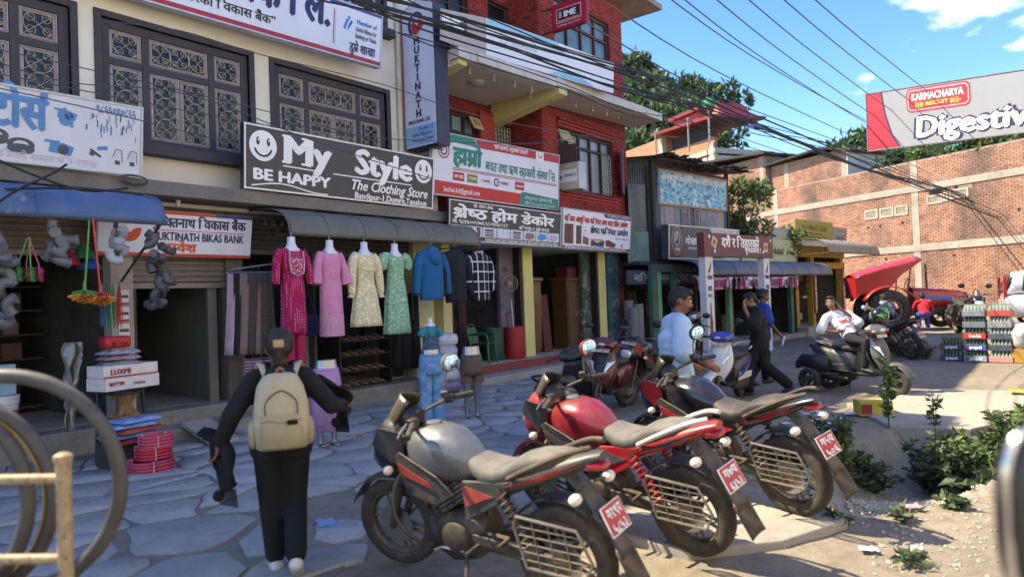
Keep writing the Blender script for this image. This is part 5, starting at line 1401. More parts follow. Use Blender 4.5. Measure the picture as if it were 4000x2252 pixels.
def leaf(b, p, d, w, l, r_, bend=.25):
    """one pointed leaf: four faces with a fold"""
    d = Vector(d).normalized(); sd = d.cross(Vector((r_.uniform(-1, 1), r_.uniform(-1, 1), r_.uniform(-1, 1)))).normalized(); nn = d.cross(sd)
    p = Vector(p); m_ = p + d * l * .45 - nn * l * bend * .3; t = p + d * l - nn * l * bend
    b._add([p, m_ + sd * w / 2 + nn * w * .15, t, m_ - sd * w / 2 + nn * w * .15, m_], [(0, 1, 4), (1, 2, 4), (2, 3, 4), (3, 0, 4)])
def crown_mesh(seed, rad, h, n, ls, clumps=14):
    r_ = random.Random(seed); b = MB(); cs = []
    for i in range(clumps):
        a = r_.uniform(0, 2 * PI); q = r_.random() ** .5; zz = r_.uniform(.0, 1)
        rr_ = rad * q * (1 - .55 * abs(zz - .4))
        cs.append((rr_ * math.cos(a), rr_ * math.sin(a), zz * h, rad * r_.uniform(.25, .48)))
    for i in range(n):
        c = r_.choice(cs); v = Vector((r_.gauss(0, 1), r_.gauss(0, 1), r_.gauss(0, .8))).normalized()
        p = Vector(c[:3]) + v * c[3] * r_.uniform(.5, 1)
        leaf(b, p, v + Vector((r_.gauss(0, .6), r_.gauss(0, .6), r_.gauss(0, .6))), ls * .6, ls * r_.uniform(.7, 1.3), r_)
    return b, cs
def tree(name, label, loc, rad, h, trunk, n, ls, m_, seed, group=None, cat='tree'):
    t = thing(name, label, cat, loc, random.Random(seed).uniform(0, 6), group)
    b, cs = crown_mesh(seed, rad, h, n, ls)
    b.v = [(x, y, z + trunk) for x, y, z in b.v]
    b.build('crown', m_, t, smooth=0)
    b = MB(); b.tube([(0, 0, 0), (.05 * rad, .03 * rad, trunk * .6), (0, .06 * rad, trunk + h * .5)], [rad * .07, rad * .05, rad * .02], 7)
    for c in cs[:8]: b.tube([(0, .03 * rad, trunk * .8), (c[0] * .5, c[1] * .5, trunk + c[2] * .6), (c[0], c[1], trunk + c[2])], [rad * .03, rad * .02, rad * .008], 5)
    o_ = b.build('trunk', WOOD, t)
    return t
hb = MB(); n_ = 40
hv = []
for j in range(n_ + 1):
    for i in range(n_ + 1):
        x = 75 + i * 6.; y = -60 + j * 5.
        z = 40 * math.exp(-((x - 140) / 45) ** 2 - ((y - 78) / 40) ** 2) + 15 * math.exp(-((x - 150) / 50) ** 2 - ((y - 15) / 40) ** 2) + 2.5 * noise.noise((x * .05, y * .05, 2)) - 1.5
        hv.append((x, y, z))
hb._add(hv, [(j * (n_ + 1) + i, j * (n_ + 1) + i + 1, (j + 1) * (n_ + 1) + i + 1, (j + 1) * (n_ + 1) + i) for j in range(n_) for i in range(n_)])
structure(hb.build('hill', M('#4f6a3c', .95, 0, .4, .12, bump=.8, bscale=1.2, spot=.3, spotcol='#33482a'), smooth=60))
def hill_z(x, y): return 40 * math.exp(-((x - 140) / 45) ** 2 - ((y - 78) / 40) ** 2) + 15 * math.exp(-((x - 150) / 50) ** 2 - ((y - 15) / 40) ** 2) + 2.5 * noise.noise((x * .05, y * .05, 2)) - 1.8
rs = random.Random(4)
proto = [tree('hill_tree', 'bushy dark green tree on the hillside behind the roofs', (96, 48, hill_z(96, 48)), 5.5 + i, 8 + i, 4, 1500, 1.5, LEAFH, 40 + i, 'trees on the hillside') for i in range(3)]
proto[1].location = (104, 52, hill_z(104, 52)); proto[2].location = (111, 60, hill_z(111, 60))
for i in range(26):
    x = rs.uniform(88, 132); y = x * rs.uniform(.40, .56)
    dup(proto[i % 3], (x, y, hill_z(x, y)), rs.uniform(0, 6))
for i in range(7):
    x = rs.uniform(95, 125); y = x * rs.uniform(.0, .2)
    dup(proto[i % 3], (x, y, hill_z(x, y)), rs.uniform(0, 6))
# creepers on top of the raw brick wall
for i, s_ in enumerate((-2.5, -.6, 1.0, 2.6, 4.6, 6.2)):
    p = fpt(s_, -1.2, 7.0 + .15 * (i % 2)); tree('wall_top_shrub', 'leafy shrub growing along the top of the long brick wall', p, .9, .7, .15, 420, .32, (LEAF, LEAFH)[i % 2], 60 + i, 'shrubs on the wall top', 'shrub')
# flowering bougainvillea on the restaurant roof
p = bpt(5.6, .1, 3.4)
bo = tree('bougainvillea', 'bougainvillea with magenta flowers growing over the restaurant roof', p, 1.0, 1.9, .3, 1500, .2, LEAF, 71, cat='plant')
b = MB(); r_ = random.Random(3)
for i in range(70):
    c = r_.choice([(.3, -.5, 2.1), (.5, -.4, 1.9), (.1, -.5, 1.6), (.45, -.3, 1.45)]); leaf(b, (c[0] + r_.gauss(0, .1), c[1] + r_.gauss(0, .1), c[2] + r_.gauss(0, .09)), (r_.gauss(0, 1), r_.gauss(0, 1), .6), .09, .1, r_)
o_ = b.build('flowers', M('#b01f6d', .6), bo, smooth=0); o_['kind'] = 'stuff'
tree('potted_bush', 'green bush trailing beside the yellow shop board', bpt(7.9, -.45, 3.0), .55, .9, .1, 600, .14, LEAF, 72, cat='plant')
tree('roof_bush', 'broad leafy bush in front of the brick gable roof', bpt(4.7, .8, 3.2), .8, 1.3, .2, 700, .2, LEAFD, 73, cat='plant')
b = MB(); b.lathe([(.14, 0), (.19, .28), (.17, .3)], n=14); tag(b.build('plant_pot', M('#3a3f48', .6), loc=bpt(5.35, -.35, 3.45)), 'dark plant pot on the roof edge above the pale green board', 'pot')

# ------------------------------------------------------------------ vehicles: shared pieces
RUB = M('#2a2826', .85, 0, .25, 8, bump=.3, dust=.85, dcol='#7d6c52')
RUBC = M('#222226', .75, 0, .25, 8, dust=.3)
ALLOY = M('#55524e', .45, .6, .25, 8, dust=.8, dcol='#8a7757')
PLAST = M('#1d1d20', .5, 0, .3, 5, dust=.5, dcol='#8d8271')
PLASTC = M('#18191c', .4, 0, .3, 5, dust=.12)
METD = M('#4a4640', .5, .6, .35, 9, bump=.2, dust=.75, dcol='#84725a')
CHROME = M('#c9cbcd', .16, 1., .1, 4, dust=.12)
GRIDM = M('#77736c', .5, .5, .25, 8, dust=.6, dcol='#84755e'); SEATD = M('#4f4d49', .7, 0, .18, 4, bump=.25, bscale=160, dust=.7, dcol='#7d776d'); SEATK = M('#232429', .6, 0, .25, 4, bump=.2, bscale=160, dust=.2)
LENS = M('#d5dadd', .08, .25, .2, 14, coat=.6); LENSR = M('#a8161c', .15, 0, .2, 9, coat=.5); LENSO = M('#d98a4a', .2, 0, .2, 9); LENSW = M('#d9cfc2', .25, 0, .15, 9, dust=.3)
MIRR = M('#9fc4e6', .04, 1., .02, 2)
PLATE = M('#b3202c', .45, 0, .12, 4, dust=.15); PLATEW = M('#e5dfd8', .5)
def sheet(b, fn, nu, nv):
    vs = [fn(i / nu, j / nv) for j in range(nv + 1) for i in range(nu + 1)]
    w = nu + 1
    return b._add(vs, [(j * w + i, j * w + i + 1, (j + 1) * w + i + 1, (j + 1) * w + i) for j in range(nv) for i in range(nu)])
def wheel(parent, c, r, w, rim_m, tyre_m, Mx=None, spokes=6, tread=0., name='wheel', disc=True, rimr=.72):
    b = MB(); b.M = Mx; n = 56
    ri = r * rimr
    prof = [(ri, -w * .34), (ri * 1.02, -w * .42), (ri * 1.1, -w * .5), (r * .9, -w * .5), (r * .965, -w * .42), (r * .99, -w * .25), (r, 0), (r * .99, w * .25), (r * .965, w * .42), (r * .9, w * .5), (ri * 1.1, w * .5), (ri * 1.02, w * .42), (ri, w * .34)]
    rg = []
    for k in range(n):
        a = 2 * PI * k / n; ring = []
        for j, (q, h) in enumerate(prof):
            if 3 <= j <= 9: q = q - (tread if (k + (j if j < 6 else 12 - j)) % 3 == 0 else 0)
            ring.append((c[0] + q * math.cos(a), c[1] + h, c[2] + q * math.sin(a)))
        rg.append(ring)
    b.rings(rg, cap=False, closed=True)
    ty = b.build(name, tyre_m, parent, smooth=40)
    b = MB(); b.M = Mx
    pr = [(ri * 1.02, -w * .36), (ri * .97, -w * .38), (ri * .9, -w * .2), (ri * .88, 0), (ri * .9, w * .2), (ri * .97, w * .38), (ri * 1.02, w * .36)]
    b.rings([[(c[0] + q * math.cos(2 * PI * k / 40), c[1] + h, c[2] + q * math.sin(2 * PI * k / 40)) for q, h in pr] for k in range(40)], cap=False, closed=True)
    b.lathe([(.05, -w * .45), (.05, w * .45)], c, 'Y', 16)
    for k in range(spokes):
        a = 2 * PI * k / spokes + .3
        for off in (-.13, .13):
            p = (c[0] + .04 * math.cos(a + off * 3), c[1], c[2] + .04 * math.sin(a + off * 3)); q = (c[0] + ri * .93 * math.cos(a + off), c[1], c[2] + ri * .93 * math.sin(a + off))
            b.tube([p, q], [.014, .010], 6)
    o = b.build('rim', rim_m, ty, smooth=50); o['kind'] = 'stuff'
    if disc:
        b = MB(); b.M = Mx; b.lathe([(.06, .045), (.13, .045), (.13, .05), (.06, .05)], c, 'Y', 24); b.build('brake_disc', STEEL, ty)
    return ty
def mirror(parent, base, head, m_, glass_n, Mx, r=(.085, .062), stem=METD):
    b = MB(); b.M = Mx; mid = [(base[i] + head[i]) / 2 + (.03 if i == 0 else 0) for i in range(3)]
    b.tube(smooth_path([base, mid, head], 3), .006, 6); st = b.build('mirror', stem, parent)
    gn = Vector(glass_n).normalized(); q = gn.to_track_quat('Z', 'Y')
    b = MB(); b.M = Mx; b.ell(head, (r[0], r[1], .026), 14, 8, q, .85); b.build('mirror_case', m_, st)
    b = MB(); b.M = Mx; h = Vector(head) + gn * .02; b.ell(h, (r[0] * .88, r[1] * .86, .008), 14, 4, q, .85); b.build('mirror_glass', MIRR, st)
def spring(b, p, q, r, turns, t):
    p, q = Vector(p), Vector(q); d = (q - p).normalized(); u = d.orthogonal().normalized(); w = d.cross(u); n = turns * 10
    b.tube([p + (q - p) * (i / n) + (u * math.cos(2 * PI * i / 10) + w * math.sin(2 * PI * i / 10)) * r for i in range(n + 1)], t, 5)
def nplate(parent, c, xd, ud, w, h, lines, Mx=None, bevel=True):
    c, xd, ud = Vector(c), Vector(xd).normalized(), Vector(ud).normalized(); n = xd.cross(ud)
    b = MB(); b.M = Mx; b.prism([c - xd * w / 2 - ud * h / 2, c + xd * w / 2 - ud * h / 2, c + xd * w / 2 + ud * h / 2, c - xd * w / 2 + ud * h / 2], -n * .006); pl = b.build('number_plate', PLATEW, parent, smooth=0)
    b = MB(); b.M = Mx; e = .006; b.prism([c - xd * (w / 2 - e) - ud * (h / 2 - e) + n * .001, c + xd * (w / 2 - e) - ud * (h / 2 - e) + n * .001, c + xd * (w / 2 - e) + ud * (h / 2 - e) + n * .001, c - xd * (w / 2 - e) + ud * (h / 2 - e) + n * .001], n * .001); b.build('plate_face', PLATE, pl, smooth=0)
    k = len(lines)
    for i, t in enumerate(lines):
        b = MB(); b.M = Mx
        hh = h / k * .95
        text_mb(b, t, hh, c - ud * (h / 2 - h * (k - 1 - i) / k - h * .1 / k) + n * .004, xd, ud, bold=.04, align='C', width=w * (.72 if k > 1 else .85)); b.build('lettering', WINK, pl, smooth=0)
def motorcycle(label, loc, head, lean, steer, tank, cowl, tail, accent, seat, tyre=RUB, plate=('ग१९प', '५८५३'), dustm=PLAST, visor=True, group=None, rim=ALLOY, spring_m=None, fender=None, guard=True, grab=None, mirrors=(1, -1), mcase=None, cpanel=None):
    m = thing('motorcycle', label, 'motorcycle', loc, head, group)
    m.rotation_euler = (0, 0, 0)
    m.matrix_world = Matrix.Translation(loc) @ Matrix.Rotation(head, 4, 'Z') @ Matrix.Rotation(-lean, 4, 'X')
    ax = Vector((-.37, 0, 1)).normalized(); pv = Vector((.66, 0, .31)) + ax * .05
    S = Matrix.Translation(pv) @ Matrix.Rotation(steer, 4, ax) @ Matrix.Translation(-pv)
    fender = fender or cowl
    def part(name, fn, mat, steerd=False, smooth=40, bevel=0, par=None, stuff=False, solid=0):
        b = MB(); b.M = S if steerd else None; fn(b); o = b.build(name, mat, par or m, smooth=smooth, bevel=bevel, solid=solid)
        if stuff: o['kind'] = 'stuff'
        return o
    wheel(m, (.66, 0, .305), .305, .09, rim, tyre, S, tread=.004)
    wheel(m, (-.66, 0, .305), .312, .12, rim, tyre, None, tread=.006)
    # front end
    part('front_fender', lambda b: sheet(b, lambda u, v: (.66 + (.335 + .012 * math.cos((u - .5) * PI)) * math.cos(R(25 + 130 * v)), (u - .5) * .15, .305 + (.325 + .03 * math.cos((u - .5) * PI)) * math.sin(R(25 + 130 * v))), 8, 18), fender, True, solid=.006)
    for s in (-1, 1):
        part('fork_leg', lambda b: (b.tube([(.66, s * .085, .305), (.55, s * .085, .58)], .026, 10), b.tube([(.55, s * .085, .58), (.40, s * .085, .98)], .018, 10)), METD, True)
    part('triple_clamp', lambda b: (b.cbox((.415, 0, .93), (.06, .24, .03), (0, -.36, 0)), b.cbox((.475, 0, .76), (.06, .22, .03), (0, -.36, 0))), METD, True, 0, .006, stuff=True)
    cw = part('headlight_cowl', lambda b: b.loft([(.42, 0, .98, .78, .09, .8), (.48, 0, 1.06, .70, .145, .8), (.58, 0, 1.05, .68, .155, .8), (.66, 0, .98, .69, .13, .8), (.71, 0, .90, .71, .09, .85), (.725, 0, .86, .74, .05, .9)], 22), cowl, True)
    part('headlight_lens', lambda b: b.loft([(.665, 0, .93, .745, .115, .8), (.71, 0, .9, .75, .095, .8), (.74, 0, .865, .765, .06, .85)], 18), LENS, True, par=cw)
    for s in (-1, 1): part('cowl_panel', lambda b: b.prism([(.44, s * .135, .98), (.58, s * .158, 1.02), (.66, s * .138, .9), (.52, s * .155, .78), (.43, s * .12, .82)], (0, s * .008, 0)), cpanel or accent, True, 0, par=cw)
    if visor:
        part('windshield', lambda b: sheet(b, lambda u, v: (.63 - .16 * v - .10 * (2 * u - 1) ** 2, (u - .5) * .25 * (1 - .35 * v), 1.0 + .2 * v - .04 * (2 * u - 1) ** 2), 10, 6), M('#2b2a26', .25, 0, .3, 4, dust=.5), True, solid=.006)
    part('instrument', lambda b: b.loft([(.36, 0, 1.07, 1.0, .06, .7), (.42, 0, 1.1, 1.0, .1, .7), (.5, 0, 1.08, 1.01, .08, .7)], 14), PLASTC, True)
    part('handlebar', lambda b: b.tube(smooth_path([(.20, -.38, 1.06), (.24, -.26, 1.08), (.36, -.12, 1.05), (.40, 0, 1.02), (.36, .12, 1.05), (.24, .26, 1.08), (.20, .38, 1.06)], 4), .012, 8), METD, True)
    for s in (-1, 1):
        gp = part('grip', lambda b: b.tube([(.245, s * .25, 1.08), (.20, s * .375, 1.06), (.19, s * .40, 1.055)], [.018, .018, .02], 10), RUBC, True)
        part('switch_box', lambda b: b.cbox((.262, s * .225, 1.082), (.055, .06, .05), (0, 0, -s * .3)), PLASTC, True, 0, .008, par=gp)
        part('lever', lambda b: b.tube([(.30, s * .22, 1.075), (.29, s * .32, 1.06), (.26, s * .40, 1.05)], [.009, .007, .006], 6), STEEL, True, par=gp)
        if s in mirrors: mirror(m, (.27, s * .22, 1.09), (.27, s * .31, 1.30), mcase or PLASTC, (-1, s * -.15, .05), S)
    part('brake_reservoir', lambda b: b.lathe([(.026, 0), (.026, .035)], (.28, -.2, 1.1), n=10), dustm, True)
    part('headlight_bracket', lambda b: b.tube([(.43, -.11, .85), (.48, -.12, .72)], .012, 6), METD, True)
    for s in (-1, 1):
        ind = part('indicator', lambda b: b.tube([(.5, s * .13, .78), (.49, s * .21, .77)], .009, 6), PLASTC, True)
        part('indicator_lens', lambda b: b.ell((.5, s * .235, .77), (.032, .036, .028), 10, 7), LENSW, True, par=ind)
    # tank, seat, tail
    tk = part('fuel_tank', lambda b: b.loft([(.44, 0, .885, .8, .05, .8), (.41, 0, .93, .75, .10, .75), (.34, 0, .98, .69, .15, .72), (.22, 0, 1.01, .66, .172, .72), (.08, 0, .99, .66, .165, .74), (-.03, 0, .93, .68, .13, .78), (-.11, 0, .86, .7, .09, .85), (-.15, 0, .82, .73, .05, .9)], 26), tank)
    part('tank_cap', lambda b: b.lathe([(.048, 0), (.048, .012), (.03, .016)], (.24, 0, 1.005), n=18), STEEL, par=tk)
    for s in (-1, 1):
        sd = part('tank_shroud', lambda b: b.prism([(.46, s * .15, .82), (.4, s * .165, .86), (.1, s * .168, .74), (-.02, s * .15, .63), (.12, s * .165, .55), (.36, s * .17, .6)], (0, s * .02, 0)), dustm, False, 0, .012)
        part('shroud_stripe', lambda b: b.prism([(.42, s * .188, .80), (.16, s * .188, .70), (.12, s * .188, .66), (.38, s * .188, .72)], (0, s * .004, 0)), accent, False, 0, par=sd)
        sp = part('side_panel', lambda b: b.prism([(-.06, s * .12, .72), (-.42, s * .125, .76), (-.34, s * .13, .62), (-.08, s * .14, .48)], (0, s * .02, 0)), tail, False, 0, .012)
        part('panel_stripe', lambda b: b.prism([(-.06, s * .144, .70), (-.3, s * .149, .66), (-.1, s * .162, .58)], (0, s * .003, 0)), accent, False, 0, par=sp)
    part('seat', lambda b: b.loft([(-.06, 0, .845, .77, .07, .75), (-.12, 0, .85, .73, .115, .7), (-.2, 0, .825, .70, .14, .68), (-.3, 0, .815, .71, .148, .66), (-.38, 0, .835, .73, .145, .66), (-.45, 0, .885, .76, .14, .66), (-.55, 0, .915, .80, .135, .66), (-.68, 0, .93, .84, .115, .68), (-.76, 0, .935, .88, .08, .75), (-.79, 0, .925, .9, .04, .8)], 24), seat)
    tc_ = part('tail_cowl', lambda b: b.loft([(-.28, 0, .74, .62, .13, .75), (-.42, 0, .80, .67, .142, .75), (-.6, 0, .86, .74, .13, .75), (-.76, 0, .91, .81, .105, .78), (-.9, 0, .945, .87, .07, .8), (-.96, 0, .95, .905, .045, .85)], 20), tail)
    for s in (-1, 1): part('tail_stripe', lambda b: b.prism([(-.36, s * .142, .72), (-.66, s * .128, .83), (-.88, s * .08, .91), (-.64, s * .131, .79)], (0, s * .006, 0)), accent, False, 0, par=tc_)
    part('tail_light', lambda b: b.loft([(-.89, 0, .905, .845, .075, .7), (-.95, 0, .90, .85, .062, .7), (-.975, 0, .89, .86, .04, .75)], 14), LENSR, par=tc_)
    gm = grab or METD
    for s in (-1, 1): part('grab_rail', lambda b: b.tube(smooth_path([(-.42, s * .15, .78), (-.6, s * .165, .87), (-.8, s * .13, .955), (-.93, s * .07, .985)], 4), [.016] * 12 + [.014], 8), gm)
    part('rear_mudguard', lambda b: sheet(b, lambda u, v: ((-.72 - .34 * v), (u - .5) * (.15 - .02 * v), (.82 - .42 * v ** 1.4) + .02 * math.cos((u - .5) * PI)), 6, 10), dustm, solid=.008)
    part('mud_flap', lambda b: sheet(b, lambda u, v: ((-1.03 - .10 * v), (u - .5) * .17, (.44 - .2 * v) + .012 * math.cos((u - .5) * PI)), 6, 6), RUB, solid=.005)
    part('inner_fender', lambda b: sheet(b, lambda u, v: (-.66 + .36 * math.cos(R(40 + 85 * v)), (u - .5) * .14, .305 + .36 * math.sin(R(40 + 85 * v))), 6, 10), dustm, solid=.006)
    nplate(m, (-1.0, 0, .6), (0, -1, 0), (.42, 0, .9), .2, .16, plate)
    for s in (-1, 1):
        ind = part('indicator', lambda b: b.tube([(-.86, s * .05, .76), (-.87, s * .14, .745)], .010, 6), PLASTC)
        part('indicator_lens', lambda b: b.ell((-.875, s * .18, .74), (.034, .045, .03), 10, 7), LENSW, par=ind)
    # engine and running gear
    part('crankcase', lambda b: b.loft([(-.16, 0, .46, .3, .09, .6), (-.1, 0, .5, .25, .13, .6), (.05, 0, .5, .22, .15, .6), (.2, 0, .46, .24, .13, .6), (.25, 0, .42, .27, .08, .7)], 18), METD)
    for s in (-1, 1): part('engine_cover', lambda b: b.lathe([(.105, 0), (.1, s * .03), (.06, s * .045), (.0, s * .046)], (.02, s * .14, .36), 'Y', 18), METD)
    part('cylinder', lambda b: [b.cbox((.15 + .016 * i, 0, .48 + .022 * i), (.15 if i % 2 else .17, .15 if i % 2 else .18, .014), (0, .55, 0)) for i in range(9)], METD, smooth=0, stuff=True)
    part('frame_tube', lambda b: (b.tube(smooth_path([(.42, 0, .86), (.36, 0, .6), (.27, 0, .34), (.15, 0, .22)], 4), .022, 8), b.tube(smooth_path([(.40, 0, .88), (.1, 0, .7), (-.12, 0, .58), (-.14, 0, .34)], 4), .022, 8)), METD, stuff=True)
    for s in (-1, 1):
        part('subframe', lambda b: b.tube([(-.08, s * .1, .66), (-.4, s * .11, .7), (-.78, s * .08, .84)], .014, 6), METD)
        part('swingarm', lambda b: b.cbox((-.38, s * .095, .315), (.62, .035, .05), (0, -.04, 0)), METD, False, 0, .008)
        sh = part('shock_absorber', lambda b: b.tube([(-.34, s * .15, .72), (-.56, s * .15, .36)], .016, 8), METD)
        part('spring', lambda b: spring(b, (-.36, s * .15, .68), (-.54, s * .15, .40), .034, 9, .008), spring_m or METD, par=sh)
        part('foot_peg', lambda b: b.tube([(-.14, s * .12, .34), (-.15, s * .27, .34)], .013, 8), RUBC)
        part('passenger_peg', lambda b: (b.tube([(-.2, s * .12, .42), (-.4, s * .17, .44)], .012, 6), b.tube([(-.4, s * .17, .44), (-.41, s * .29, .44)], .013, 8)), METD, stuff=True)
    part('muffler', lambda b: (b.tube(smooth_path([(.25, -.05, .42), (.3, -.08, .3), (.1, -.16, .22), (-.25, -.17, .27)], 4), .02, 8), b.tube([(-.2, -.18, .27), (-.35, -.18, .3), (-.88, -.19, .43)], [.03, .048, .05], 12)), M('#5a5650', .35, .8, .3, 6, dust=.5))
    part('chain_cover', lambda b: b.cbox((-.38, .13, .36), (.56, .02, .06), (0, -.04, 0)), dustm, False, 0, .006)
    part('sprocket', lambda b: b.lathe([(.09, .1), (.09, .108), (.05, .108)], (-.66, 0, .305), 'Y', 24), RUSTY)
    part('side_stand', lambda b: b.tube([(-.02, .12, .26), (-.1, .26, .04), (-.12, .3, .035)], [.013, .012, .016], 6), METD)
    part('gear_lever', lambda b: b.tube([(-.05, .17, .3), (.12, .18, .3), (.14, .23, .3)], .008, 6), STEEL)
    part('belly_cowl', lambda b: b.loft([(-.06, 0, .3, .2, .08, .6), (.1, 0, .32, .17, .12, .6), (.28, 0, .4, .22, .1, .6), (.33, 0, .42, .3, .05, .7)], 14), dustm)
    if guard:   # side guard grid and the crash bar
        def grid(b):
            P = [(-.92, .24, .34), (-.98, .24, .44), (-.9, .24, .6), (-.52, .24, .62), (-.5, .24, .56), (-.56, .24, .34)]
            b.tube(P, .009, 6, closed=True)
            for i in range(1, 6): z = .34 + .045 * i; b.tube([(-.93 - .02 * (z < .5), .24, z), (-.53, .24, z)], .0035, 5)
            for x in (-.85, -.75, -.65): b.tube([(x, .24, .34), (x + .03, .24, .615)], .0035, 5)
        part('leg_guard_grid', grid, GRIDM, stuff=True)
        part('crash_bar', lambda b: b.tube(smooth_path([(.4, .06, .78), (.42, .22, .66), (.4, .26, .46), (.3, .16, .28), (.26, .05, .26)], 5), .013, 8), METD)
        part('crash_bar', lambda b: b.tube(smooth_path([(.4, -.06, .78), (.42, -.22, .66), (.4, -.26, .46), (.3, -.16, .28), (.26, -.05, .26)], 5), .013, 8), METD)
    return m
SILV = M('#6d6f71', .35, .5, .2, 3, dust=.5, dcol='#8f887a', coat=.3); BLKP = M('#15161a', .25, .1, .2, 3, dust=.4, dcol='#8d8271', coat=.4)
REDP = M('#8e1320', .28, .2, .15, 3, dust=.28, dcol='#a08a78', coat=.5); REDP2 = M('#a0141f', .3, .1, .15, 3, dust=.25, dcol='#a08a78', coat=.4); BLKC = M('#0f1114', .2, .1, .2, 3, dust=.15, coat=.5)
ORNG = M('#8f2a22', .4, 0, .2, 4, dust=.35); GREYP = M('#3f4042', .4, .3, .25, 3, dust=.5, dcol='#857c6c')
mb1 = motorcycle('dusty silver and black motorcycle with pale seat and red number plate', (3.21, 2.88, .0), R(91.8), R(7), R(12), SILV, BLKP, GREYP, ORNG, SEATD, cpanel=GREYP, plate=('ग१९प', '५८५३'), mirrors=(-1,), mcase=M('#6d6a64', .4, .2, .2, 5, dust=.5))
mb2 = motorcycle('red motorcycle with red tank, white grab rail and pale dusty seat', (4.46, 2.62, .02), R(81.5), R(11), R(4), REDP, REDP2, REDP2, M('#3a3a40', .4, 0, .2, 3, dust=.3), SEATD, plate=('ग७प', '६४५३'), grab=M('#c9c6c0', .4, .2, .1, 4, dust=.2), spring_m=M('#b3202c', .4), mirrors=(-1,), mcase=REDP2)
mb3 = motorcycle('black motorcycle with red side panels and muddy rear tyre', (5.66, 2.27, .05), R(73.0), R(11), R(8), BLKC, BLKC, BLKC, REDP2, SEATK, plate=('ग५प', '५०६'), mirrors=(-1,), mcase=PLASTC)
motorcycle('black motorcycle facing the street with a red lettered strip over its headlight', (10.4, 5.55, 0), R(183), R(6), R(-10), BLKC, BLKC, BLKC, REDP2, SEATK, tyre=RUBC, plate=('ग२२प', '२००८'), visor=False, guard=False, fender=M('#4a4640', .6, .1, .3, 5, dust=.6))
motorcycle('black motorcycle with luggage grid parked behind the reclining man', (19.19, 3.43, 0), R(58.8), R(8), R(0), BLKC, BLKC, BLKC, REDP2, SEATK, tyre=RUBC, plate=('ग३प', '१२०'))
motorcycle('dark grey motorcycle parked by the festival arch pillar', (14.6, 6.6, 0), R(195), R(6), R(5), GREYP, BLKC, BLKC, GREYP, SEATK, tyre=RUBC, plate=('ग९प', '४४१'), guard=False)
motorcycle('black motorcycle parked on the raised ground behind the bottle crates', (22.2, 2.05, .38), R(205), R(6), R(-8), BLKC, BLKC, BLKC, GREYP, SEATK, tyre=RUBC, plate=('ग२प', '८१४'), guard=False)
# strip plate on the black motorcycle's headlight
def strip_plate(parent_label, text):
    for o in C.objects:
        if o.get('label') == parent_label and o.parent is None:
            nplate(o, (.69, 0, 1.0), (0, 1, 0), (-.25, 0, 1), .26, .05, (text,))
strip_plate('black motorcycle facing the street with a red lettered strip over its headlight', 'ग२२प २००८')

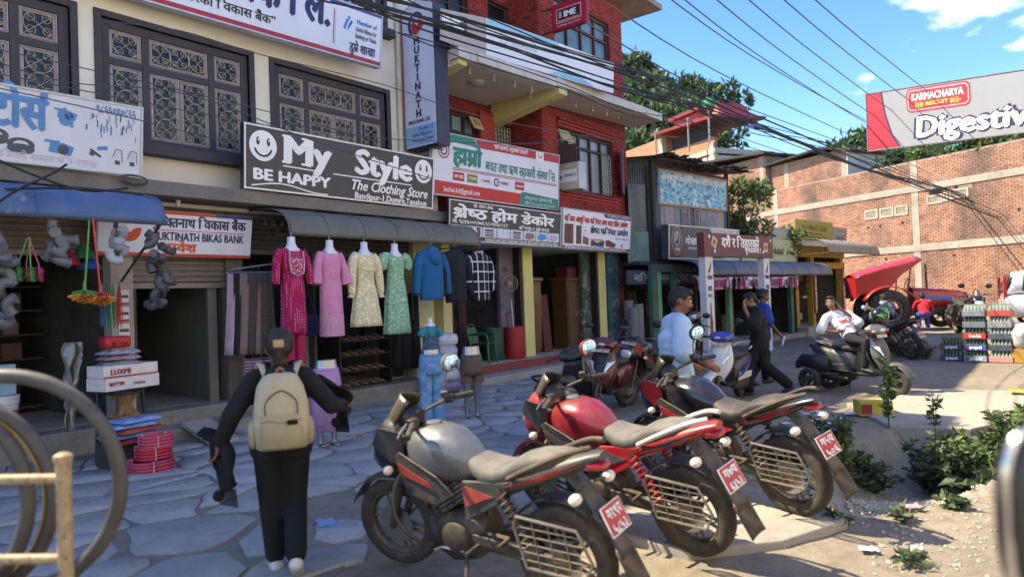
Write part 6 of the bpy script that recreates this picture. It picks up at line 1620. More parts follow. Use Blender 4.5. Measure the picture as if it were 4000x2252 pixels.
def scooter(label, loc, head, lean, steer, front, side, low, seat, cowl, plate='ग१०प ४४१', tyre=RUBC, lamp='apron', group=None, stripe=None, mirrors=(1, -1)):
    m = thing('scooter', label, 'scooter', loc, head, group)
    m.matrix_world = Matrix.Translation(loc) @ Matrix.Rotation(head, 4, 'Z') @ Matrix.Rotation(-lean, 4, 'X')
    ax = Vector((-.42, 0, 1)).normalized(); pv = Vector((.62, 0, .22))
    S = Matrix.Translation(pv) @ Matrix.Rotation(steer, 4, ax) @ Matrix.Translation(-pv)
    def part(name, fn, mat, steerd=False, smooth=40, bevel=0, par=None, stuff=False, solid=0):
        b = MB(); b.M = S if steerd else None; fn(b); o = b.build(name, mat, par or m, smooth=smooth, bevel=bevel, solid=solid)
        if stuff: o['kind'] = 'stuff'
        return o
    wheel(m, (.62, 0, .225), .225, .095, METD, tyre, S, spokes=3, rimr=.6)
    wheel(m, (-.6, 0, .225), .225, .1, METD, tyre, None, spokes=3, rimr=.6, disc=False)
    part('front_fender', lambda b: sheet(b, lambda u, v: (.62 + (.26 + .03 * math.cos((u - .5) * PI)) * math.cos(R(8 + 150 * v)), (u - .5) * .2, .25 + (.24 + .045 * math.cos((u - .5) * PI)) * math.sin(R(8 + 150 * v))), 10, 16), low, True, solid=.008)
    for s in (-1, 1): part('fork_leg', lambda b: b.tube([(.62, s * .075, .225), (.52, s * .06, .5)], .02, 8), METD, True)
    def W_(v): return (.10, .155, .205, .215, .20, .17, .12)[min(6, int(v * 6))] * (1 - (v * 6 % 1)) + (.10, .155, .205, .215, .20, .17, .12)[min(6, int(v * 6) + 1)] * (v * 6 % 1)
    ap = part('apron', lambda b: sheet(b, lambda u, v: (.46 + .06 * math.sin(v * PI) - .16 * v - 2.2 * ((u - .5) * 2 * W_(v)) ** 2 + .05 * max(0, 1 - abs(u - .5) * 5) * (1 - v), (u - .5) * 2 * W_(v), .38 + .62 * v), 16, 14), front, solid=.03)
    part('leg_shield', lambda b: sheet(b, lambda u, v: (.375 - .12 * v - 1.2 * ((u - .5) * 2 * W_(v)) ** 2, (u - .5) * 2.02 * W_(v), .36 + .6 * v), 12, 10), PLASTC, solid=.03)
    part('apron_centre', lambda b: sheet(b, lambda u, v: (.482 + .065 * math.sin(v * PI) - .16 * v - 2.2 * ((u - .5) * .2 * (.5 + v)) ** 2, (u - .5) * .2 * (.5 + v), .52 + .44 * v), 6, 8), low, solid=.006, par=ap)
    if lamp == 'apron':
        for s in (-1, 1):
            part('headlamp', lambda b: sheet(b, lambda u, v: (.492 + .06 * math.sin((.35 + .3 * v) * PI) - .16 * (.35 + .3 * v) - 2.2 * (.05 + .12 * u * (.4 + v)) ** 2, s * (.05 + .12 * u * (.35 + v)), .6 + .17 * v + .03 * u), 6, 6), LENS, solid=.004, par=ap)
    cw = part('handlebar_cowl', lambda b: b.loft([(.2, 0, 1.06, .98, .1, .75), (.25, 0, 1.12, .96, .2, .72), (.32, 0, 1.14, .96, .19, .72), (.39, 0, 1.10, .98, .14, .75), (.43, 0, 1.06, 1.0, .08, .8)], 18), cowl, True)
    if lamp == 'bar': part('headlamp', lambda b: b.loft([(.395, 0, 1.1, .985, .11, .75), (.43, 0, 1.08, .995, .09, .8), (.45, 0, 1.06, 1.01, .05, .85)], 14), LENS, True, par=cw)
    else: part('cowl_lens', lambda b: b.ell((.425, 0, 1.045), (.02, .06, .02), 10, 6), LENSW, True, par=cw)
    part('dashboard', lambda b: b.loft([(.19, 0, 1.1, 1.05, .07, .7), (.24, 0, 1.135, 1.08, .1, .7), (.29, 0, 1.145, 1.1, .08, .7)], 12), PLASTC, True)
    for s in (-1, 1):
        gp = part('grip', lambda b: b.tube([(.26, s * .19, 1.05), (.22, s * .34, 1.045), (.215, s * .355, 1.045)], [.017, .018, .02], 10), RUBC, True)
        part('lever', lambda b: b.tube([(.29, s * .2, 1.045), (.285, s * .3, 1.03), (.26, s * .36, 1.03)], .006, 6), STEEL, True, par=gp)
        if s in mirrors: mirror(m, (.27, s * .17, 1.1), (.25, s * .27, 1.30), PLASTC, (-1, -s * .15, .05), S, (.07, .045))
        ind = part('indicator', lambda b: b.ell((.385, s * .15, 1.03), (.035, .03, .016), 10, 6), LENSO, True)
    part('floorboard', lambda b: b.box(-.08, .36, -.17, .17, .29, .35), PLASTC, False, 0, .02)
    bd = part('body_shell', lambda b: b.loft([(-.02, 0, .6, .34, .12, .7), (-.1, 0, .68, .32, .165, .68), (-.28, 0, .72, .34, .19, .68), (-.5, 0, .75, .40, .19, .68), (-.7, 0, .78, .52, .15, .72), (-.84, 0, .8, .64, .1, .78), (-.92, 0, .8, .72, .05, .85)], 22), side)
    for s in (-1, 1):
        part('lower_panel', lambda b: b.prism([(-.05, s * .15, .34), (-.55, s * .185, .36), (-.62, s * .175, .46), (-.1, s * .165, .48)], (0, s * .02, 0)), low, False, 0, .012, par=bd)
        if stripe: part('body_stripe', lambda b: b.prism([(-.05, s * .175, .40), (-.2, s * .192, .56), (-.62, s * .182, .7), (-.82, s * .125, .74), (-.5, s * .195, .58), (-.2, s * .195, .44)], (0, s * .008, 0)), stripe, False, 0, par=bd)
    part('seat', lambda b: b.loft([(-.0, 0, .77, .66, .08, .75), (-.06, 0, .8, .66, .12, .7), (-.2, 0, .785, .68, .155, .66), (-.38, 0, .79, .7, .16, .66), (-.46, 0, .835, .72, .155, .66), (-.62, 0, .85, .75, .14, .66), (-.74, 0, .845, .78, .1, .72), (-.78, 0, .83, .79, .05, .8)], 22), seat)
    part('grab_rail', lambda b: b.tube(smooth_path([(-.6, .14, .8), (-.78, .13, .87), (-.86, 0, .89), (-.78, -.13, .87), (-.6, -.14, .8)], 4), .015, 8), front)
    part('tail_light', lambda b: b.loft([(-.86, 0, .78, .7, .09, .7), (-.91, 0, .77, .7, .07, .7), (-.94, 0, .75, .71, .04, .8)], 12), LENSR)
    part('rear_mudguard', lambda b: sheet(b, lambda u, v: (-.8 - .13 * v, (u - .5) * .16, .62 - .36 * v + .02 * math.cos((u - .5) * PI)), 6, 8), PLASTC, solid=.006)
    part('engine_block', lambda b: b.loft([(-.72, .07, .34, .16, .07, .6), (-.5, .07, .36, .14, .08, .6), (-.2, .06, .34, .17, .08, .6), (-.1, .05, .3, .2, .05, .7)], 14), METD)
    part('muffler', lambda b: b.tube([(-.15, -.12, .22), (-.4, -.15, .24), (-.85, -.16, .34)], [.02, .05, .05], 12), METD)
    part('centre_stand', lambda b: b.tube([(-.25, .1, .24), (-.32, .14, .03), (-.38, .14, .03)], .012, 6), METD)
    if plate: nplate(m, (.405, 0, .95), (0, 1, 0), (-.3, 0, 1), .26, .05, (plate,))
    return m
WHT = M('#d3d0c6', .35, 0, .1, 3, dust=.2, coat=.3); BLU = M('#123f9a', .3, 0, .15, 3, dust=.12, coat=.4); MARO = M('#5c0f1e', .3, .2, .15, 3, dust=.2, coat=.4); GRYS = M('#6d7072', .38, .4, .15, 3, dust=.3, coat=.2); GRYD = M('#3d4146', .45, .2, .2, 3, dust=.3)
scooter('white and blue scooter parked beside the man in the pale shirt', (10.85, 4.3, 0), R(181), R(4), R(-8), WHT, GRYD, WHT, SEATK, BLU, 'ग९प ८७४५', stripe=BLU, mirrors=(1,))
scooter('dark red scooter with black front panel facing the pavement', (9.3, 5.55, 0), R(188), R(4), R(6), MARO, MARO, PLASTC, SEATK, MARO, 'बा२०प ८५०')
scooter('black scooter parked between the red motorcycle and the pavement', (7.15, 4.75, 0), R(12), R(6), R(20), BLKC, BLKC, GRYD, SEATK, PLASTC, None, lamp='bar', mirrors=())
gs = scooter('grey scooter fitted with extra rear side wheels under the reclining man', (12.65, 2.69, 0), R(-112), R(0), R(-6), GRYS, GRYD, GRYD, SEATK, GRYS, 'ग९प २५०७', mirrors=())
b = MB()
for s_ in (-1, 1):
    wheel(gs, (-.66, s_ * .44, .2), .2, .1, METD, RUBC, None, spokes=3, rimr=.6, disc=False)
    b = MB(); b.tube([(-.66, s_ * .12, .3), (-.66, s_ * .42, .3), (-.66, s_ * .44, .2)], .02, 6); b.tube([(-.4, s_ * .3, .3), (-.4, s_ * .3, .62)], .012, 6); b.tube([(-.66, s_ * .42, .3), (-.4, s_ * .3, .3), (-.3, s_ * .15, .3)], .016, 6); o_ = b.build('outrigger', METD, gs); o_['kind'] = 'stuff'
    b = MB(); b.loft([(-.36, s_ * .3, .55, .36, .05, .6), (-.5, s_ * .36, .64, .36, .09, .6), (-.8, s_ * .38, .64, .4, .09, .6), (-.95, s_ * .36, .5, .36, .06, .6)], 14); b.build('outrigger_mudguard', PLASTC, gs)

# ------------------------------------------------------------------ clothes hanging from the grey awning
def m_cloth(c, pat=None, c2='#ffffff', sc=30., name='cloth', th=.33, stretch=None):
    k = NT(name); col = k.mix(k.rng(k.noise(6, 5, .6), .3, .7), tuple(x * .82 for x in lin(c)), lin(c))
    v = k.coord()
    if stretch: v = k.n('ShaderNodeMapping', {'Vector': v, 'Scale': stretch}).outputs[0]
    if pat == 'dots':
        d = k.n('ShaderNodeTexVoronoi', {'Vector': v, 'Scale': sc, 'Randomness': .15}).outputs['Distance']
        col = k.mix(k.rng(d, th - .05, th, 1, 0), col, lin(c2))
    elif pat == 'flor':
        d = k.noise(sc, 4, .7, vec=v); col = k.mix(k.rng(d, .5, .6), col, lin(c2))
    elif pat == 'check':
        xyz = k.n('ShaderNodeSeparateXYZ', {0: v})
        def band(o, w, s_): return k.math('LESS_THAN', k.math('FRACT', k.math('MULTIPLY', o, s_)), w)
        f = k.math('MAXIMUM', band(xyz.outputs[0], th, sc), band(xyz.outputs[2], th, sc * .8)); col = k.mix(f, col, lin(c2))
    elif pat == 'stripe':
        xyz = k.n('ShaderNodeSeparateXYZ', {0: v}); f = k.math('LESS_THAN', k.math('FRACT', k.math('MULTIPLY', xyz.outputs[2], sc)), th); col = k.mix(f, col, lin(c2))
    k.bump(k.noise(9, 4, .5), .35, .03)
    return k.out(col, .9)
BUST = M('#d9dce4', .4, 0, .06, 3)
def ring_loft(b, rows, n=36, fold=0., nf=9, ph=0., cap=False):
    """rows: (z, half width, half depth, fold share, y shift)"""
    rg = []
    for z, w, d, f, ys in rows:
        rg.append([((w * (1 + fold * f * math.sin(nf * a + ph + 2 * math.sin(a * 2)))) * math.cos(a), ys + (d * (1 + fold * f * 1.6 * math.sin(nf * a + ph))) * math.sin(a), z) for a in (2 * PI * k / n for k in range(n))])
    b.rings(rg, cap)
def dress(label, x, y, zt, zh, m_, sleeve='long', w=.2, flare=.2, fold=.05, waist=.15, rz=0., extra=None, hem=None):
    """white bust form on a hook, dress over it; z from the top of the neck"""
    t = thing('dress', label, 'dress', (x, y, 0), rz)
    zs = zt - .2
    b = MB(); b.lathe([(.055, zt - .02), (.06, zt), (.05, zt + .003), (.0, zt + .004)][::-1], n=16); ring_loft(b, [(zt, .055, .055, 0, 0), (zt - .1, .06, .06, 0, 0), (zt - .15, .09, .075, 0, 0), (zt - .19, .15, .09, 0, 0), (zt - .28, .165, .1, 0, 0), (zt - .42, .16, .1, 0, 0)], 24); b.build('bust_form', BUST, t, smooth=60)
    b = MB(); b.tube([(0, 0, zt), (0, 0, zt + .06)], .006, 6); b.build('hook', STEEL, t)
    b = MB()
    L = zs - zh
    rows = [(zs + .025, w * .78, .085, 0, .0), (zs - .02, w * .95, .105, 0, 0), (zs - .12, w * .92, .12, .1, 0), (zs - .24, w * .9, .125, .2, 0), (zs - .38, waist, .1, .4, 0), (zs - .5, waist * 1.12, .115, .7, 0)]
    for i in range(1, 9): q = i / 8; rows.append((zs - .5 - (L - .5) * q, waist * 1.12 + (flare - waist * 1.12) * q ** .8, .115 + .05 * q, 1, 0))
    # neckline: open scoop at the front
    ring_loft(b, rows, 40, fold)
    v0 = len(b.v)
    b.v = [(p[0], p[1], p[2] - (.13 * max(0, 1 - (p[0] / (w * .55)) ** 2) if p[1] < 0 and i < 40 else .03 * max(0, 1 - (p[0] / (w * .5)) ** 2) if i < 40 else 0)) for i, p in enumerate(b.v)]
    d = b.build('gown', m_, t, smooth=70, solid=.006)
    for s in (-1, 1):
        b = MB()
        if sleeve == 'puff': pts, rd = [(s * w * .85, 0, zs), (s * (w + .07), 0, zs - .05), (s * (w + .1), 0, zs - .16), (s * (w + .07), 0, zs - .24)], [.06, .095, .09, .055]
        elif sleeve == 'bell': pts, rd = [(s * w * .85, 0, zs), (s * (w + .03), 0, zs - .12), (s * (w + .07), -.02, zs - .3), (s * (w + .1), -.03, zs - .48)], [.06, .065, .075, .1]
        elif sleeve == 'cuff': pts, rd = [(s * w * .85, 0, zs), (s * (w + .05), 0, zs - .12), (s * (w + .09), -.02, zs - .38), (s * (w + .11), -.03, zs - .62), (s * (w + .12), -.03, zs - .65), (s * (w + .13), -.03, zs - .7)], [.065, .08, .075, .06, .03, .06]
        else: pts, rd = [(s * w * .85, 0, zs), (s * (w + .05), 0, zs - .12), (s * (w + .09), -.02, zs - .34), (s * (w + .11), -.03, zs - .5)], [.06, .065, .06, .058]
        b.tube(smooth_path(pts, 4), [rd[min(i // 4, len(rd) - 1)] + (rd[min(i // 4 + 1, len(rd) - 1)] - rd[min(i // 4, len(rd) - 1)]) * (i % 4) / 4 for i in range(4 * (len(pts) - 1) + 1)], 16, cap=False); b.build('sleeve', m_, t, smooth=70)
    if extra: extra(t, zs)
    return t
CRIM = m_cloth('#a8154e', 'dots', '#d77fa6', 26, th=.3); PINK = m_cloth('#d98fb4', 'dots', '#a8345e', 8, th=.09); CRM = m_cloth('#d9cfa2', 'flor', '#efeacb', 22); MINT = m_cloth('#7fae90', 'flor', '#b5d6bb', 26)
def yoke(t, zs):
    b = MB(); sheet(b, lambda u, v: ((u - .5) * .2, -.128 + .25 * ((u - .5) * .2) ** 2 - .012, zs - .12 - .24 * v), 8, 8); y_ = b.build('embroidery', m_cloth('#a8154e', 'flor', '#e3c9d3', 34), t, solid=.004)
    b = MB(); b.tube([(-.115, -.12, zs - .02), (-.12, -.135, zs - .2), (-.1, -.142, zs - .34), (0, -.148, zs - .38), (.1, -.142, zs - .34), (.12, -.135, zs - .2), (.115, -.12, zs - .02)], .014, 6); b.build('trim', m_cloth('#c98aa6', 'dots', '#f0e6e8', 60), t)
    for s in (-1, 1):
        b = MB(); ring_loft(b, [(1.42, .09, .09, .5, 0), (1.1, .08, .08, 1, 0), (.92, .085, .085, 1, 0)], 20, .06, 5); b.v = [(p[0] + s * .09, p[1], p[2]) for p in b.v]; b.build('trouser_leg', M('#a3124a', .8, 0, .15, 4), t, smooth=70)
dress('crimson dotted long dress with embroidered yoke and matching trousers', 5.98, 8.9, 2.8, 1.37, CRIM, 'long', w=.19, flare=.19, fold=.02, waist=.16, extra=yoke)
def pinkhem(t, zs):
    b = MB(); ring_loft(b, [(1.62, .197, .168, 0, 0), (1.46, .2, .17, 0, 0), (1.3, .203, .172, 0, 0)], 40); b.build('hem_band', m_cloth('#d39ab5', 'dots', '#a8345e', 22, th=.22), t, smooth=70)
dress('pale pink long dress with small sprigs and bell sleeves', 6.66, 8.9, 2.78, 1.29, PINK, 'bell', w=.19, flare=.19, fold=.015, waist=.165, extra=pinkhem)
def tie(t, zs):
    b = MB(); b.tube([(-.14, -.12, zs - .25), (0, -.14, zs - .27), (.14, -.12, zs - .25)], .012, 6); b.tube([(.0, -.145, zs - .27), (-.04, -.15, zs - .36)], .009, 5); b.tube([(.0, -.145, zs - .27), (.05, -.15, zs - .38)], .009, 5); o_ = b.build('tie', CRM, t); o_['kind'] = 'stuff'
dress('cream floral dress with ruffled cuffs and gathered bust', 7.34, 8.9, 2.78, 1.41, CRM, 'cuff', w=.19, flare=.29, fold=.07, waist=.155, extra=tie)
dress('mint green patterned dress with short puffed sleeves', 8.0, 8.9, 2.78, 1.25, MINT, 'puff', w=.18, flare=.27, fold=.06, waist=.16)
def top_on_hanger(name, label, x, y, zt, zh, m_, w=.27, hood=False, cat='shirt', collar=False, sl=.78, rz=0.):
    t = thing(name, label, cat, (x, y, 0), rz)
    b = MB(); b.tube(smooth_path([(0, 0, zt - .02), (0, 0, zt + .05), (.03, 0, zt + .09), (0, 0, zt + .11)], 3), .005, 5); b.build('hanger', M('#d9652a', .5) if not hood else STEEL, t)
    b = MB(); ring_loft(b, [(zt - .01, .07, .06, 0, 0), (zt - .04, w * .7, .07, 0, 0), (zt - .1, w, .09, .2, 0), (zt - .3, w * .98, .11, .6, 0), (zt - .6, w * .97, .115, 1, 0), (zh + .05, w * .97, .115, 1, 0), (zh, w * .93, .11, .6, 0)], 36, .03, 6); b.build('body', m_, t, smooth=70, solid=.008)
    for s in (-1, 1):
        b = MB(); L = zt - zh
        b.tube(smooth_path([(s * w * .85, 0, zt - .1), (s * (w + .06), -.02, zt - .3), (s * (w + .1), -.03, zt - .3 - L * sl * .35), (s * (w + .12), -.03, zt - .1 - L * sl)], 4), [.085] * 4 + [.08] * 4 + [.07] * 4 + [.06], 16, cap=False); b.build('sleeve', m_, t, smooth=70, solid=.006)
    if hood:
        b = MB(); b.ell((0, -.05, zt - .1), (.17, .12, .15), 18, 12); b.ell((0, -.1, zt - .18), (.13, .1, .13), 16, 10); o_ = b.build('hood', m_, t, smooth=70); o_['kind'] = 'stuff'
    if collar:
        b = MB(); b.tube([(.07 * math.cos(a), .06 * math.sin(a), zt + .0) for a in (2 * PI * k / 16 for k in range(16))], .025, 8, closed=True); b.build('collar', m_, t, smooth=70)
    return t
top_on_hanger('hoodie', 'bright blue hooded sweatshirt on a hanger', 8.84, 8.88, 2.72, 1.8, m_cloth('#0f5f93', None), .28, True, 'hoodie')
top_on_hanger('jacket', 'black jacket on an orange hanger', 9.5, 8.9, 2.74, 1.74, m_cloth('#17191f', None), .26, False, 'jacket', True)
top_on_hanger('plaid_shirt', 'black and white checked flannel shirt on a hanger', 10.18, 8.9, 2.72, 1.76, m_cloth('#17181d', 'check', '#c9ccd6', 6.5, th=.13), .24, False, 'shirt', True, .7)
# trousers on a rail, bag
def hang_cloth(name, label, x, y, zt, zb, w, m_, cat='trousers', rz=0., fold=.03, group=None):
    t = thing(name, label, cat, (x, y, 0), rz, group)
    b = MB(); sheet(b, lambda u, v: ((u - .5) * w * (.85 + .25 * v), fold * math.sin(u * 15 + v * 2) * (.3 + v), zt - (zt - zb) * v), 20, 10); b.build('cloth', m_, t, smooth=70, solid=.03)
    b = MB(); b.tube([(-w / 2, 0, zt + .01), (w / 2, 0, zt + .01)], .008, 6); b.tube([(0, 0, zt), (0, 0, zt + .1)], .004, 5); o_ = b.build('hanger', STEEL, t); o_['kind'] = 'stuff'
b = MB(); b.tube([(5.5, 9.75, 2.36), (6.5, 9.35, 2.5)], .014, 8); tag(b.build('clothes_rail', STEEL), 'steel clothes rail beside the rolling shutter', 'rail')
for i, (x, c, lb) in enumerate(((5.62, '#b9a6bb', 'mauve trousers'), (5.68, '#2a2628', 'black trousers'), (5.74, '#8d7a78', 'dusty pink trousers'), (5.82, '#4b403a', 'brown checked trousers'))):
    hang_cloth('trousers', lb + ' hanging on the rail by the bank door', x, 9.72 - .07 * i, 2.3, 1.08, .42, m_cloth(c, 'check' if i == 3 else None, '#6d625a', 30, th=.12), rz=R(-30))
for i, c in enumerate(('#6b5a62', '#3a3338', '#82707a')): hang_cloth('striped_top', 'striped top hanging low below the trousers', 5.72 + .12 * i, 9.6 - .05 * i, 1.0, .55, .3, m_cloth(c, 'stripe', '#b09aa2', 22, th=.4), 'top', R(-30), group='striped tops below the trousers')
for i in range(9): hang_cloth('dark_garment', 'dark garment hanging inside the clothing shop', 6.3 + i * .38, 10.9 + .25 * (i % 2), 2.4, .9 + .15 * (i % 3), .4, m_cloth(('#1c1d22', '#2a2430', '#20262c', '#302a2a')[i % 4]), 'garment', R(20 * (i % 3)), group='dark garments inside the clothing shop')
for i in range(3): hang_cloth('dark_garment', 'long dark garment hanging by the yellow pillar', 9.0 + i * .2, 9.9, 1.95, .5, .3, m_cloth('#17171b'), 'garment', R(15 * i), group='long dark garments by the pillar')
t = thing('shoulder_bag', 'navy cloth shoulder bag hanging between the dresses', 'bag', (6.62, 9.45, 1.3))
b = MB(); b.loft([(-.17, 0, .3, .04, .03, .6), (-.12, 0, .34, .0, .07, .6), (.12, 0, .34, 0, .07, .6), (.17, 0, .3, .04, .03, .6)], 16); b.build('pouch', m_cloth('#27365c'), t)
b = MB(); b.tube(smooth_path([(-.12, 0, .32), (-.05, 0, .6), (0, 0, .68), (.05, 0, .6), (.12, 0, .32)], 4), .014, 6); b.build('strap', m_cloth('#27365c'), t)
# display rack with shoes
t = thing('shoe_rack', 'dark shelf rack for shoes at the clothing shop front', 'rack', (8.2, 10.12, .28))
for k in range(4): b = MB(); b.box(-.55, .6, -.12, .2, .02 + .27 * k, .04 + .27 * k); b.build('shelf', M('#2c2622', .6), t, smooth=0)
for x in (-.57, .6): b = MB(); b.box(x, x + .03, -.12, .2, 0, 1.1); b.build('side', M('#2c2622', .6), t, smooth=0)
SH = None
for k in range(4):
    for i in range(5):
        if SH is None:
            b = MB(); b.loft([(-.12, 0, .07, .0, .03, .7), (-.06, 0, .08, 0, .04, .7), (.02, 0, .055, 0, .042, .7), (.1, 0, .04, 0, .036, .8), (.14, 0, .025, .0, .015, .9)], 12)
            SH = tag(b.build('shoe', M('#8a6f5c', .4, 0, .3, 20)), 'light brown shoe on the dark rack', 'shoe', 'shoes on the rack'); o_ = SH
        else:
            o_ = SH.copy(); C.objects.link(o_)
        o_.location = (7.78 + i * .2, 10.1, .322 + .27 * k); o_.rotation_euler = (0, 0, R(-80))
b = MB(); b.box(7.15, 7.2, 10.05, 10.5, .28, 2.7); tag(b.build('door_post', M('#4a3c33', .6)), 'brown timber door post inside the clothing shop', 'post')
b = MB(); b.box(6.85, 7.14, 10.2, 10.21, .3, 1.6); tag(b.build('display_glass', M('#9aa8ae', .05, .3, .4, 3)), 'tilted glass display pane beside the door post', 'glass')
# mannequins
MANN = M('#9a9ca2', .28, .75, .12, 4)
def legs_form(label, loc, rz, cover, z0, z1, wide=.105, waistz=1.08, skirt=False, cat='mannequin'):
    t = thing('mannequin', label, cat, loc, rz)
    b = MB(); ring_loft(b, [(waistz, .13, .09, 0, 0), (waistz - .1, .145, .105, 0, 0), (waistz - .2, .165, .12, 0, 0), (waistz - .27, .16, .12, 0, 0)], 24, cap=True)
    for s in (-1, 1): b.tube([(s * .08, 0, waistz - .22), (s * .085, -.01, .52), (s * .085, .01, .4), (s * .085, .03, .08), (s * .085, .02, .02)], [.085, .055, .058, .032, .035], 14); b.ell((s * .09, -.06, .03), (.035, .1, .03), 10, 6)
    b.build('form', MANN, t, smooth=60); t.children[0]['kind'] = 'stuff'
    b = MB(); b.box(-.2, .2, -.15, .18, 0, .012); b.build('base_plate', GALV, t, smooth=0)
    b = MB()
    if skirt: ring_loft(b, [(z1, .15, .11, 0, 0), (z1 - .2, .18, .13, .3, 0), (z0, .2, .14, 1, 0)], 36, .05, 7)
    else:
        ring_loft(b, [(z1, .15, .11, 0, 0), (z1 - .1, .17, .125, 0, 0), (z1 - .24, .175, .13, .3, 0), (z1 - .3, .165, .12, .3, 0)], 28, .03)
    o_ = b.build('garment', cover, t, smooth=70, solid=.006)
    if not skirt:
        for s in (-1, 1):
            b = MB(); n_ = 8; b.rings([[(s * (.085 + .01 * q) + (wide * (1 - .3 * math.sin(q * PI) * .6)) * math.cos(a), .0 + (wide * .95) * math.sin(a) * (1 - .25 * math.sin(q * PI)), z1 - .24 - (z1 - .24 - z0) * q) for a in (2 * PI * k / 18 for k in range(18))] for q in (i / n_ for i in range(n_ + 1))], cap=False); b.build('trouser_leg', cover, o_, smooth=70, solid=.005)
    b = MB(); b.tube([(.153 * math.cos(a), .113 * math.sin(a), z1 - .02) for a in (2 * PI * k / 24 for k in range(24))], .012, 6, closed=True); b.build('waistband', cover, o_)
    return t
legs_form('silver legs mannequin wearing pale blue flared jeans', (7.05, 7.15, 0), R(-25), m_cloth('#5f8fb5', 'flor', '#7ba6c6', 9), .05, 1.02)
legs_form('silver legs mannequin wearing brown knee shorts', (7.7, 6.95, 0), R(-20), m_cloth('#5f5148', None), .55, .96, .1)
legs_form('silver legs mannequin wearing a lilac pink skirt', (5.35, 7.3, 0), R(-25), m_cloth('#b389b5', None), .2, .98, skirt=True)
t = thing('child_mannequin', 'small white bust in a teal top and denim overalls', 'mannequin', (8.25, 8.35, 0), R(-20))
b = MB(); b.tube([(0, 0, 0), (0, 0, .9)], .02, 8); b.lathe([(.16, 0), (.15, .02)], n=18); o_ = b.build('stand', GALV, t); o_['kind'] = 'stuff'
b = MB(); ring_loft(b, [(1.5, .03, .03, 0, 0), (1.42, .035, .035, 0, 0), (1.37, .09, .06, 0, 0), (1.3, .12, .075, 0, 0), (1.0, .11, .075, 0, 0)], 20, cap=True); b.build('bust_form', BUST, t, smooth=60)
b = MB(); ring_loft(b, [(1.36, .1, .07, 0, 0), (1.3, .135, .085, 0, 0), (1.1, .135, .09, 0, 0)], 24); [b.tube([(s * .11, 0, 1.33), (s * .19, -.01, 1.2)], [.06, .065], 12, cap=False) for s in (-1, 1)]; o_ = b.build('top', m_cloth('#2b8a96'), t, smooth=70); o_['kind'] = 'stuff'
b = MB(); ring_loft(b, [(1.2, .138, .095, 0, 0), (1.05, .145, .1, .3, 0), (.9, .16, .11, .5, 0)], 24, .03); [b.tube([(s * .07, -.1, 1.2), (s * .075, -.05, 1.36), (s * .07, .08, 1.2)], .014, 6) for s in (-1, 1)]; o_ = b.build('overalls', m_cloth('#3d5872', 'flor', '#5a7690', 14), t, smooth=70); o_['kind'] = 'stuff'
# bagged quilts
t = thing('quilt_bag', 'clear plastic bag stuffed with folded white and violet quilts', 'bag', (9.45, 9.25, .0))
for k in range(5):
    b = MB(); b.ell((.02 * (-1) ** k, 0, .16 + .22 * k), (.36 - .02 * k, .26, .15), 20, 10, None, .8); b.v = [(p[0], p[1], p[2] + .02 * noise.noise((p[0] * 9, p[1] * 9, p[2] * 9))) for p in b.v]; b.build('quilt', M(('#6d6488', '#b5b8c8', '#c9cdd8', '#a7a9bd', '#c3c8d4')[k], .5, 0, .25, 9, coat=.3), t, smooth=70)

# ------------------------------------------------------------------ hardware goods
def duster(label, x, y, zt, zb, c, c2, lean=0.):
    t = thing('feather_duster', label, 'duster', (x, y, 0))
    b = MB(); b.tube([(lean, 0, zt), (0, 0, zb + .1)], .012, 8); b.tube([(0, 0, zb + .2), (0, 0, zb + .08)], [.016, .022], 8); b.build('handle', M(c, .4), t)
    for nm, m_, a0, a1, ln in (('bristles', M(c, .8, 0, .2, 40), .2, 1.35, .13), ('bristle_tips', M(c2, .8, 0, .2, 40), .0, 1.1, .19)):
        b = MB(); r_ = random.Random(5)
        for i in range(520):
            a = r_.uniform(0, 2 * PI); e = r_.uniform(a0, a1); d = Vector((math.sin(e) * math.cos(a), .6 * math.sin(e) * math.sin(a), -math.cos(e) * .8)); p = Vector((0, 0, zb + .1)); l = ln * r_.uniform(.8, 1.1); q = p + d * l; s_ = d.orthogonal().normalized() * .004
            b._add([p - s_, p + s_, q + s_ * 1.6, q - s_ * 1.6], [(0, 1, 2, 3)])
        o_ = b.build(nm, m_, t, smooth=0); o_['kind'] = 'stuff'
duster('long handled green feather duster with orange tips', 3.2, 8.9, 2.88, 1.95, '#3f9a4c', '#d9923c', .07)
duster('long handled red feather duster with orange tips', 3.36, 8.88, 2.88, 1.92, '#c23a44', '#d9923c', -.06)
for i, (x, c, lean) in enumerate(((2.56, '#3f9a4c', .1), (2.64, '#8a3a44', .04), (2.68, '#49ad55', .0), (2.76, '#c24a74', -.09))):
    t = thing('toilet_brush', ('green', 'maroon', 'bright green', 'pink')[i] + ' toilet brush hanging in a bunch under the blue awning', 'brush', (x, 8.95, 0))
    b = MB(); b.tube([(lean, 0, 2.64), (0, 0, 2.34), (0, 0, 2.2)], .008, 6); b.build('handle', M(c, .4), t)
    b = MB(); r_ = random.Random(i)
    for k in range(240):
        z = r_.uniform(2.16, 2.32); a = r_.uniform(0, 2 * PI); q = (.055 * math.cos(a), .045 * math.sin(a), z - .02); b._add([(0, 0, z), (.004, 0, z + .003), q], [(0, 1, 2)])
    o_ = b.build('bristles', M(c, .7), t, smooth=0); o_['kind'] = 'stuff'
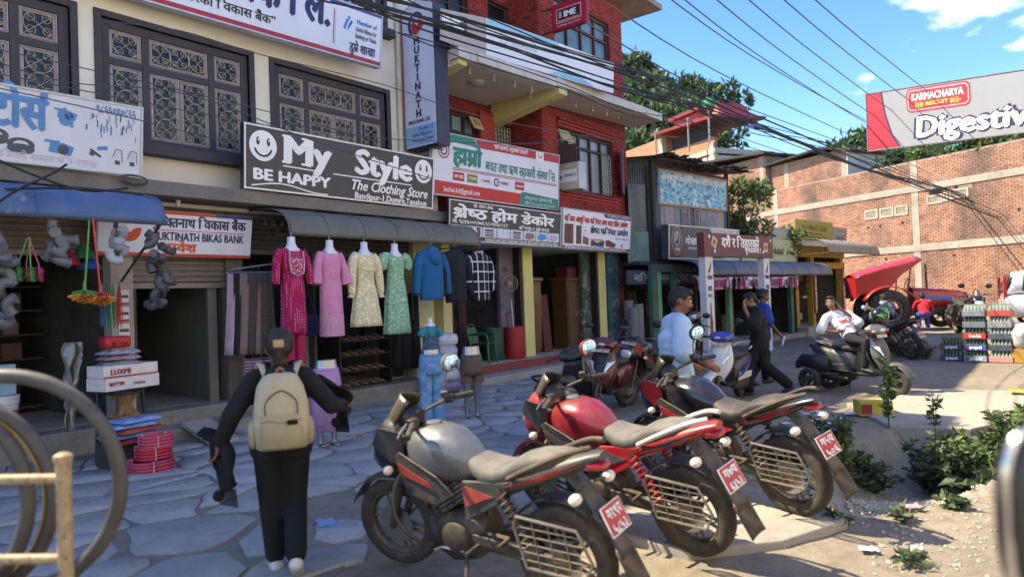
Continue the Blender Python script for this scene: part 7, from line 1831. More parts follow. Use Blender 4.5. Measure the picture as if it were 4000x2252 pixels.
def elbow(b, c, q, r, l):
    u = Matrix.Identity(3); q = q.to_matrix(); c = Vector(c)
    pts = [c + q @ Vector(p) for p in ((-l, 0, 0), (-l * .3, 0, 0), (0, 0, l * .12), (l * .25, 0, l * .45), (l * .3, 0, l))]
    b.tube(smooth_path(pts, 3), r, 12); b.tube([pts[0], pts[0] + (pts[1] - pts[0]) * .3], r * 1.14, 12); b.tube([pts[-1], pts[-1] + (pts[-2] - pts[-1]) * .3], r * 1.14, 12)
def fittings(label, x, y, z0, z1, n, m_, r, seed):
    from mathutils import Euler
    t = thing('pipe_fittings', label, 'pipe fittings', (x, y, 0)); r_ = random.Random(seed)
    b = MB(); b.tube([(0, 0, z1 + .06), (0, 0, z0 + .05)], .006, 5); b.build('cord', RUSTY, t)
    for i in range(n):
        b = MB(); elbow(b, (r_.uniform(-.09, .09), r_.uniform(-.07, .07), z1 - (z1 - z0) * (i + .4) / n), Euler((r_.uniform(0, 6), r_.uniform(0, 6), r_.uniform(0, 6))), r, r * 2.1); b.build('elbow', m_, t)
PVC = M('#5f666d', .45, 0, .2, 8, dust=.35); PVCW = M('#a9aeb2', .4, 0, .15, 8, dust=.25); PVCD = M('#474c54', .45, 0, .2, 8, dust=.3)
fittings('bunch of light grey pipe elbows hung from the awning', 2.98, 8.95, 2.36, 2.76, 7, PVC, .055, 1)
fittings('bunch of pale pipe tees and elbows hung beside the dusters', 3.58, 8.95, 2.36, 2.74, 5, PVCW, .055, 2)
fittings('long string of dark grey pipe elbows at the awning end', 4.05, 8.9, 1.78, 2.72, 14, PVCD, .05, 3)
fittings('string of dusty pipe fittings hanging by the shop edge', 2.42, 8.9, 1.6, 2.62, 9, PVC, .055, 4)
for i, (x, c) in enumerate(((3.42, '#2f4a7a'), (3.48, '#1f6a5a'), (3.55, '#2a7a4a'), (3.62, '#b02a34'))):
    b = MB(); r_ = random.Random(i)
    for k in range(9): x0 = r_.uniform(-.03, .03); b.tube(smooth_path([(0, 0, 2.14), (x0, r_.uniform(-.02, .02), 1.9), (x0 * 1.3, 0, 1.58 + r_.uniform(0, .08))], 3), .006, 4)
    o_ = tag(b.build('net_skein', M(c, .7, 0, .3, 30), loc=(x, 9.0, 0)), ('navy', 'teal', 'green', 'red')[i] + ' net cord skein hanging by the pillar', 'cord'); o_['kind'] = 'stuff'
for i, (x, c, z) in enumerate(((3.2, '#a52a34', 2.42), (3.42, '#2a4fa0', 2.38), (3.36, '#2f6a3a', 2.5))):
    b = MB(); b.lathe([(.02, .12), (.05, .1), (.14, -.06), (.13, -.06), (.04, .09)], n=18, cap=False); tag(b.build('plastic_basket', M(c, .5), loc=(x, 9.35, z)), ('red', 'blue', 'green')[i] + ' plastic cover hanging behind the dusters', 'basket')
# the stack in front of the pillar
def stack_box(name, label, x, y, z0, z1, w, d, m_, rz=0., cat='box'): 
    t = thing(name, label, cat, (x, y, z0), rz); b = MB(); b.box(-w / 2, w / 2, -d / 2, d / 2, 0, z1 - z0); b.build('carton', m_, t, smooth=0, bevel=.006); return t
stool = thing('black_stool', 'dark plastic stool carrying the stacked boxes', 'stool', (3.5, 8.75, 0), R(20))
b = MB(); b.box(-.22, .22, -.18, .18, .84, .88); b.build('seat', PLASTC, stool, smooth=0, bevel=.01)
for sx in (-.18, .18):
    for sy in (-.14, .14): b = MB(); b.tube([(sx * 1.15, sy * 1.15, 0), (sx, sy, .84)], .022, 6); b.build('leg', PLASTC, stool)
WBX = M('#d3cfc9', .45, 0, .12, 6, coat=.2)
t = stack_box('carton', 'white appliance carton with red Better label under the other box', 3.5, 8.65, .885, 1.03, .68, .34, WBX, R(14)); lettering(t, 'BETTER', .055, (-.3, -.173, .06), (1, 0, 0), (0, 0, 1), ink('#8b2a2f'), bold=.06); lettering(t, 'Deluxe', .05, (.0, -.173, .05), (1, 0, 0), (0, 0, 1), INKB, bold=.02)
t = stack_box('carton', 'white appliance carton lettered LUXMI with a red lower edge', 3.5, 8.66, 1.033, 1.17, .66, .32, WBX, R(10)); lettering(t, 'LUXMI', .085, (-.25, -.163, .035), (1, 0, 0), (0, 0, 1), ink('#8b2a2f'), bold=.05, width=.24); b = MB(); b.box(-.33, .33, -.163, -.161, .0, .018); b.build('red_edge', ink('#a83a3f'), t, smooth=0)
CLR = lambda c: M(c, .25, 0, .3, 14, coat=.5)
def pack(label, x, y, z, w, d, h, c, rz, seed):
    b = MB(); sheet(b, lambda u, v: ((u - .5) * w, (v - .5) * d, h * (1 - (2 * u - 1) ** 8) * (1 - (2 * v - 1) ** 8) * (.75 + .25 * noise.noise((u * 5, v * 4, seed)))), 16, 12); b.poly([(-w / 2, -d / 2, 0), (-w / 2, d / 2, 0), (w / 2, d / 2, 0), (w / 2, -d / 2, 0)])
    tag(b.build('plastic_pack', CLR(c), loc=(x, y, z), rot=(0, 0, rz), smooth=70), label, 'pack')
for i, (c, n_) in enumerate((('#8d8f95', 'grey'), ('#a98a94', 'rose'), ('#9a9ba3', 'pale grey'))): pack(n_ + ' cloth in clear wrap on top of the cartons', 3.45, 8.66, 1.172 + .062 * i, .42, .3, .06, c, R(10 * i - 5), i)
jc = thing('jerrycan', 'red plastic jerrycan lying on top of the stack', 'jerrycan', (3.42, 8.66, 1.36), R(8))
b = MB(); b.box(-.15, .15, -.09, .09, 0, .14); b.build('body', M('#b01f26', .4, 0, .15, 6), jc, smooth=40, bevel=.035)
b = MB(); b.tube(smooth_path([(-.06, -.095, .04), (-.06, -.12, .07), (.06, -.12, .07), (.06, -.095, .04)], 3), .014, 6); b.build('handle', M('#b01f26', .4), jc)
ws = thing('wicker_stool', 'hourglass bamboo stool between the packs and the cartons', 'stool', (3.48, 8.6, .55))
b = MB()
for k in range(26):
    a = 2 * PI * k / 26
    for dq in (1.9, -1.9): b.tube([(.17 * math.cos(a), .17 * math.sin(a), .0), (.075 * math.cos(a + dq / 2), .075 * math.sin(a + dq / 2), .15), (.17 * math.cos(a + dq), .17 * math.sin(a + dq), .29)], .006, 4)
o_ = b.build('cane', M('#9a7048', .7, 0, .3, 20), ws); o_['kind'] = 'stuff'
for z in (.0, .29): b = MB(); b.tube([(.17 * math.cos(2 * PI * k / 24), .17 * math.sin(2 * PI * k / 24), z) for k in range(24)], .016, 6, closed=True); b.build('hoop', M('#2c2826', .7), ws)
low = stack_box('low_crate', 'dark crate under the plastic tablecloth packs', 3.5, 8.55, 0, .3, .55, .4, M('#3a3632', .8), R(10), 'crate')
for i, (c, n_) in enumerate((('#b5423e', 'red'), ('#5f8fc0', 'blue checked'), ('#c25a48', 'orange red'), ('#86a9d2', 'pale blue'), ('#7fa5d6', 'light blue'))): pack('folded ' + n_ + ' plastic sheet in clear wrap', 3.5 + .03 * (-1) ** i, 8.48, .302 + .055 * i, .62 - .03 * i, .42, .055, c, R(8 + 6 * (-1) ** i), i + 9)
for i, (c, r_, z, n_) in enumerate((('#c24a62', .23, .07, 'lowest'), ('#c9384a', .18, .21, 'middle, banded'), ('#d0566e', .17, .335, 'topmost'))):
    t = thing('hose_coil', 'pink hose coil, ' + n_ + ' of its stack', 'hose', (3.5 + .03 * i, 8.0, z)); 
    b = MB(); hp = []
    for k in range(20 * 7): a = 2 * PI * k / 20; lay = k // 20; hp.append(((r_ - .022 * (lay % 2)) * math.cos(a), (r_ - .022 * (lay % 2)) * math.sin(a), -.055 + .018 * lay + .004 * math.sin(3 * a)))
    b.tube(hp, .0125, 6); b.build('hose', M(c, .4, 0, .15, 8), t)
    for a in (.4, 2.4, 4.4): b = MB(); b.cbox(((r_ - .01) * math.cos(a), (r_ - .01) * math.sin(a), 0), (.06, .012, .14), (0, 0, a)); b.build('tape', M('#d99aa8', .4), t, smooth=0)
# shop interior, bucket, sheet, posters
sr = thing('shop_shelf', 'dark shelving full of goods inside the hardware shop', 'shelf', (1.0, 12.2, .3))
for k in range(7): b = MB(); b.box(-2.4, 2.8, 0, .5, .1 + .36 * k, .13 + .36 * k); b.build('board', M('#3d352e', .8), sr, smooth=0)
r_ = random.Random(8)
for k in range(6):
    for i in range(13):
        b = MB(); w_, h_ = r_.uniform(.12, .3), r_.uniform(.1, .28); b.box(-w_ / 2, w_ / 2, 0, .25, 0, h_)
        tag(b.build('packed_goods', M(r_.choice(['#4a443e', '#5a5650', '#3a4048', '#6d655a', '#5a3a34', '#77736c']), .7, 0, .3, 9), loc=(-1.2 + i * .38 + r_.uniform(-.05, .05), 12.22, .432 + .36 * k), smooth=0), 'small packed box on the dark hardware shelves', 'box', 'packed boxes on the hardware shelves')
t = thing('paint_bucket', 'white bucket with pink contents by the hardware shop', 'bucket', (2.66, 9.98, .3)); b = MB(); b.lathe([(.14, 0), (.165, .42), (.175, .43), (.175, .5), (.18, .5), (.18, .53), (.0, .535)], n=24); b.build('pail', M('#d3d4d6', .4, 0, .1, 4), t); b = MB(); b.lathe([(.146, .05), (.162, .36)], n=24, cap=False); b.build('label_band', M('#b5556e', .5), t)
stack_box('carton', 'pale blue carton standing on the white bucket', 2.64, 9.98, .837, 1.2, .26, .22, M('#8fb0c4', .5, 0, .2, 7), R(10))
b = MB(); sheet(b, lambda u, v: ((u - .5) * (.16 - .05 * v) + .06 * noise.noise((u * 3, v * 5, 2)) - .05 * v, .05 * math.sin(u * 11 + v * 6) + .05 * noise.noise((u * 4, v * 7, 5)), 1.45 - 1.0 * v), 14, 30); tag(b.build('plastic_sheet', CLR('#7d7d76'), loc=(3.06, 8.9, 0), smooth=70, solid=.01), 'crumpled pale plastic sheet hanging beside the stacked cartons', 'sheet')
for i in range(3):
    t = thing('poster', 'small red and white leaflet pasted on the grey pillar', 'poster', (4.08, 10.03, 1.42 + .23 * i), 0, 'leaflets on the pillar'); b = MB(); b.box(-.07, .07, -.006, 0, 0, .2); b.build('paper', M('#d9d5d0', .7), t, smooth=0); b = MB(); b.box(-.06, .06, -.009, -.0065, .09, .13); b.build('print', ink('#3a3a3e'), t, smooth=0); b = MB(); b.box(-.07, .07, -.009, -.0065, .0, .03); b.build('print', ink('#b03a3a'), t, smooth=0)

# ------------------------------------------------------------------ furniture and home-decor shops
ch = thing('plastic_chair', 'green moulded plastic armchair on the shop threshold', 'chair', (11.75, 10.25, .36), R(-70))
GP = M('#15603f', .4, 0, .15, 5, dust=.12)
b = MB(); sheet(b, lambda u, v: ((v - .5) * .42, (u - .5) * .46, .43 - .02 * math.cos((u - .5) * PI) * math.cos((v - .5) * PI)), 10, 10); b.build('seat', GP, ch, solid=.02)
for i in range(5): b = MB(); y_ = (i - 2) * .085; b.tube(smooth_path([(-.2, y_, .44), (-.24, y_ * 1.1, .62), (-.28, y_ * 1.05, .8)], 3), .02, 6, flat=.4); b.build('back_slat', GP, ch)
b = MB(); b.tube(smooth_path([(-.2, -.24, .42), (-.26, -.25, .7), (-.29, -.16, .84), (-.3, 0, .87), (-.29, .16, .84), (-.26, .25, .7), (-.2, .24, .42)], 4), .024, 8); b.build('back_frame', GP, ch)
for sy in (-1, 1):
    b = MB(); b.tube(smooth_path([(-.25, sy * .25, .64), (.05, sy * .27, .66), (.2, sy * .26, .62), (.22, sy * .24, .4)], 4), .024, 8); b.build('armrest', GP, ch)
    for sx, x1 in ((.2, .24), (-.2, -.27)): b = MB(); b.tube([(sx, sy * .22, .43), (x1, sy * .26, 0)], [.034, .024], 8); b.build('leg', GP, ch)
for x, c, lb in ((12.88, '#a3222a', 'red plastic drum holding mop sticks on the threshold'), (12.42, '#1d4a3c', 'dark green plastic drum next to the red one')):
    t = thing('drum', lb, 'drum', (x, 10.25 + (.25 if x < 12.5 else 0), .36)); b = MB(); b.lathe([(.26, 0), (.27, .05), (.26, .4), (.27, .75), (.26, .76), (.25, .74), (.25, .2)], n=26); b.build('barrel', M(c, .4, 0, .15, 4), t)
for x, c in ((12.95, '#d3d3d5'), (12.75, '#5a2a2a')): b = MB(); b.tube([(x, 10.27, .6), (x - .05, 10.3, 1.75 - .3 * (c[1] == '5'))], .014, 6); tag(b.build('mop_stick', M(c, .5)), ('white' if c[1] == 'd' else 'dark') + ' mop stick standing in the red drum', 'stick')
t = thing('wall_fan', 'beige wall fan mounted above the drums', 'fan', (12.9, 10.38, 2.15), R(-30)); b = MB()
for k in range(16): a = 2 * PI * k / 16; b.tube([(0, -.16, 0), (.1 * math.cos(a), -.2, .1 * math.sin(a)), (.19 * math.cos(a), -.16, .19 * math.sin(a))], .004, 4)
b.tube([(.19 * math.cos(2 * PI * k / 24), -.16, .19 * math.sin(2 * PI * k / 24)) for k in range(24)], .006, 5, closed=True); o_ = b.build('cage', M('#b5ab92', .4), t); o_['kind'] = 'stuff'
b = MB(); b.lathe([(.05, -.13), (.05, -.04)], axis='Y', n=12); b.tube([(0, -.06, 0), (0, 0, -.15)], .02, 6); o_ = b.build('motor', M('#b5ab92', .4), t); o_['kind'] = 'stuff'
for i in range(9): b = MB(); b.box(-.38, .38, -.3, .3, 0, .1); tag(b.build('folded_rug', m_cloth(('#4a2c30', '#6d4a48', '#2c3a58', '#8a7a72', '#3a2f4a', '#7a3a3a')[i % 6], 'flor', '#a08f86', 14), loc=(12.2 + .03 * (i % 2), 11.9, .36 + .104 * i), bevel=.04), 'folded patterned rug in the stack behind the green chair', 'rug', 'rugs stacked behind the green chair')
for i in range(6): hang_cloth('curtain', 'dark curtain length hanging in the home decor shop', 10.95 + i * .2, 10.9 + .1 * (i % 2), 1.75, .4, .24, m_cloth(('#3a2a2c', '#4a3a34', '#2a2c34', '#5a4a44')[i % 4]), 'curtain', R(10), group='curtain lengths in the home decor shop')
WD = M('#5f4028', .45, 0, .35, 3, bump=.2, stretch=(6, 6, .5), coat=.2); WD2 = M('#6b4a2c', .45, 0, .35, 3, bump=.2, stretch=(6, 6, .5), coat=.2)
for x, y, m_, lb in ((14.15, 10.9, WD2, 'brown wooden wardrobe with a cornice just inside the furniture shop'), (16.1, 10.8, WD, 'tall wooden wardrobe with a red box on top inside the furniture shop'), (15.2, 13.6, WD, 'wardrobe deep inside the dark furniture shop')):
    t = thing('wardrobe', lb, 'wardrobe', (x, y, .36)); b = MB(); b.box(-.45, .45, -.25, .25, 0, 1.85); b.build('carcass', m_, t, smooth=0, bevel=.01); b = MB(); b.box(-.5, .5, -.3, .28, 1.85, 1.95); b.build('cornice', m_, t, smooth=0, bevel=.02)
    for s in (-1, 1):
        b = MB(); b.box(min(s * .02, s * .42), max(s * .02, s * .42), -.275, -.252, .1, 1.78); d_ = b.build('door', m_, t, smooth=0, bevel=.008); b = MB(); b.tube([(s * .06, -.29, .9), (s * .06, -.29, 1.05)], .01, 6); b.build('handle', STEEL, d_)
stack_box('red_box', 'dark red box on top of the tall wardrobe', 16.1, 10.8, 2.315, 2.6, .6, .4, M('#5a2424', .6))
b = MB(); b.box(-.2, .2, -.03, .03, 0, 1.5); tag(b.build('wood_panel', M('#5c2a20', .5, 0, .3, 4, stretch=(6, 6, .5)), loc=(14.75, 10.6, .36), rot=(-.08, 0, .1)), 'reddish wooden panel leaning inside the furniture shop', 'panel')
for i, (x, y) in enumerate(((17.5, 9.55), (17.72, 9.5), (17.62, 9.75))): b = MB(); b.lathe([(.14, 0), (.14, 1.25 + .1 * i), (.06, 1.25 + .1 * i), (.06, 1.2)], (0, 0, 0), n=20); tag(b.build('carpet_roll', M('#77777a', .8, 0, .25, 6), loc=(x, y, .16 if y < 9.9 else .36)), 'grey carpet roll standing against the teal panel', 'carpet', 'carpet rolls by the teal panel')

# ------------------------------------------------------------------ people
SKIN = M('#7a4c38', .5, 0, .12, 9, bump=.1, bscale=120); HAIRM = M('#0c0908', .7, 0, .3, 30, bump=.6, bscale=90, stretch=(1, 1, .3)); HAIRB = M('#24150e', .6, 0, .6, 26, bump=.7, bscale=70, stretch=(1, 1, .3))
def V(p): return Vector(p)
def blob(o, vox, sm=6):
    m = o.modifiers.new('remesh', 'REMESH'); m.mode = 'VOXEL'; m.voxel_size = vox; m.use_smooth_shade = True
    m = o.modifiers.new('smooth', 'SMOOTH'); m.iterations = sm; m.factor = .5
def limb(b, pts, rad, n=12):
    pts = [V(p) for p in pts]
    b.tube(pts, rad, n)
    for p, r in zip(pts, rad): b.ell(p, r * .99, n, 8)
def basis(f, l, u): return Matrix((f.normalized(), l.normalized(), u.normalized())).transposed().to_quaternion()
def hand(b, wr, d, th, s=1., curl=.5):
    """palm and five separate fingers: d = along the hand, th = towards the thumb"""
    d = V(d).normalized(); th = (V(th) - d * V(th).dot(d)).normalized(); nn = d.cross(th); wr = V(wr)
    b.ell(wr + d * .05 * s, (.05 * s, .04 * s, .017 * s), 12, 8, basis(d, th, nn)); limb(b, [wr, wr + d * .04], [.024 * s, .026 * s], 10)
    for i, l in enumerate((.068, .076, .07, .055)):
        p = wr + d * .085 * s + th * (.028 - .0185 * i) * s; q = p + (d * (1 - curl * .35) - nn * curl * .5).normalized() * l * .5 * s; r = q + (d * (1 - curl) - nn * curl).normalized() * l * .55 * s
        limb(b, [p, q, r], [.0092 * s, .0085 * s, .0075 * s], 8)
    p = wr + d * .025 * s + th * .03 * s; q = p + (d * .6 + th * .7).normalized() * .035 * s; limb(b, [p, q, q + (d * .9 + th * .2 - nn * .2).normalized() * .032 * s], [.012 * s, .0105 * s, .009 * s], 8)
def person(label, loc, rz, J, topm, botm, sleeve=.5, skin=SKIN, hairm=HAIRM, shoe=None, hem=.0, stache=False, longhair=False, build=1., vox=.0115, loose=1.25, size=1.):
    P = thing('person', label, 'person', loc, rz); J = {k: (V(v) if len(v) == 3 and not isinstance(v[0], (tuple, list)) else [V(q) for q in v]) for k, v in J.items()}
    lf = (J['sh'][0] - J['sh'][1]).normalized(); sp = (J['nek'] - J['pel']).normalized(); fw_ = lf.cross(sp).normalized(); q = basis(fw_, lf, sp); B = build
    pel, che, nek, hed = J['pel'], J['che'], J['nek'], J['hed']
    hl = (J['hip'][0] - J['hip'][1]).normalized(); q2 = basis(hl.cross(V((0, 0, 1))), hl, V((0, 0, 1)))
    def torso(b, k):
        b.ell(pel, (.115 * k * B, .155 * k * B, .12), 16, 10, q2)
        for t, w, d in ((.3, .135, .105), (.55, .14, .11), (.8, .155, .118), (1., .165, .12)): b.ell(pel.lerp(che, t), (d * k * B, w * k * B, .1), 16, 10, q)
        b.ell(che.lerp(nek, .55), (.085 * k * B, .15 * k * B, .07), 14, 8, q)
        limb(b, [J['sh'][0], che.lerp(nek, .75), J['sh'][1]], [.062 * k * B, .07 * k * B, .062 * k * B])
    # bare body, one continuous surface
    b = MB(); torso(b, .9)
    hq = J.get('face', V((1, 0, 0))); hu = (hed - nek).normalized() if 'hup' not in J else J['hup'].normalized(); hq = (hq - hu * hq.dot(hu)).normalized(); hl_ = hu.cross(hq); hQ = basis(hq, hl_, hu)
    def H(x, y, z): return hed + hq * x + hl_ * y + hu * z
    limb(b, [nek - sp * .05, nek.lerp(hed, .5)], [.058, .052]); b.ell(H(-.008, 0, .02), (.098, .077, .095), 18, 14, hQ); b.ell(H(.028, 0, -.045), (.066, .058, .072), 16, 12, hQ); b.ell(H(.05, 0, -.088), (.032, .034, .026), 12, 8, hQ)
    limb(b, [H(.082, 0, .015), H(.106, 0, -.028)], [.011, .016], 8); b.ell(H(.09, 0, -.062), (.013, .024, .011), 10, 6, hQ); b.ell(H(.082, 0, .028), (.02, .055, .012), 10, 6, hQ)
    for s in (-1, 1): b.ell(H(-.005, s * .077, -.012), (.02, .01, .032), 10, 8, hQ); b.ell(H(.055, s * .038, -.035), (.03, .026, .026), 10, 6, hQ)
    for i in (0, 1):
        limb(b, [J['sh'][i], J['el'][i], J['wr'][i]], [.05 * B, .041 * B, .027 * B]); hd = J.get('hd', [J['wr'][i] - J['el'][i]] * 2)[i] if 'hd' in J else J['wr'][i] - J['el'][i]
        hand(b, J['wr'][i], hd, J['th'][i] if 'th' in J else fw_, 1., J['curl'][i].x if 'curl' in J else .5)
        limb(b, [J['hip'][i], J['kn'][i], J['an'][i]], [.085 * B, .058 * B, .037 * B]); td = J['toe'][i].normalized(); limb(b, [J['an'][i] - V((0, 0, .03)), J['an'][i] + td * .07 - V((0, 0, .045)), J['an'][i] + td * .155 - V((0, 0, .052))], [.036, .034, .024])
    bo = b.build('body', skin, P, smooth=0); blob(bo, vox, 4)
    for s in (-1, 1):
        b = MB(); b.ell(H(.082, s * .032, .008), (.012, .015, .011), 10, 8, hQ); e = b.build('eye', M('#d9d2ca', .2), bo); b = MB(); b.ell(H(.0915, s * .032, .008), (.004, .0075, .0075), 8, 6, hQ); b.build('iris', M('#120c0a', .15), bo)
        b = MB(); b.tube([H(.092, s * .014, .03), H(.09, s * .034, .036), H(.076, s * .054, .028)], [.005, .006, .003], 6); b.build('eyebrow', hairm, bo)
    b = MB(); b.tube([H(.094, -.022, -.066), H(.102, 0, -.064), H(.094, .022, -.066)], [.003, .005, .003], 6); b.build('lips', M('#6a3430', .5), bo)
    if stache: b = MB(); b.tube([H(.088, -.032, -.056), H(.104, -.012, -.047), H(.104, .012, -.047), H(.088, .032, -.056)], [.004, .009, .009, .004], 6); b.build('moustache', hairm, bo)
    b = MB(); b.ell(H(-.02, 0, .038), (.1, .084, .09), 18, 12, hQ); b.ell(H(-.055, 0, .0), (.062, .076, .085), 16, 10, hQ); b.ell(H(.045, 0, .085), (.05, .066, .036), 12, 8, hQ)
    for s in (-1, 1): b.ell(H(.012, s * .066, .03), (.035, .018, .035), 10, 6, hQ)
    if longhair: b.ell(H(-.09, 0, -.01), (.055, .06, .07), 14, 10, hQ); b.ell(H(-.085, .005, -.085), (.042, .046, .06), 12, 8, hQ); limb(b, [H(-.085, 0, -.1), H(-.09, .01, -.16)], [.03, .018]); limb(b, [H(-.06, -.04, .06), H(-.12, -.01, .0), H(-.115, .02, -.07)], [.03, .032, .02]); b.ell(H(-.04, 0, .03), (.105, .092, .1), 16, 10, hQ); [limb(b, [H(-.05, s * .05, .05), H(-.12, s * .03, -.02), H(-.1, -s * .03, -.1)], [.022, .024, .012]) for s in (-1, 1)]
    ho = b.build('hair', hairm, P, smooth=0); blob(ho, .009, 3)
    b = MB(); torso(b, 1.06); nb = nek - sp * .02
    for i in (0, 1):
        sl = sleeve; el = J['el'][i]; sh = J['sh'][i]; w = J['wr'][i]
        if sl <= .5: e = sh.lerp(el, sl * 2 * .98); limb(b, [sh, e], [.064 * B, .068 * B * loose / 1.15])
        else: limb(b, [sh, el, el.lerp(w, (sl - .5) * 2 * .97)], [.066 * B, .056 * B * loose / 1.15, .044 * B * loose / 1.1])
        if hem: limb(b, [J['hip'][i] + V((0, 0, .05)), J['hip'][i] + V((0, 0, -hem))], [.105 * B, .112 * B])
    so = b.build('shirt', topm, P, smooth=0); blob(so, .014, 5)
    b = MB(); b.ell(pel, (.122 * B, .162 * B, .12), 16, 10, q2)
    for i in (0, 1): limb(b, [J['hip'][i], J['kn'][i], J['kn'][i].lerp(J['an'][i], .93)], [.1 * B, .078 * B, .066 * B])
    to = b.build('trousers', botm, P, smooth=0); blob(to, .014, 5)
    if shoe:
        for i in (0, 1): b = MB(); td = J['toe'][i].normalized(); a = J['an'][i]; limb(b, [a - td * .03 - V((0, 0, .045)), a + td * .06 - V((0, 0, .05)), a + td * .15 - V((0, 0, .055))], [.045, .043, .033]); o_ = b.build('shoe', shoe, P, smooth=0); blob(o_, .01, 3)
    P.scale = (size,) * 3
    return P, H
BLKCL = m_cloth('#0a0a0c'); BLKT = m_cloth('#131315')
# woman with the backpack
Jw = dict(pel=(0, 0, .86), che=(.01, 0, 1.1), nek=(.015, 0, 1.27), hed=(.03, 0, 1.40), sh=((0, .155, 1.21), (0, -.155, 1.21)), el=((-.06, .29, 1.0), (-.05, -.31, 1.02)), wr=((.05, .36, .83), (.19, -.40, .98)), hip=((0, .085, .83), (0, -.085, .83)), kn=((.05, .075, .45), (.07, -.075, .46)), an=((.03, .055, .08), (-.24, -.06, .15)), toe=((1, .1, 0), (.8, -.1, -.5)), face=(1, .1, 0), th=((1, 0, .3), (.3, .6, .8)), hd=((.3, .3, -.9), (.9, -.6, .1)))
W1, Hw = person('woman in black hoodie and trousers walking away with a cream backpack', (2.66, 4.14, 0), R(58), Jw, m_cloth('#131114'), BLKCL, .97, hairm=HAIRB, shoe=M('#c9c6c2', .5), longhair=True, build=1.0, hem=.05, size=1.06)
b = MB(); b.tube([(-.07, .1, 1.27), (-.1, 0, 1.25), (-.07, -.1, 1.27), (.04, -.09, 1.29), (.06, 0, 1.25), (.04, .09, 1.29)], .034, 10, closed=True); b.ell((-.12, 0, 1.22), (.05, .12, .06), 14, 8); o_ = b.build('hood', m_cloth('#131114'), W1, smooth=0); blob(o_, .012, 5)
b = MB(); b.box(-.145, -.12, -.03, .035, 1.41, 1.46); b.build('hair_clip', M('#a08a64', .4), W1, bevel=.008)
bp = thing('backpack', 'cream canvas backpack with a front pocket on the woman\'s back', 'backpack', (2.66, 4.14, 0), R(58)); bp.scale = (1.06,) * 3; CAN = m_cloth('#b3a98c'); CAN2 = m_cloth('#a69b7d')
b = MB(); rg = []
for z, w, d in ((.80, .13, .05), (.82, .155, .085), (.95, .165, .1), (1.08, .158, .095), (1.18, .135, .075), (1.245, .1, .05), (1.26, .06, .02)): rg.append([(-.19 - d * (abs(math.cos(a)) ** .7) * (1 if math.cos(a) > 0 else -1) , w * math.copysign(abs(math.sin(a)) ** .6, math.sin(a)), z) for a in (2 * PI * k / 24 for k in range(24))])
b.rings(rg); b.v = [(p[0] + .012 * noise.noise((p[0] * 9, p[1] * 14, p[2] * 9)), p[1] + .01 * noise.noise((p[2] * 12, p[1] * 9, 4)), p[2]) for p in b.v]; b.build('bag', CAN, bp, smooth=60)
b = MB(); rg = []
for z, w, d in ((.81, .11, .03), (.83, .125, .06), (.94, .128, .062), (1.02, .12, .05), (1.04, .1, .02)): rg.append([(-.245 - d * abs(math.cos(a)) ** .7 * (1 if math.cos(a) > 0 else -1), w * math.copysign(abs(math.sin(a)) ** .6, math.sin(a)), z) for a in (2 * PI * k / 20 for k in range(20))])
b.rings(rg); b.build('front_pocket', CAN2, bp, smooth=60)
for s in (-1, 1):
    b = MB(); b.ell((-.18, s * .165, .9), (.06, .03, .09), 12, 8); b.build('side_pocket', CAN2, bp)
    b = MB(); b.tube(smooth_path([(-.13, s * .075, 1.22), (-.08, s * .105, 1.30), (.02, s * .12, 1.29), (.125, s * .125, 1.15), (.05, s * .15, .98), (-.12, s * .15, .9)], 4), .026, 8, flat=.3); b.build('strap', CAN, bp)
b = MB(); b.tube(smooth_path([(-.292, -.09, 1.02), (-.29, -.085, 1.1), (-.275, 0, 1.16), (-.29, .085, 1.1), (-.292, .09, 1.02)], 4), .004, 5); b.build('zip', M('#3a362f', .5), bp)
b = MB(); b.tube(smooth_path([(-.17, -.03, 1.25), (-.18, 0, 1.29), (-.17, .03, 1.25)], 3), .011, 6); b.build('handle', M('#7a5a3a', .6), bp)
b = MB(); b.tube(smooth_path([(-.285, -.12, .99), (-.312, -.06, 1.0), (-.316, 0, .985), (-.312, .06, 1.0), (-.285, .12, .99)], 3), .007, 6); b.build('pocket_flap', CAN, bp)
b = MB(); b.box(-.313, -.303, -.09, -.03, .96, .985); b.build('label_patch', BLKCL, bp, smooth=0)
def shawl(label, loc, rz, pts, w, seed):
    t = thing('shawl', label, 'shawl', loc, rz); t.scale = (1.06,) * 3; b = MB(); P_ = smooth_path(pts, 5); n = len(P_) - 1
    sheet(b, lambda u, v: (P_[int(v * n)][0] + (u - .5) * w * .5 + .02 * math.sin(u * 12 + v * 5), P_[int(v * n)][1] + .035 * math.sin(u * 9 + v * 7 + seed) + (u - .5) * w * .4, P_[int(v * n)][2] + .02 * math.sin(u * 7)), 12, n); b.build('cloth', BLKCL, t, smooth=70, solid=.012)
    e = P_[-1]; b = MB()
    for i in range(14): b.tube([(e[0] + (i / 13 - .5) * w * .5, e[1] + (i / 13 - .5) * w * .4, e[2]), (e[0] + (i / 13 - .5) * w * .6, e[1] + (i / 13 - .5) * w * .5, e[2] - .11)], .004, 4)
    o_ = b.build('fringe', BLKCL, t); o_['kind'] = 'stuff'; b = MB(); b.ell((e[0], e[1] + w * .25, e[2] - .04), .035, 10, 8); b.build('pompom', BLKCL, t)
shawl('black fringed shawl gathered in the woman\'s left hand', (2.66, 4.14, 0), R(58), [(.12, .44, .9), (.1, .4, .86), (.05, .36, .8), (.0, .33, .68), (-.02, .32, .56)], .22, 1)
shawl('black shawl end held out in the woman\'s right hand', (2.66, 4.14, 0), R(58), [(.02, -.2, 1.2), (.1, -.3, 1.12), (.22, -.42, 1.03), (.25, -.42, .96), (.24, -.4, .9)], .16, 2)
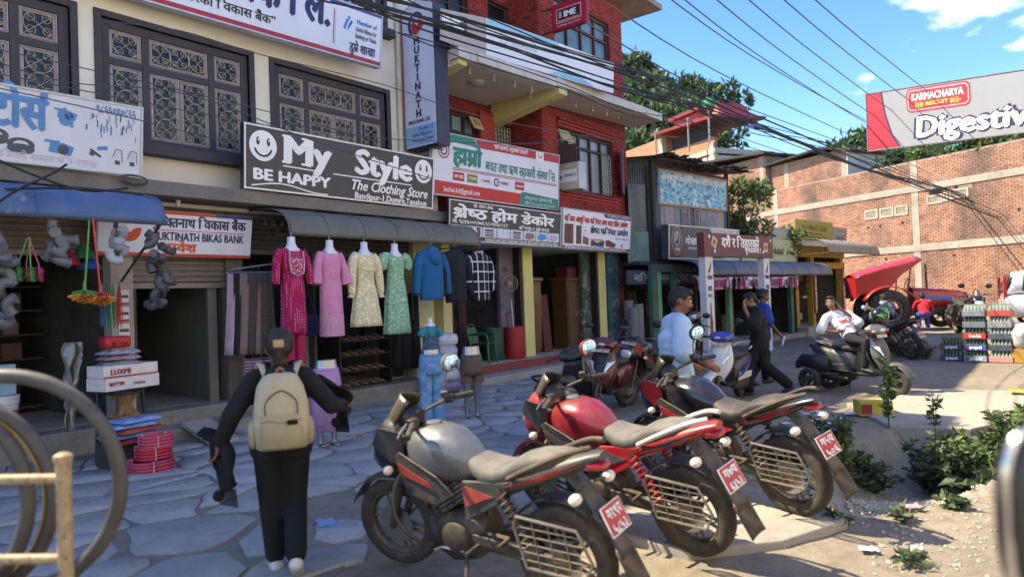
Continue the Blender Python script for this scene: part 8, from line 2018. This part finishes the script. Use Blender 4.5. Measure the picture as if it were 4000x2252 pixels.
# man in the pale shirt, profile, arm over the black motorcycle's bars
Jm = dict(pel=(0, 0, .92), che=(.02, 0, 1.22), nek=(.03, 0, 1.42), hed=(.07, 0, 1.56), sh=((.02, .18, 1.35), (.02, -.18, 1.35)), el=((.05, .26, 1.1), (-.02, -.3, 1.12)), wr=((.2, .22, .98), (.14, -.40, 1.03)), hip=((0, .09, .9), (0, -.09, .9)), kn=((.04, .1, .48), (.04, -.1, .48)), an=((0, .1, .08), (0, -.1, .08)), toe=((1, 0, 0), (1, 0, 0)), face=(1, -.25, -.05), th=((.5, 0, .8), (.4, .2, .8)), hd=((.8, 0, -.5), (.9, .1, -.45)), curl=((.5, 0, 0), (.35, 0, 0)))
person('moustached man in a pale blue shirt standing behind the black and red motorcycle', (6.2, 2.95, 0), R(-48), Jm, m_cloth('#b3cbdc'), m_cloth('#2a2c33'), .55, stache=True, hem=.12, shoe=M('#2a2420', .5), loose=1.6, build=1.3, size=1.08)
# man in black, hand to his mouth, mid stride
Jb = dict(pel=(0, 0, .92), che=(.03, 0, 1.2), nek=(.06, 0, 1.40), hed=(.12, 0, 1.525), sh=((.03, .19, 1.33), (.03, -.19, 1.33)), el=((.12, .27, 1.12), (-.05, -.25, 1.05)), wr=((.22, .12, 1.40), (.02, -.26, .8)), hip=((0, .09, .9), (0, -.09, .9)), kn=((.2, .09, .5), (-.05, -.09, .48)), an=((.2, .09, .08), (-.44, -.09, .13)), toe=((1, 0, 0), (.8, 0, -.55)), face=(1, .12, -.35), th=((-.3, -.6, .5), (1, 0, 0)), hd=((.05, -.3, 1), (.1, 0, -1)))
P4, _ = person('man in black t-shirt and track trousers raising a hand to his mouth mid stride', (11.78, 4.05, 0), R(116), Jb, BLKT, BLKCL, .44, skin=M('#8a5c46', .5, 0, .12, 9), build=1.3, loose=1.6, hem=.12, size=1.05, shoe=M('#2a2226', .6))
for i in range(3): b = MB(); b.tube([(-.02 - .02 * i, -.19, .8), (-.04 - .02 * i, -.175, .55), (-.1 - .02 * i, -.17, .42)], .005, 4); b.build('trouser_stripe', WINK, P4)
# man in blue behind him
Jl = dict(pel=(0, 0, .94), che=(.02, 0, 1.23), nek=(.04, 0, 1.44), hed=(.07, 0, 1.58), sh=((.02, .18, 1.36), (.02, -.18, 1.36)), el=((-.02, .27, 1.1), (.0, -.27, 1.1)), wr=((.05, .28, .86), (.16, -.28, .92)), hip=((0, .09, .92), (0, -.09, .92)), kn=((.12, .09, .5), (-.02, -.09, .5)), an=((.1, .09, .08), (-.3, -.09, .12)), toe=((1, 0, 0), (.8, 0, -.4)), face=(1, -.3, -.05), th=((1, 0, 0), (.5, .3, .6)))
person('man in blue t-shirt walking the other way with white paper in hand', (13.2, 4.5, 0), R(-42), Jl, m_cloth('#173a8c'), BLKCL, .44, skin=M('#5f3c2c', .5, 0, .12, 9), loose=1.5, hem=.08, build=1.15, size=1.05, shoe=M('#2a2a33', .6))
b = MB(); sheet(b, lambda u, v: ((u - .5) * .12, .02 * math.sin(u * 8), v * .17 + .01 * math.sin(u * 5)), 6, 5); tag(b.build('paper_sheet', M('#d9dde2', .6), loc=(13.2, 4.12, .72), rot=(.3, .2, .4), solid=.002), 'white paper held by the man in blue', 'paper')
# man lying back on the grey scooter, phone at his ear
Jr = dict(pel=(-.12, -.02, .92), che=(-.32, -.03, 1.18), nek=(-.42, -.05, 1.36), hed=(-.44, -.09, 1.50), hup=(-.05, 0, 1), sh=((-.30, .13, 1.31), (-.46, -.21, 1.25)), el=((-.08, .17, 1.13), (-.47, -.34, 1.03)), wr=((-.32, .02, 1.38), (-.27, -.21, 1.01)), hip=((-.05, .08, .9), (-.1, -.11, .9)), kn=((.26, .1, .86), (.24, -.16, .84)), an=((.2, .09, .44), (.18, -.15, .44)), toe=((1, 0, -.1), (1, -.1, -.1)), face=(.55, -.8, -.05), th=((-.3, -.5, .8), (.2, -.3, .8)), hd=((-.35, -.25, .8), (.9, .5, .1)))
P5, H5 = person('man in white printed t-shirt lying back on the grey scooter with a phone', (12.65, 2.69, 0), R(-112), Jr, m_cloth('#d5d5dc'), m_cloth('#17181d'), .46, skin=M('#8a5a44', .5, 0, .12, 9), loose=1.45, shoe=M('#222226', .6))
b = MB(); b.cbox((-.365, -.02, 1.47), (.014, .07, .14), (.2, -.2, .4)); tag(b.build('phone', PLASTC, bevel=.006, loc=(12.65, 2.69, 0), rot=(0, 0, R(-112))), 'dark mobile phone held to the reclining man\'s ear', 'phone')
for t_, c, og, sz in (('himal', GREEN, (-.255, -.19, 1.235), .07), ('red so', RED, (-.205, -.19, 1.155), .1)):
    b = MB(); text_mb(b, t_, sz, og, (.44, .88, .19), (-.55, -.05, .83), bold=.05, align='L'); b.build('shirt_print', c, P5, smooth=0)
# people by the tractor
Jc = dict(pel=(0, 0, .5), che=(.12, 0, .72), nek=(.2, 0, .88), hed=(.26, 0, 1.0), sh=((.12, .17, .84), (.12, -.17, .84)), el=((.25, .25, .62), (.25, -.25, .62)), wr=((.42, .15, .6), (.42, -.15, .6)), hip=((0, .09, .48), (0, -.09, .48)), kn=((.38, .12, .5), (.38, -.12, .5)), an=((.18, .11, .09), (.18, -.11, .09)), toe=((1, 0, 0), (1, 0, 0)), face=(1, 0, -.3))
person('man in striped shirt crouching by the tractor\'s rear wheel', (22.6, 3.9, .4), R(60), Jc, m_cloth('#8f94a3', 'stripe', '#3a3f4c', 14, th=.5), BLKCL, .5, vox=.02)
person('person in red jacket and blue trousers bending beside the tractor', (23.5, 3.2, .4), R(20), Jc, m_cloth('#b3202c'), m_cloth('#27408a'), .95, vox=.02)

# ------------------------------------------------------------------ helmets, tractor, crates
def helmet(label, loc, rz, shell, mark=None, tilt=0.):
    t = thing('helmet', label, 'helmet', loc, rz); t.rotation_euler = (0, tilt, rz)
    b = MB(); b.ell((0, 0, 0), (.15, .125, .135), 22, 16); b.ell((.07, 0, -.07), (.1, .1, .07), 16, 10); o_ = b.build('shell', shell, t, smooth=0); blob(o_, .012, 4)
    b = MB(); sheet(b, lambda u, v: (.158 * math.cos(R(-70 + 140 * u)) * math.cos(R(-12 + 42 * v)), .132 * math.sin(R(-70 + 140 * u)), .02 + .15 * math.sin(R(-12 + 42 * v)) - .02), 14, 6); b.build('visor', M('#9aa6ad', .08, .3, .2, 6, coat=.5), t, solid=.004)
    if mark:
        for a0, z0 in ((60, .06), (100, -.02), (75, .1)):
            for s in (-1, 1): b = MB(); sheet(b, lambda u, v: (.154 * math.cos(R(s * (a0 + 35 * u + 20 * v))) * math.cos(R(28)), .13 * math.sin(R(s * (a0 + 35 * u + 20 * v))), z0 + (v - .5) * .06 * (1 - u * .7)), 6, 4); b.build('decal', mark, t, solid=.006)
def sp(x, y, z): a = R(-112); return (12.65 + x * math.cos(a) - y * math.sin(a), 2.69 + x * math.sin(a) + y * math.cos(a), z)
helmet('black and green full face helmet on the grey scooter\'s handlebar', sp(.3, .12, 1.27), R(-30), BLKC, M('#2fae4a', .3), .2)
helmet('plain black helmet behind the green one', sp(.05, .42, 1.24), R(-150), BLKC)
helmet('dark helmet with red trim hanging on the grey motorcycle', (14.3, 6.3, 1.22), R(150), BLKC, M('#a83238', .3))
tr = thing('tractor', 'red tractor with a red sunshade and blue striped bonnet', 'tractor', (24.5, 3.7, .4), R(-62))
TRED = M('#a3141f', .35, .1, .12, 2, dust=.15, coat=.4)
def tw(c, r, w): wheel(tr, c, r, w, M('#a39a8a', .6, .2, .2, 4), RUB, None, spokes=5, tread=.05, disc=False, rimr=.55)
for s in (-1, 1): tw((-.85, s * .68, .62), .62, .34); tw((1.05, s * .6, .4), .4, .22)
b = MB(); b.loft([(.0, 0, 1.28, .62, .26, .5), (.3, 0, 1.26, .62, .27, .45), (1.2, 0, 1.17, .66, .25, .45), (1.45, 0, 1.12, .7, .23, .5), (1.52, 0, 1.02, .74, .18, .6)], 20); b.build('bonnet', TRED, tr)
for s in (-1, 1):
    b = MB(); b.prism([(.2, s * .275, 1.0), (1.0, s * .262, .98), (1.25, s * .255, .8), (1.15, s * .255, .78), (.9, s * .265, .88), (.2, s * .275, .9)], (0, s * .006, 0)); b.build('stripe', M('#2563b0', .4), tr, smooth=0)
    b = MB(); sheet(b, lambda u, v: (-.85 + .76 * math.cos(R(15 + 140 * v)), s * (.5 + .36 * u), .62 + (.74 - .05 * u) * math.sin(R(15 + 140 * v))), 4, 14); b.build('fender', TRED, tr, solid=.03)
    b = MB(); b.ell((1.5, s * .13, .98), (.04, .07, .06), 10, 8); b.build('headlight', LENS, tr)
b = MB(); b.box(1.46, 1.56, -.2, .2, .72, 1.0); b.build('grille', PLASTC, tr, smooth=0, bevel=.02)
b = MB(); b.box(-1.1, 1.3, -.2, .2, .42, .66); b.build('chassis', METD, tr, smooth=0, bevel=.03)
b = MB(); b.box(.95, 1.15, -.55, .55, .36, .46); b.build('front_axle', METD, tr, smooth=0)
b = MB(); b.tube([(.55, .2, 1.2), (.55, .22, 1.95), (.52, .22, 2.0)], .03, 8); b.build('exhaust_stack', RUSTY, tr)
b = MB(); b.box(-.75, -.35, -.22, .22, .95, 1.05); b.box(-.8, -.7, -.22, .22, 1.05, 1.4); b.build('seat', PLASTC, tr, smooth=0, bevel=.03)
b = MB(); b.tube([(-.08 + .17 * math.cos(a) * .4, .17 * math.sin(a), 1.4 + .17 * math.cos(a)) for a in (2 * PI * k / 18 for k in range(18))], .012, 6, closed=True); b.tube([(-.08, 0, 1.4), (.08, 0, 1.2)], .014, 6); o_ = b.build('steering_wheel', PLASTC, tr); o_['kind'] = 'stuff'
b = MB(); sheet(b, lambda u, v: (-1.75 + 1.9 * v, (u - .5) * 1.25, 1.72 + .5 * v ** .8 - .14 * (2 * u - 1) ** 2), 12, 10); b.build('sunshade', TRED, tr, solid=.03)
for s in (-1, 1): b = MB(); b.prism([(-1.75, s * .62, 1.6), (-1.0, s * .62, 1.86), (.12, s * .62, 2.08), (-.45, s * .6, 1.66), (-.8, s * .58, 1.25), (-1.7, s * .58, 1.1)], (0, s * .02, 0)); b.build('side_curtain', TRED, tr, smooth=0)
b = MB(); b.box(-1.72, -1.68, -.6, .6, 1.0, 1.66); b.build('back_curtain', TRED, tr, smooth=0)
for s in (-1, 1):
    for x, z in ((-.95, 1.85), (-.15, 2.0)): b = MB(); b.tube([(x - .1, s * .5, 1.1), (x, s * .58, z)], .02, 6); b.build('shade_post', RUSTY, tr)
CR = {}
BOT = None
GLS = M('#2f5a3a', .12, 0, .25, 20, coat=.4); GLSC = M('#9fb0a4', .12, 0, .25, 20, coat=.4)
def crate(x, y, k, c, text, label, clear=False):
    global BOT
    a = R(-101); t = thing('bottle_crate', label, 'crate', (x, y, .252 * k), a)
    m_ = M(c, .45, 0, .15, 6, dust=.3)
    b = MB(); b.box(-.22, .22, -.16, -.145, 0, .13); b.box(-.22, .22, .145, .16, 0, .13); b.box(-.22, -.205, -.144, .144, 0, .13); b.box(.205, .22, -.144, .144, 0, .13); b.box(-.204, .204, -.144, .144, 0, .015); b.build('box', m_, t, smooth=0, bevel=.005)
    if text: lettering(t, text, .1, (.02, -.165, .035), (1, 0, 0), (0, 0, 1), WINK, bold=.05, align='C', width=.24); b = MB(); b.lathe([(.035, -.163), (.0, -.165)], (-.15, 0, .065), 'Y', 16); 
    if text == 'pepsi': b.build('logo_disc', M('#b03a44', .4), t)
    for i in range(6):
        for j in range(3):
            if BOT is None:
                q = MB(); q.lathe([(.028, 0), (.03, .01), (.03, .13), (.026, .16), (.013, .2), (.0125, .235), (.015, .237), (.015, .248), (.0, .249)], n=10); BOT = {}
                for kk, mm in ((0, GLS), (1, GLSC)):
                    o_ = q.build('bottle', mm); BOT[kk] = o_.data; bpy.data.objects.remove(o_)
            o_ = bpy.data.objects.new('bottle', BOT[1 if clear else 0]); C.objects.link(o_)
            lx, ly = -.17 + .068 * i, -.1 + .09 * j; o_.location = (x + lx * math.cos(a) - ly * math.sin(a), y + lx * math.sin(a) + ly * math.cos(a), .252 * k + .017)
            tag(o_, ('clear' if clear else 'green') + ' glass bottle standing in a drinks crate', 'bottle', 'bottles in the drinks crates' if not clear else 'clear bottles in the drinks crates')
BLUC = '#2c3f78'
for x, y, stack in ((18.72, 2.02, ((BLUC, 'pepsi', 'bright blue pepsi crate at the foot of the two-high stack', 0), ('#3f4658', 'pepsi', 'dark grey pepsi crate topping the two-high stack', 0))),
                    (18.62, 1.55, (('#8a93a8', 'pepsi', 'faded grey pepsi crate at the foot of the five-high stack', 0), ('#36508c', 'pepsi', 'blue pepsi crate second in the five-high stack', 0), ('#b02a2c', 'Coca-Cola', 'red Coca-Cola crate third in the five-high stack', 0), ('#6d7280', None, 'grey crate fourth in the five-high stack', 0), ('#7a8290', None, 'pale grey crate topping the five-high stack', 1))),
                    (18.55, 1.08, (('#c98a84', None, 'pinkish crate at the foot of the stack by the sack', 1), ('#3f4454', None, 'dark crate second in the stack by the sack', 1), ('#4a5060', None, 'slate crate third in the stack by the sack', 1), ('#8b8f98', None, 'grey crate fourth in the stack by the sack', 1), ('#b5483f', None, 'red crate topping the stack by the sack', 1)))):
    for k, (c, tx, lb, cl_) in enumerate(stack): crate(x, y, k, c, tx, lb, cl_)
for x, y, z0, w, c, lb in ((18.5, .72, 0, .34, '#b58a3f', 'yellow brown carton under the white sack'), (18.7, .3, 0, .4, '#7a5a3a', 'brown carton beside the yellow one')): stack_box('carton', lb, x, y, z0, z0 + .3, w, .3, M(c, .8, 0, .2, 5), R(-98))
b = MB(); b.ell((0, 0, .27), (.22, .2, .3), 20, 14); b.v = [(p[0] * (1 + .18 * noise.noise((p[0] * 7, p[1] * 7, p[2] * 7))), p[1] * (1 + .18 * noise.noise((p[0] * 6, p[2] * 8, 3))), p[2]) for p in b.v]; tag(b.build('sack', M('#c9c9c6', .6, 0, .2, 7, bump=.4, bscale=30), loc=(18.5, .74, .3), smooth=80), 'full white plastic sack resting on a carton', 'sack')
# white car at the edge of the raised ground
car = thing('parked_car', 'white car half hidden behind leaves at the end of the brick wall', 'car', (25.6, -.55, .4), R(-80)); CW = M('#c9ced6', .25, .1, .05, 2, coat=.5)
b = MB(); b.loft([(-2.0, 0, .95, .4, .75, .5), (-1.8, 0, 1.0, .3, .82, .45), (.8, 0, 1.0, .28, .84, .45), (1.8, 0, .9, .3, .8, .5), (2.05, 0, .7, .4, .7, .6)], 24); b.build('body', CW, car)
b = MB(); b.loft([(-1.95, 0, 1.1, .95, .66, .5), (-1.7, 0, 1.65, .95, .7, .45), (.2, 0, 1.68, .95, .7, .45), (.9, 0, 1.05, .95, .68, .5)], 24); b.build('cabin', CW, car)
for s in (-1, 1):
    for x0, x1 in ((-1.6, -.8), (-.7, .1)): b = MB(); b.prism([(x0, s * .7, 1.08), (x1, s * .7, 1.08), (x1 - .05, s * .69, 1.52), (x0 + .05, s * .69, 1.52)], (0, s * .02, 0)); b.build('window', GLASS, car, smooth=0)
    for x in (-1.25, 1.25): wheel(car, (x, s * .78, .32), .32, .2, ALLOY, RUBC, disc=False)
    b = MB(); b.box(-2.03, -1.95, s * .6 - .06, s * .6 + .06, .85, 1.5); b.build('tail_lamp', LENSR, car, smooth=0)
b = MB(); b.prism([(-1.99, -.55, 1.1), (-1.99, .55, 1.1), (-1.83, .5, 1.55), (-1.83, -.5, 1.55)], (-.03, 0, 0)); b.build('rear_window', GLASS, car, smooth=0)

# ------------------------------------------------------------------ ditch weeds, gravel, litter
rs = random.Random(21)
def weed(label, x, y, h, rad, ls, m_, n, seed, group='weeds along the ditch'):
    t = thing('weed', label, 'plant', (x, y, ground_z(x, y)), 0, group); r_ = random.Random(seed); b = MB(); st = MB()
    for i in range(max(5, int(rad * 28))):
        a = r_.uniform(0, 2 * PI); e = r_.uniform(.1, 1) * rad; hh = h * r_.uniform(.5, 1.05); top = V((e * math.cos(a), e * math.sin(a), hh)); mid = V((top.x * .35, top.y * .35, hh * .6)); P_ = smooth_path([(0, 0, 0), mid, top], 4)
        st.tube(P_, .006, 4)
        for k in range(n):
            p = P_[int(r_.uniform(.25, 1) * (len(P_) - 1))]; leaf(b, p, (r_.gauss(0, 1), r_.gauss(0, 1), r_.uniform(-.3, .6)), ls * .55, ls * r_.uniform(.7, 1.3), r_)
    o_ = b.build('leaves', m_, t, smooth=0); o_['kind'] = 'stuff'; o_ = st.build('stems', LEAFD, t); o_['kind'] = 'stuff'
for i in range(24):
    x = 7.4 + i * .13 + rs.uniform(-.1, .1); y = 1.95 - (x - 7.5) * .62 + rs.uniform(-.45, .4)
    weed('low leafy weed growing out of the ditch', x, y, rs.uniform(.3, .5), rs.uniform(.22, .34), rs.uniform(.06, .1), (LEAF, LEAFD)[i % 2], 26, 80 + i)
for i in range(15):
    x = 8.2 + i * .19; y = .85 - i * .1 + rs.uniform(-.2, .3)
    weed('bushy weed crowding the drain slab', x, y, rs.uniform(.5, .75), rs.uniform(.28, .4), .09, (LEAFD, LEAF)[i % 2], 30, 120 + i, 'weeds by the drain slab')
weed('tall spindly weed rising before the grey scooter', 9.6, 1.75, .95, .22, .11, LEAF, 16, 140); weed('slender weed beside the cardboard box', 9.9, 1.3, .7, .2, .09, LEAFD, 14, 141)
for i in range(3): weed('broad leaved plant at the gravel edge', 7.9 + i * .45, .75 + .05 * i, .26, .3, .19, LEAFD, 9, 150 + i, 'broad leaved plants at the gravel edge')
for i in range(7): weed('small grass tuft on the dirt', rs.uniform(4.9, 7), rs.uniform(.4, 1.5) if i > 2 else rs.uniform(1.0, 1.3), .1, .1, .09, LEAFD, 8, 160 + i, 'grass tufts on the dirt')
for i in range(5): weed('leafy weed along the foot of the raised ground', 18.9 + rs.uniform(-.1, .2), 2.6 + i * .28, .35, .25, .1, LEAF, 22, 180 + i, 'weeds at the raised edge')
def mound(x, y): u, v = (x - 6.3) / 1.3, (y - .4) / 1.4; return ground_z(x, y) - .02 + .15 * max(0, 1 - ((u - .5) * 2.1 + (v - .5) * .7) ** 2 - ((v - .5) * 2.0 + (u - .5) * .8) ** 2)
b = MB(); r_ = random.Random(6)
for i in range(2600):
    a = r_.uniform(0, 2 * PI); q = r_.random() ** .6; x, y = 6.95 + q * .55 * math.cos(a) + q * .35 * math.sin(a), 1.08 + q * .26 * math.sin(a) - q * .42 * math.cos(a)
    z = mound(x, y) + r_.uniform(-.004, .02); s_ = r_.uniform(.01, .026)
    b.cbox((x, y, z), (s_ * r_.uniform(.7, 1.5), s_, s_ * .7), (r_.uniform(0, 3), r_.uniform(0, 3), r_.uniform(0, 3)))
for i in range(1500):
    x, y = r_.uniform(4.6, 8), r_.uniform(.2, 2.6); s_ = r_.uniform(.006, .02)
    if (x - 5.5) * .9 + (y - 1.3) > 0 or y < 1.1: b.cbox((x, y, ground_z(x, y) + .004), (s_ * 1.3, s_, s_ * .6), (r_.uniform(0, 3), 0, r_.uniform(0, 3)))
o_ = b.build('gravel', M('#b3aa9a', .9, 0, .35, 30), smooth=0); tag(o_, 'heap of loose pale gravel spilling over the dirt', 'gravel', kind='stuff')
gm = MB(); sheet(gm, lambda u, v: (6.3 + 1.3 * u, .4 + 1.4 * v, mound(6.3 + 1.3 * u, .4 + 1.4 * v)), 20, 20); structure(gm.build('gravel_mound', M('#8d8576', .95, 0, .3, 20, bump=.8, bscale=70), smooth=70))
LC = ('#c9ccd0', '#a9bcd0', '#c08a8f', '#d5d0c4', '#7f9cc0', '#b9b3a6')
for i in range(34):
    if i < 24: x, y = 10.2 + rs.gauss(0, .7), 2.75 + rs.gauss(0, .3)
    else: x, y = ((5.26, .83), (5.07, 1.08), (4.2, 5.0), (2.2, 4.6), (3.4, 4.7), (1.4, 4.3), (4.9, 5.6), (7.0, 1.9), (6.2, 1.0), (12.6, 2.0))[i - 24]
    s_ = rs.uniform(.06, .17); b = MB(); sd = rs.uniform(0, 99); sheet(b, lambda u, v: ((u - .5) * s_ * 1.4, (v - .5) * s_, .014 + .25 * s_ * abs(noise.noise((u * 2.5, v * 2.5, sd)))), 5, 5)
    tag(b.build('litter', M(LC[i % 6], .7, 0, .2, 9), loc=(x, y, ground_z(x, y) + .012), rot=(0, 0, rs.uniform(0, 6)), smooth=30), ('white', 'pale blue', 'pinkish', 'cream', 'blue', 'grey')[i % 6] + ' scrap of litter on the dirt', 'litter', 'scraps of litter, ' + ('white', 'pale blue', 'pinkish', 'cream', 'blue', 'grey')[i % 6])
t = stack_box('cardboard_box', 'yellow printed cardboard box lying at the ditch edge', 10.5, 2.1, .0, .2, .42, .3, M('#b5a548', .7, 0, .2, 4), R(-60)); b = MB(); b.box(-.2, -.06, -.153, -.151, .03, .16); b.build('print', ink('#8b2430'), t, smooth=0)
b = MB(); sheet(b, lambda u, v: ((u - .5) * .3, (v - .5) * .18, .02 + .05 * abs(noise.noise((u * 4, v * 4, 1)))), 6, 6); tag(b.build('plastic_bag', M('#a8c92a', .5), loc=(13.1, .62, .05), smooth=60), 'bright lime green plastic bag on the sunlit slab', 'bag')
tree('leafy_tree', 'leafy branchy tree hanging into view beside the white car', (16.9, -1.25, 0), 1.5, 1.9, .6, 1300, .17, LEAF, 77)
# ------------------------------------------------------------------ cart with inner tubes right by the camera, car mirror
ct = thing('pushcart', 'rusty cream painted pipe frame of a pushcart', 'cart', (.9, 2.73, 0), 0); PIPE = M('#9c8a6c', .6, .1, .25, 30, spot=.3, spotcol='#6a4a34', bump=.2)
dx, dy = -.62, .79
for k in (0, 1.1):
    b = MB(); b.tube([(dx * k, dy * k, 0), (dx * k, dy * k, 1.25)], .025, 14); b.lathe([(.03, 1.25), (.03, 1.27), (.012, 1.28)], (dx * k, dy * k, 0), n=14); b.build('post', PIPE, ct)
for z in (1.19, .915, .4): b = MB(); b.tube([(dx * .01, dy * .01, z), (dx * 1.1, dy * 1.1, z + .02)], .018, 12); b.build('rail', PIPE, ct)
for z in (.4,): b = MB(); b.tube([(0, 0, z), (-.62, -.5, z)], .018, 12); b.build('rail', PIPE, ct)
fx = Vector((.62, .78, 0))
TUBE = M('#3a3a3c', .5, 0, .3, 7, dust=.3, dcol='#8d8577')
for i, (c, rr_, lb, ax_) in enumerate((((.83, 3.07, 1.14), .40, 'large black rubber tube ring standing on the pushcart', (.72, .66, .05)), ((.73, 3.44, 1.05), .4, 'dusty rubber tube ring with a yellow seam', (.74, .66, .04)), ((.66, 3.46, 1.04), .4, 'worn rubber tube ring tied beside the seamed one', (.76, .64, -.03)))):
    n_ = Vector(ax_).normalized(); u = n_.cross(Vector((0, 0, 1))).normalized(); w = u.cross(n_); t = thing('rubber_tube', lb, 'tube', c)
    P_ = [u * rr_ * math.cos(2 * PI * k / 60) + w * rr_ * 1.0 * math.sin(2 * PI * k / 60) for k in range(60)]; b = MB(); b.tube(P_, .027, 14, closed=True); b.build('tube', TUBE, t)
    if i == 1: b = MB(); b.tube([p * .95 - n_ * .022 for p in P_], .004, 5, closed=True); b.build('seam', M('#a08a3a', .6), t)
cm = thing('car_mirror', 'dark car side mirror with a bright metal rim', 'mirror', (1.13, .04, 1.44), R(40))
b = MB(); b.ell((0, 0, 0), (.03, .045, .115), 20, 14, None, .7); b.build('case', PLASTC, cm)
b = MB(); b.tube([(-.012, .046 * math.copysign(abs(math.cos(a)) ** .7, math.cos(a)), .118 * math.copysign(abs(math.sin(a)) ** .7, math.sin(a))) for a in (2 * PI * k / 40 for k in range(40))], .0065, 8, closed=True); b.build('rim', CHROME, cm)
b = MB(); b.tube([(.01, -.03, -.05), (.05, -.2, -.2), (.05, -.3, -.6), (.0, -.32, -1.43)], [.014, .014, .03, .03], 8); b.build('arm', PLASTC, cm)

# ------------------------------------------------------------------ unseen row across the road behind the camera, added for its bounced light
for i, (x0, x1, h, c) in enumerate(((-16, -4, 9, '#f0ebdf'), (-3.8, 7, 10.5, '#efe8d8'), (7.2, 19, 9.5, '#f4f1ea'), (19.2, 32, 10, '#efe6d6'))):
    t = thing('opposite_bounce_building', ('cream', 'sand coloured', 'white plastered', 'buff')[i] + ' building across the road facing the shops', 'building', (0, -7.8, 0)); b = MB(); b.box(x0, x1, -6, 0, 0, h); b.build('wall', m_plaster(c, '#a89e8a', .3), t, smooth=0)
    for k in range(int((x1 - x0) / 3)):
        for z in (.3, 4.2): b = MB(); b.box(x0 + .8 + 3 * k, x0 + 2.2 + 3 * k, .001, .06, z, z + (2.3 if z < 1 else 1.6)); b.build('door' if z < 1 else 'window', SHUT if z < 1 else GLASS, t, smooth=0)
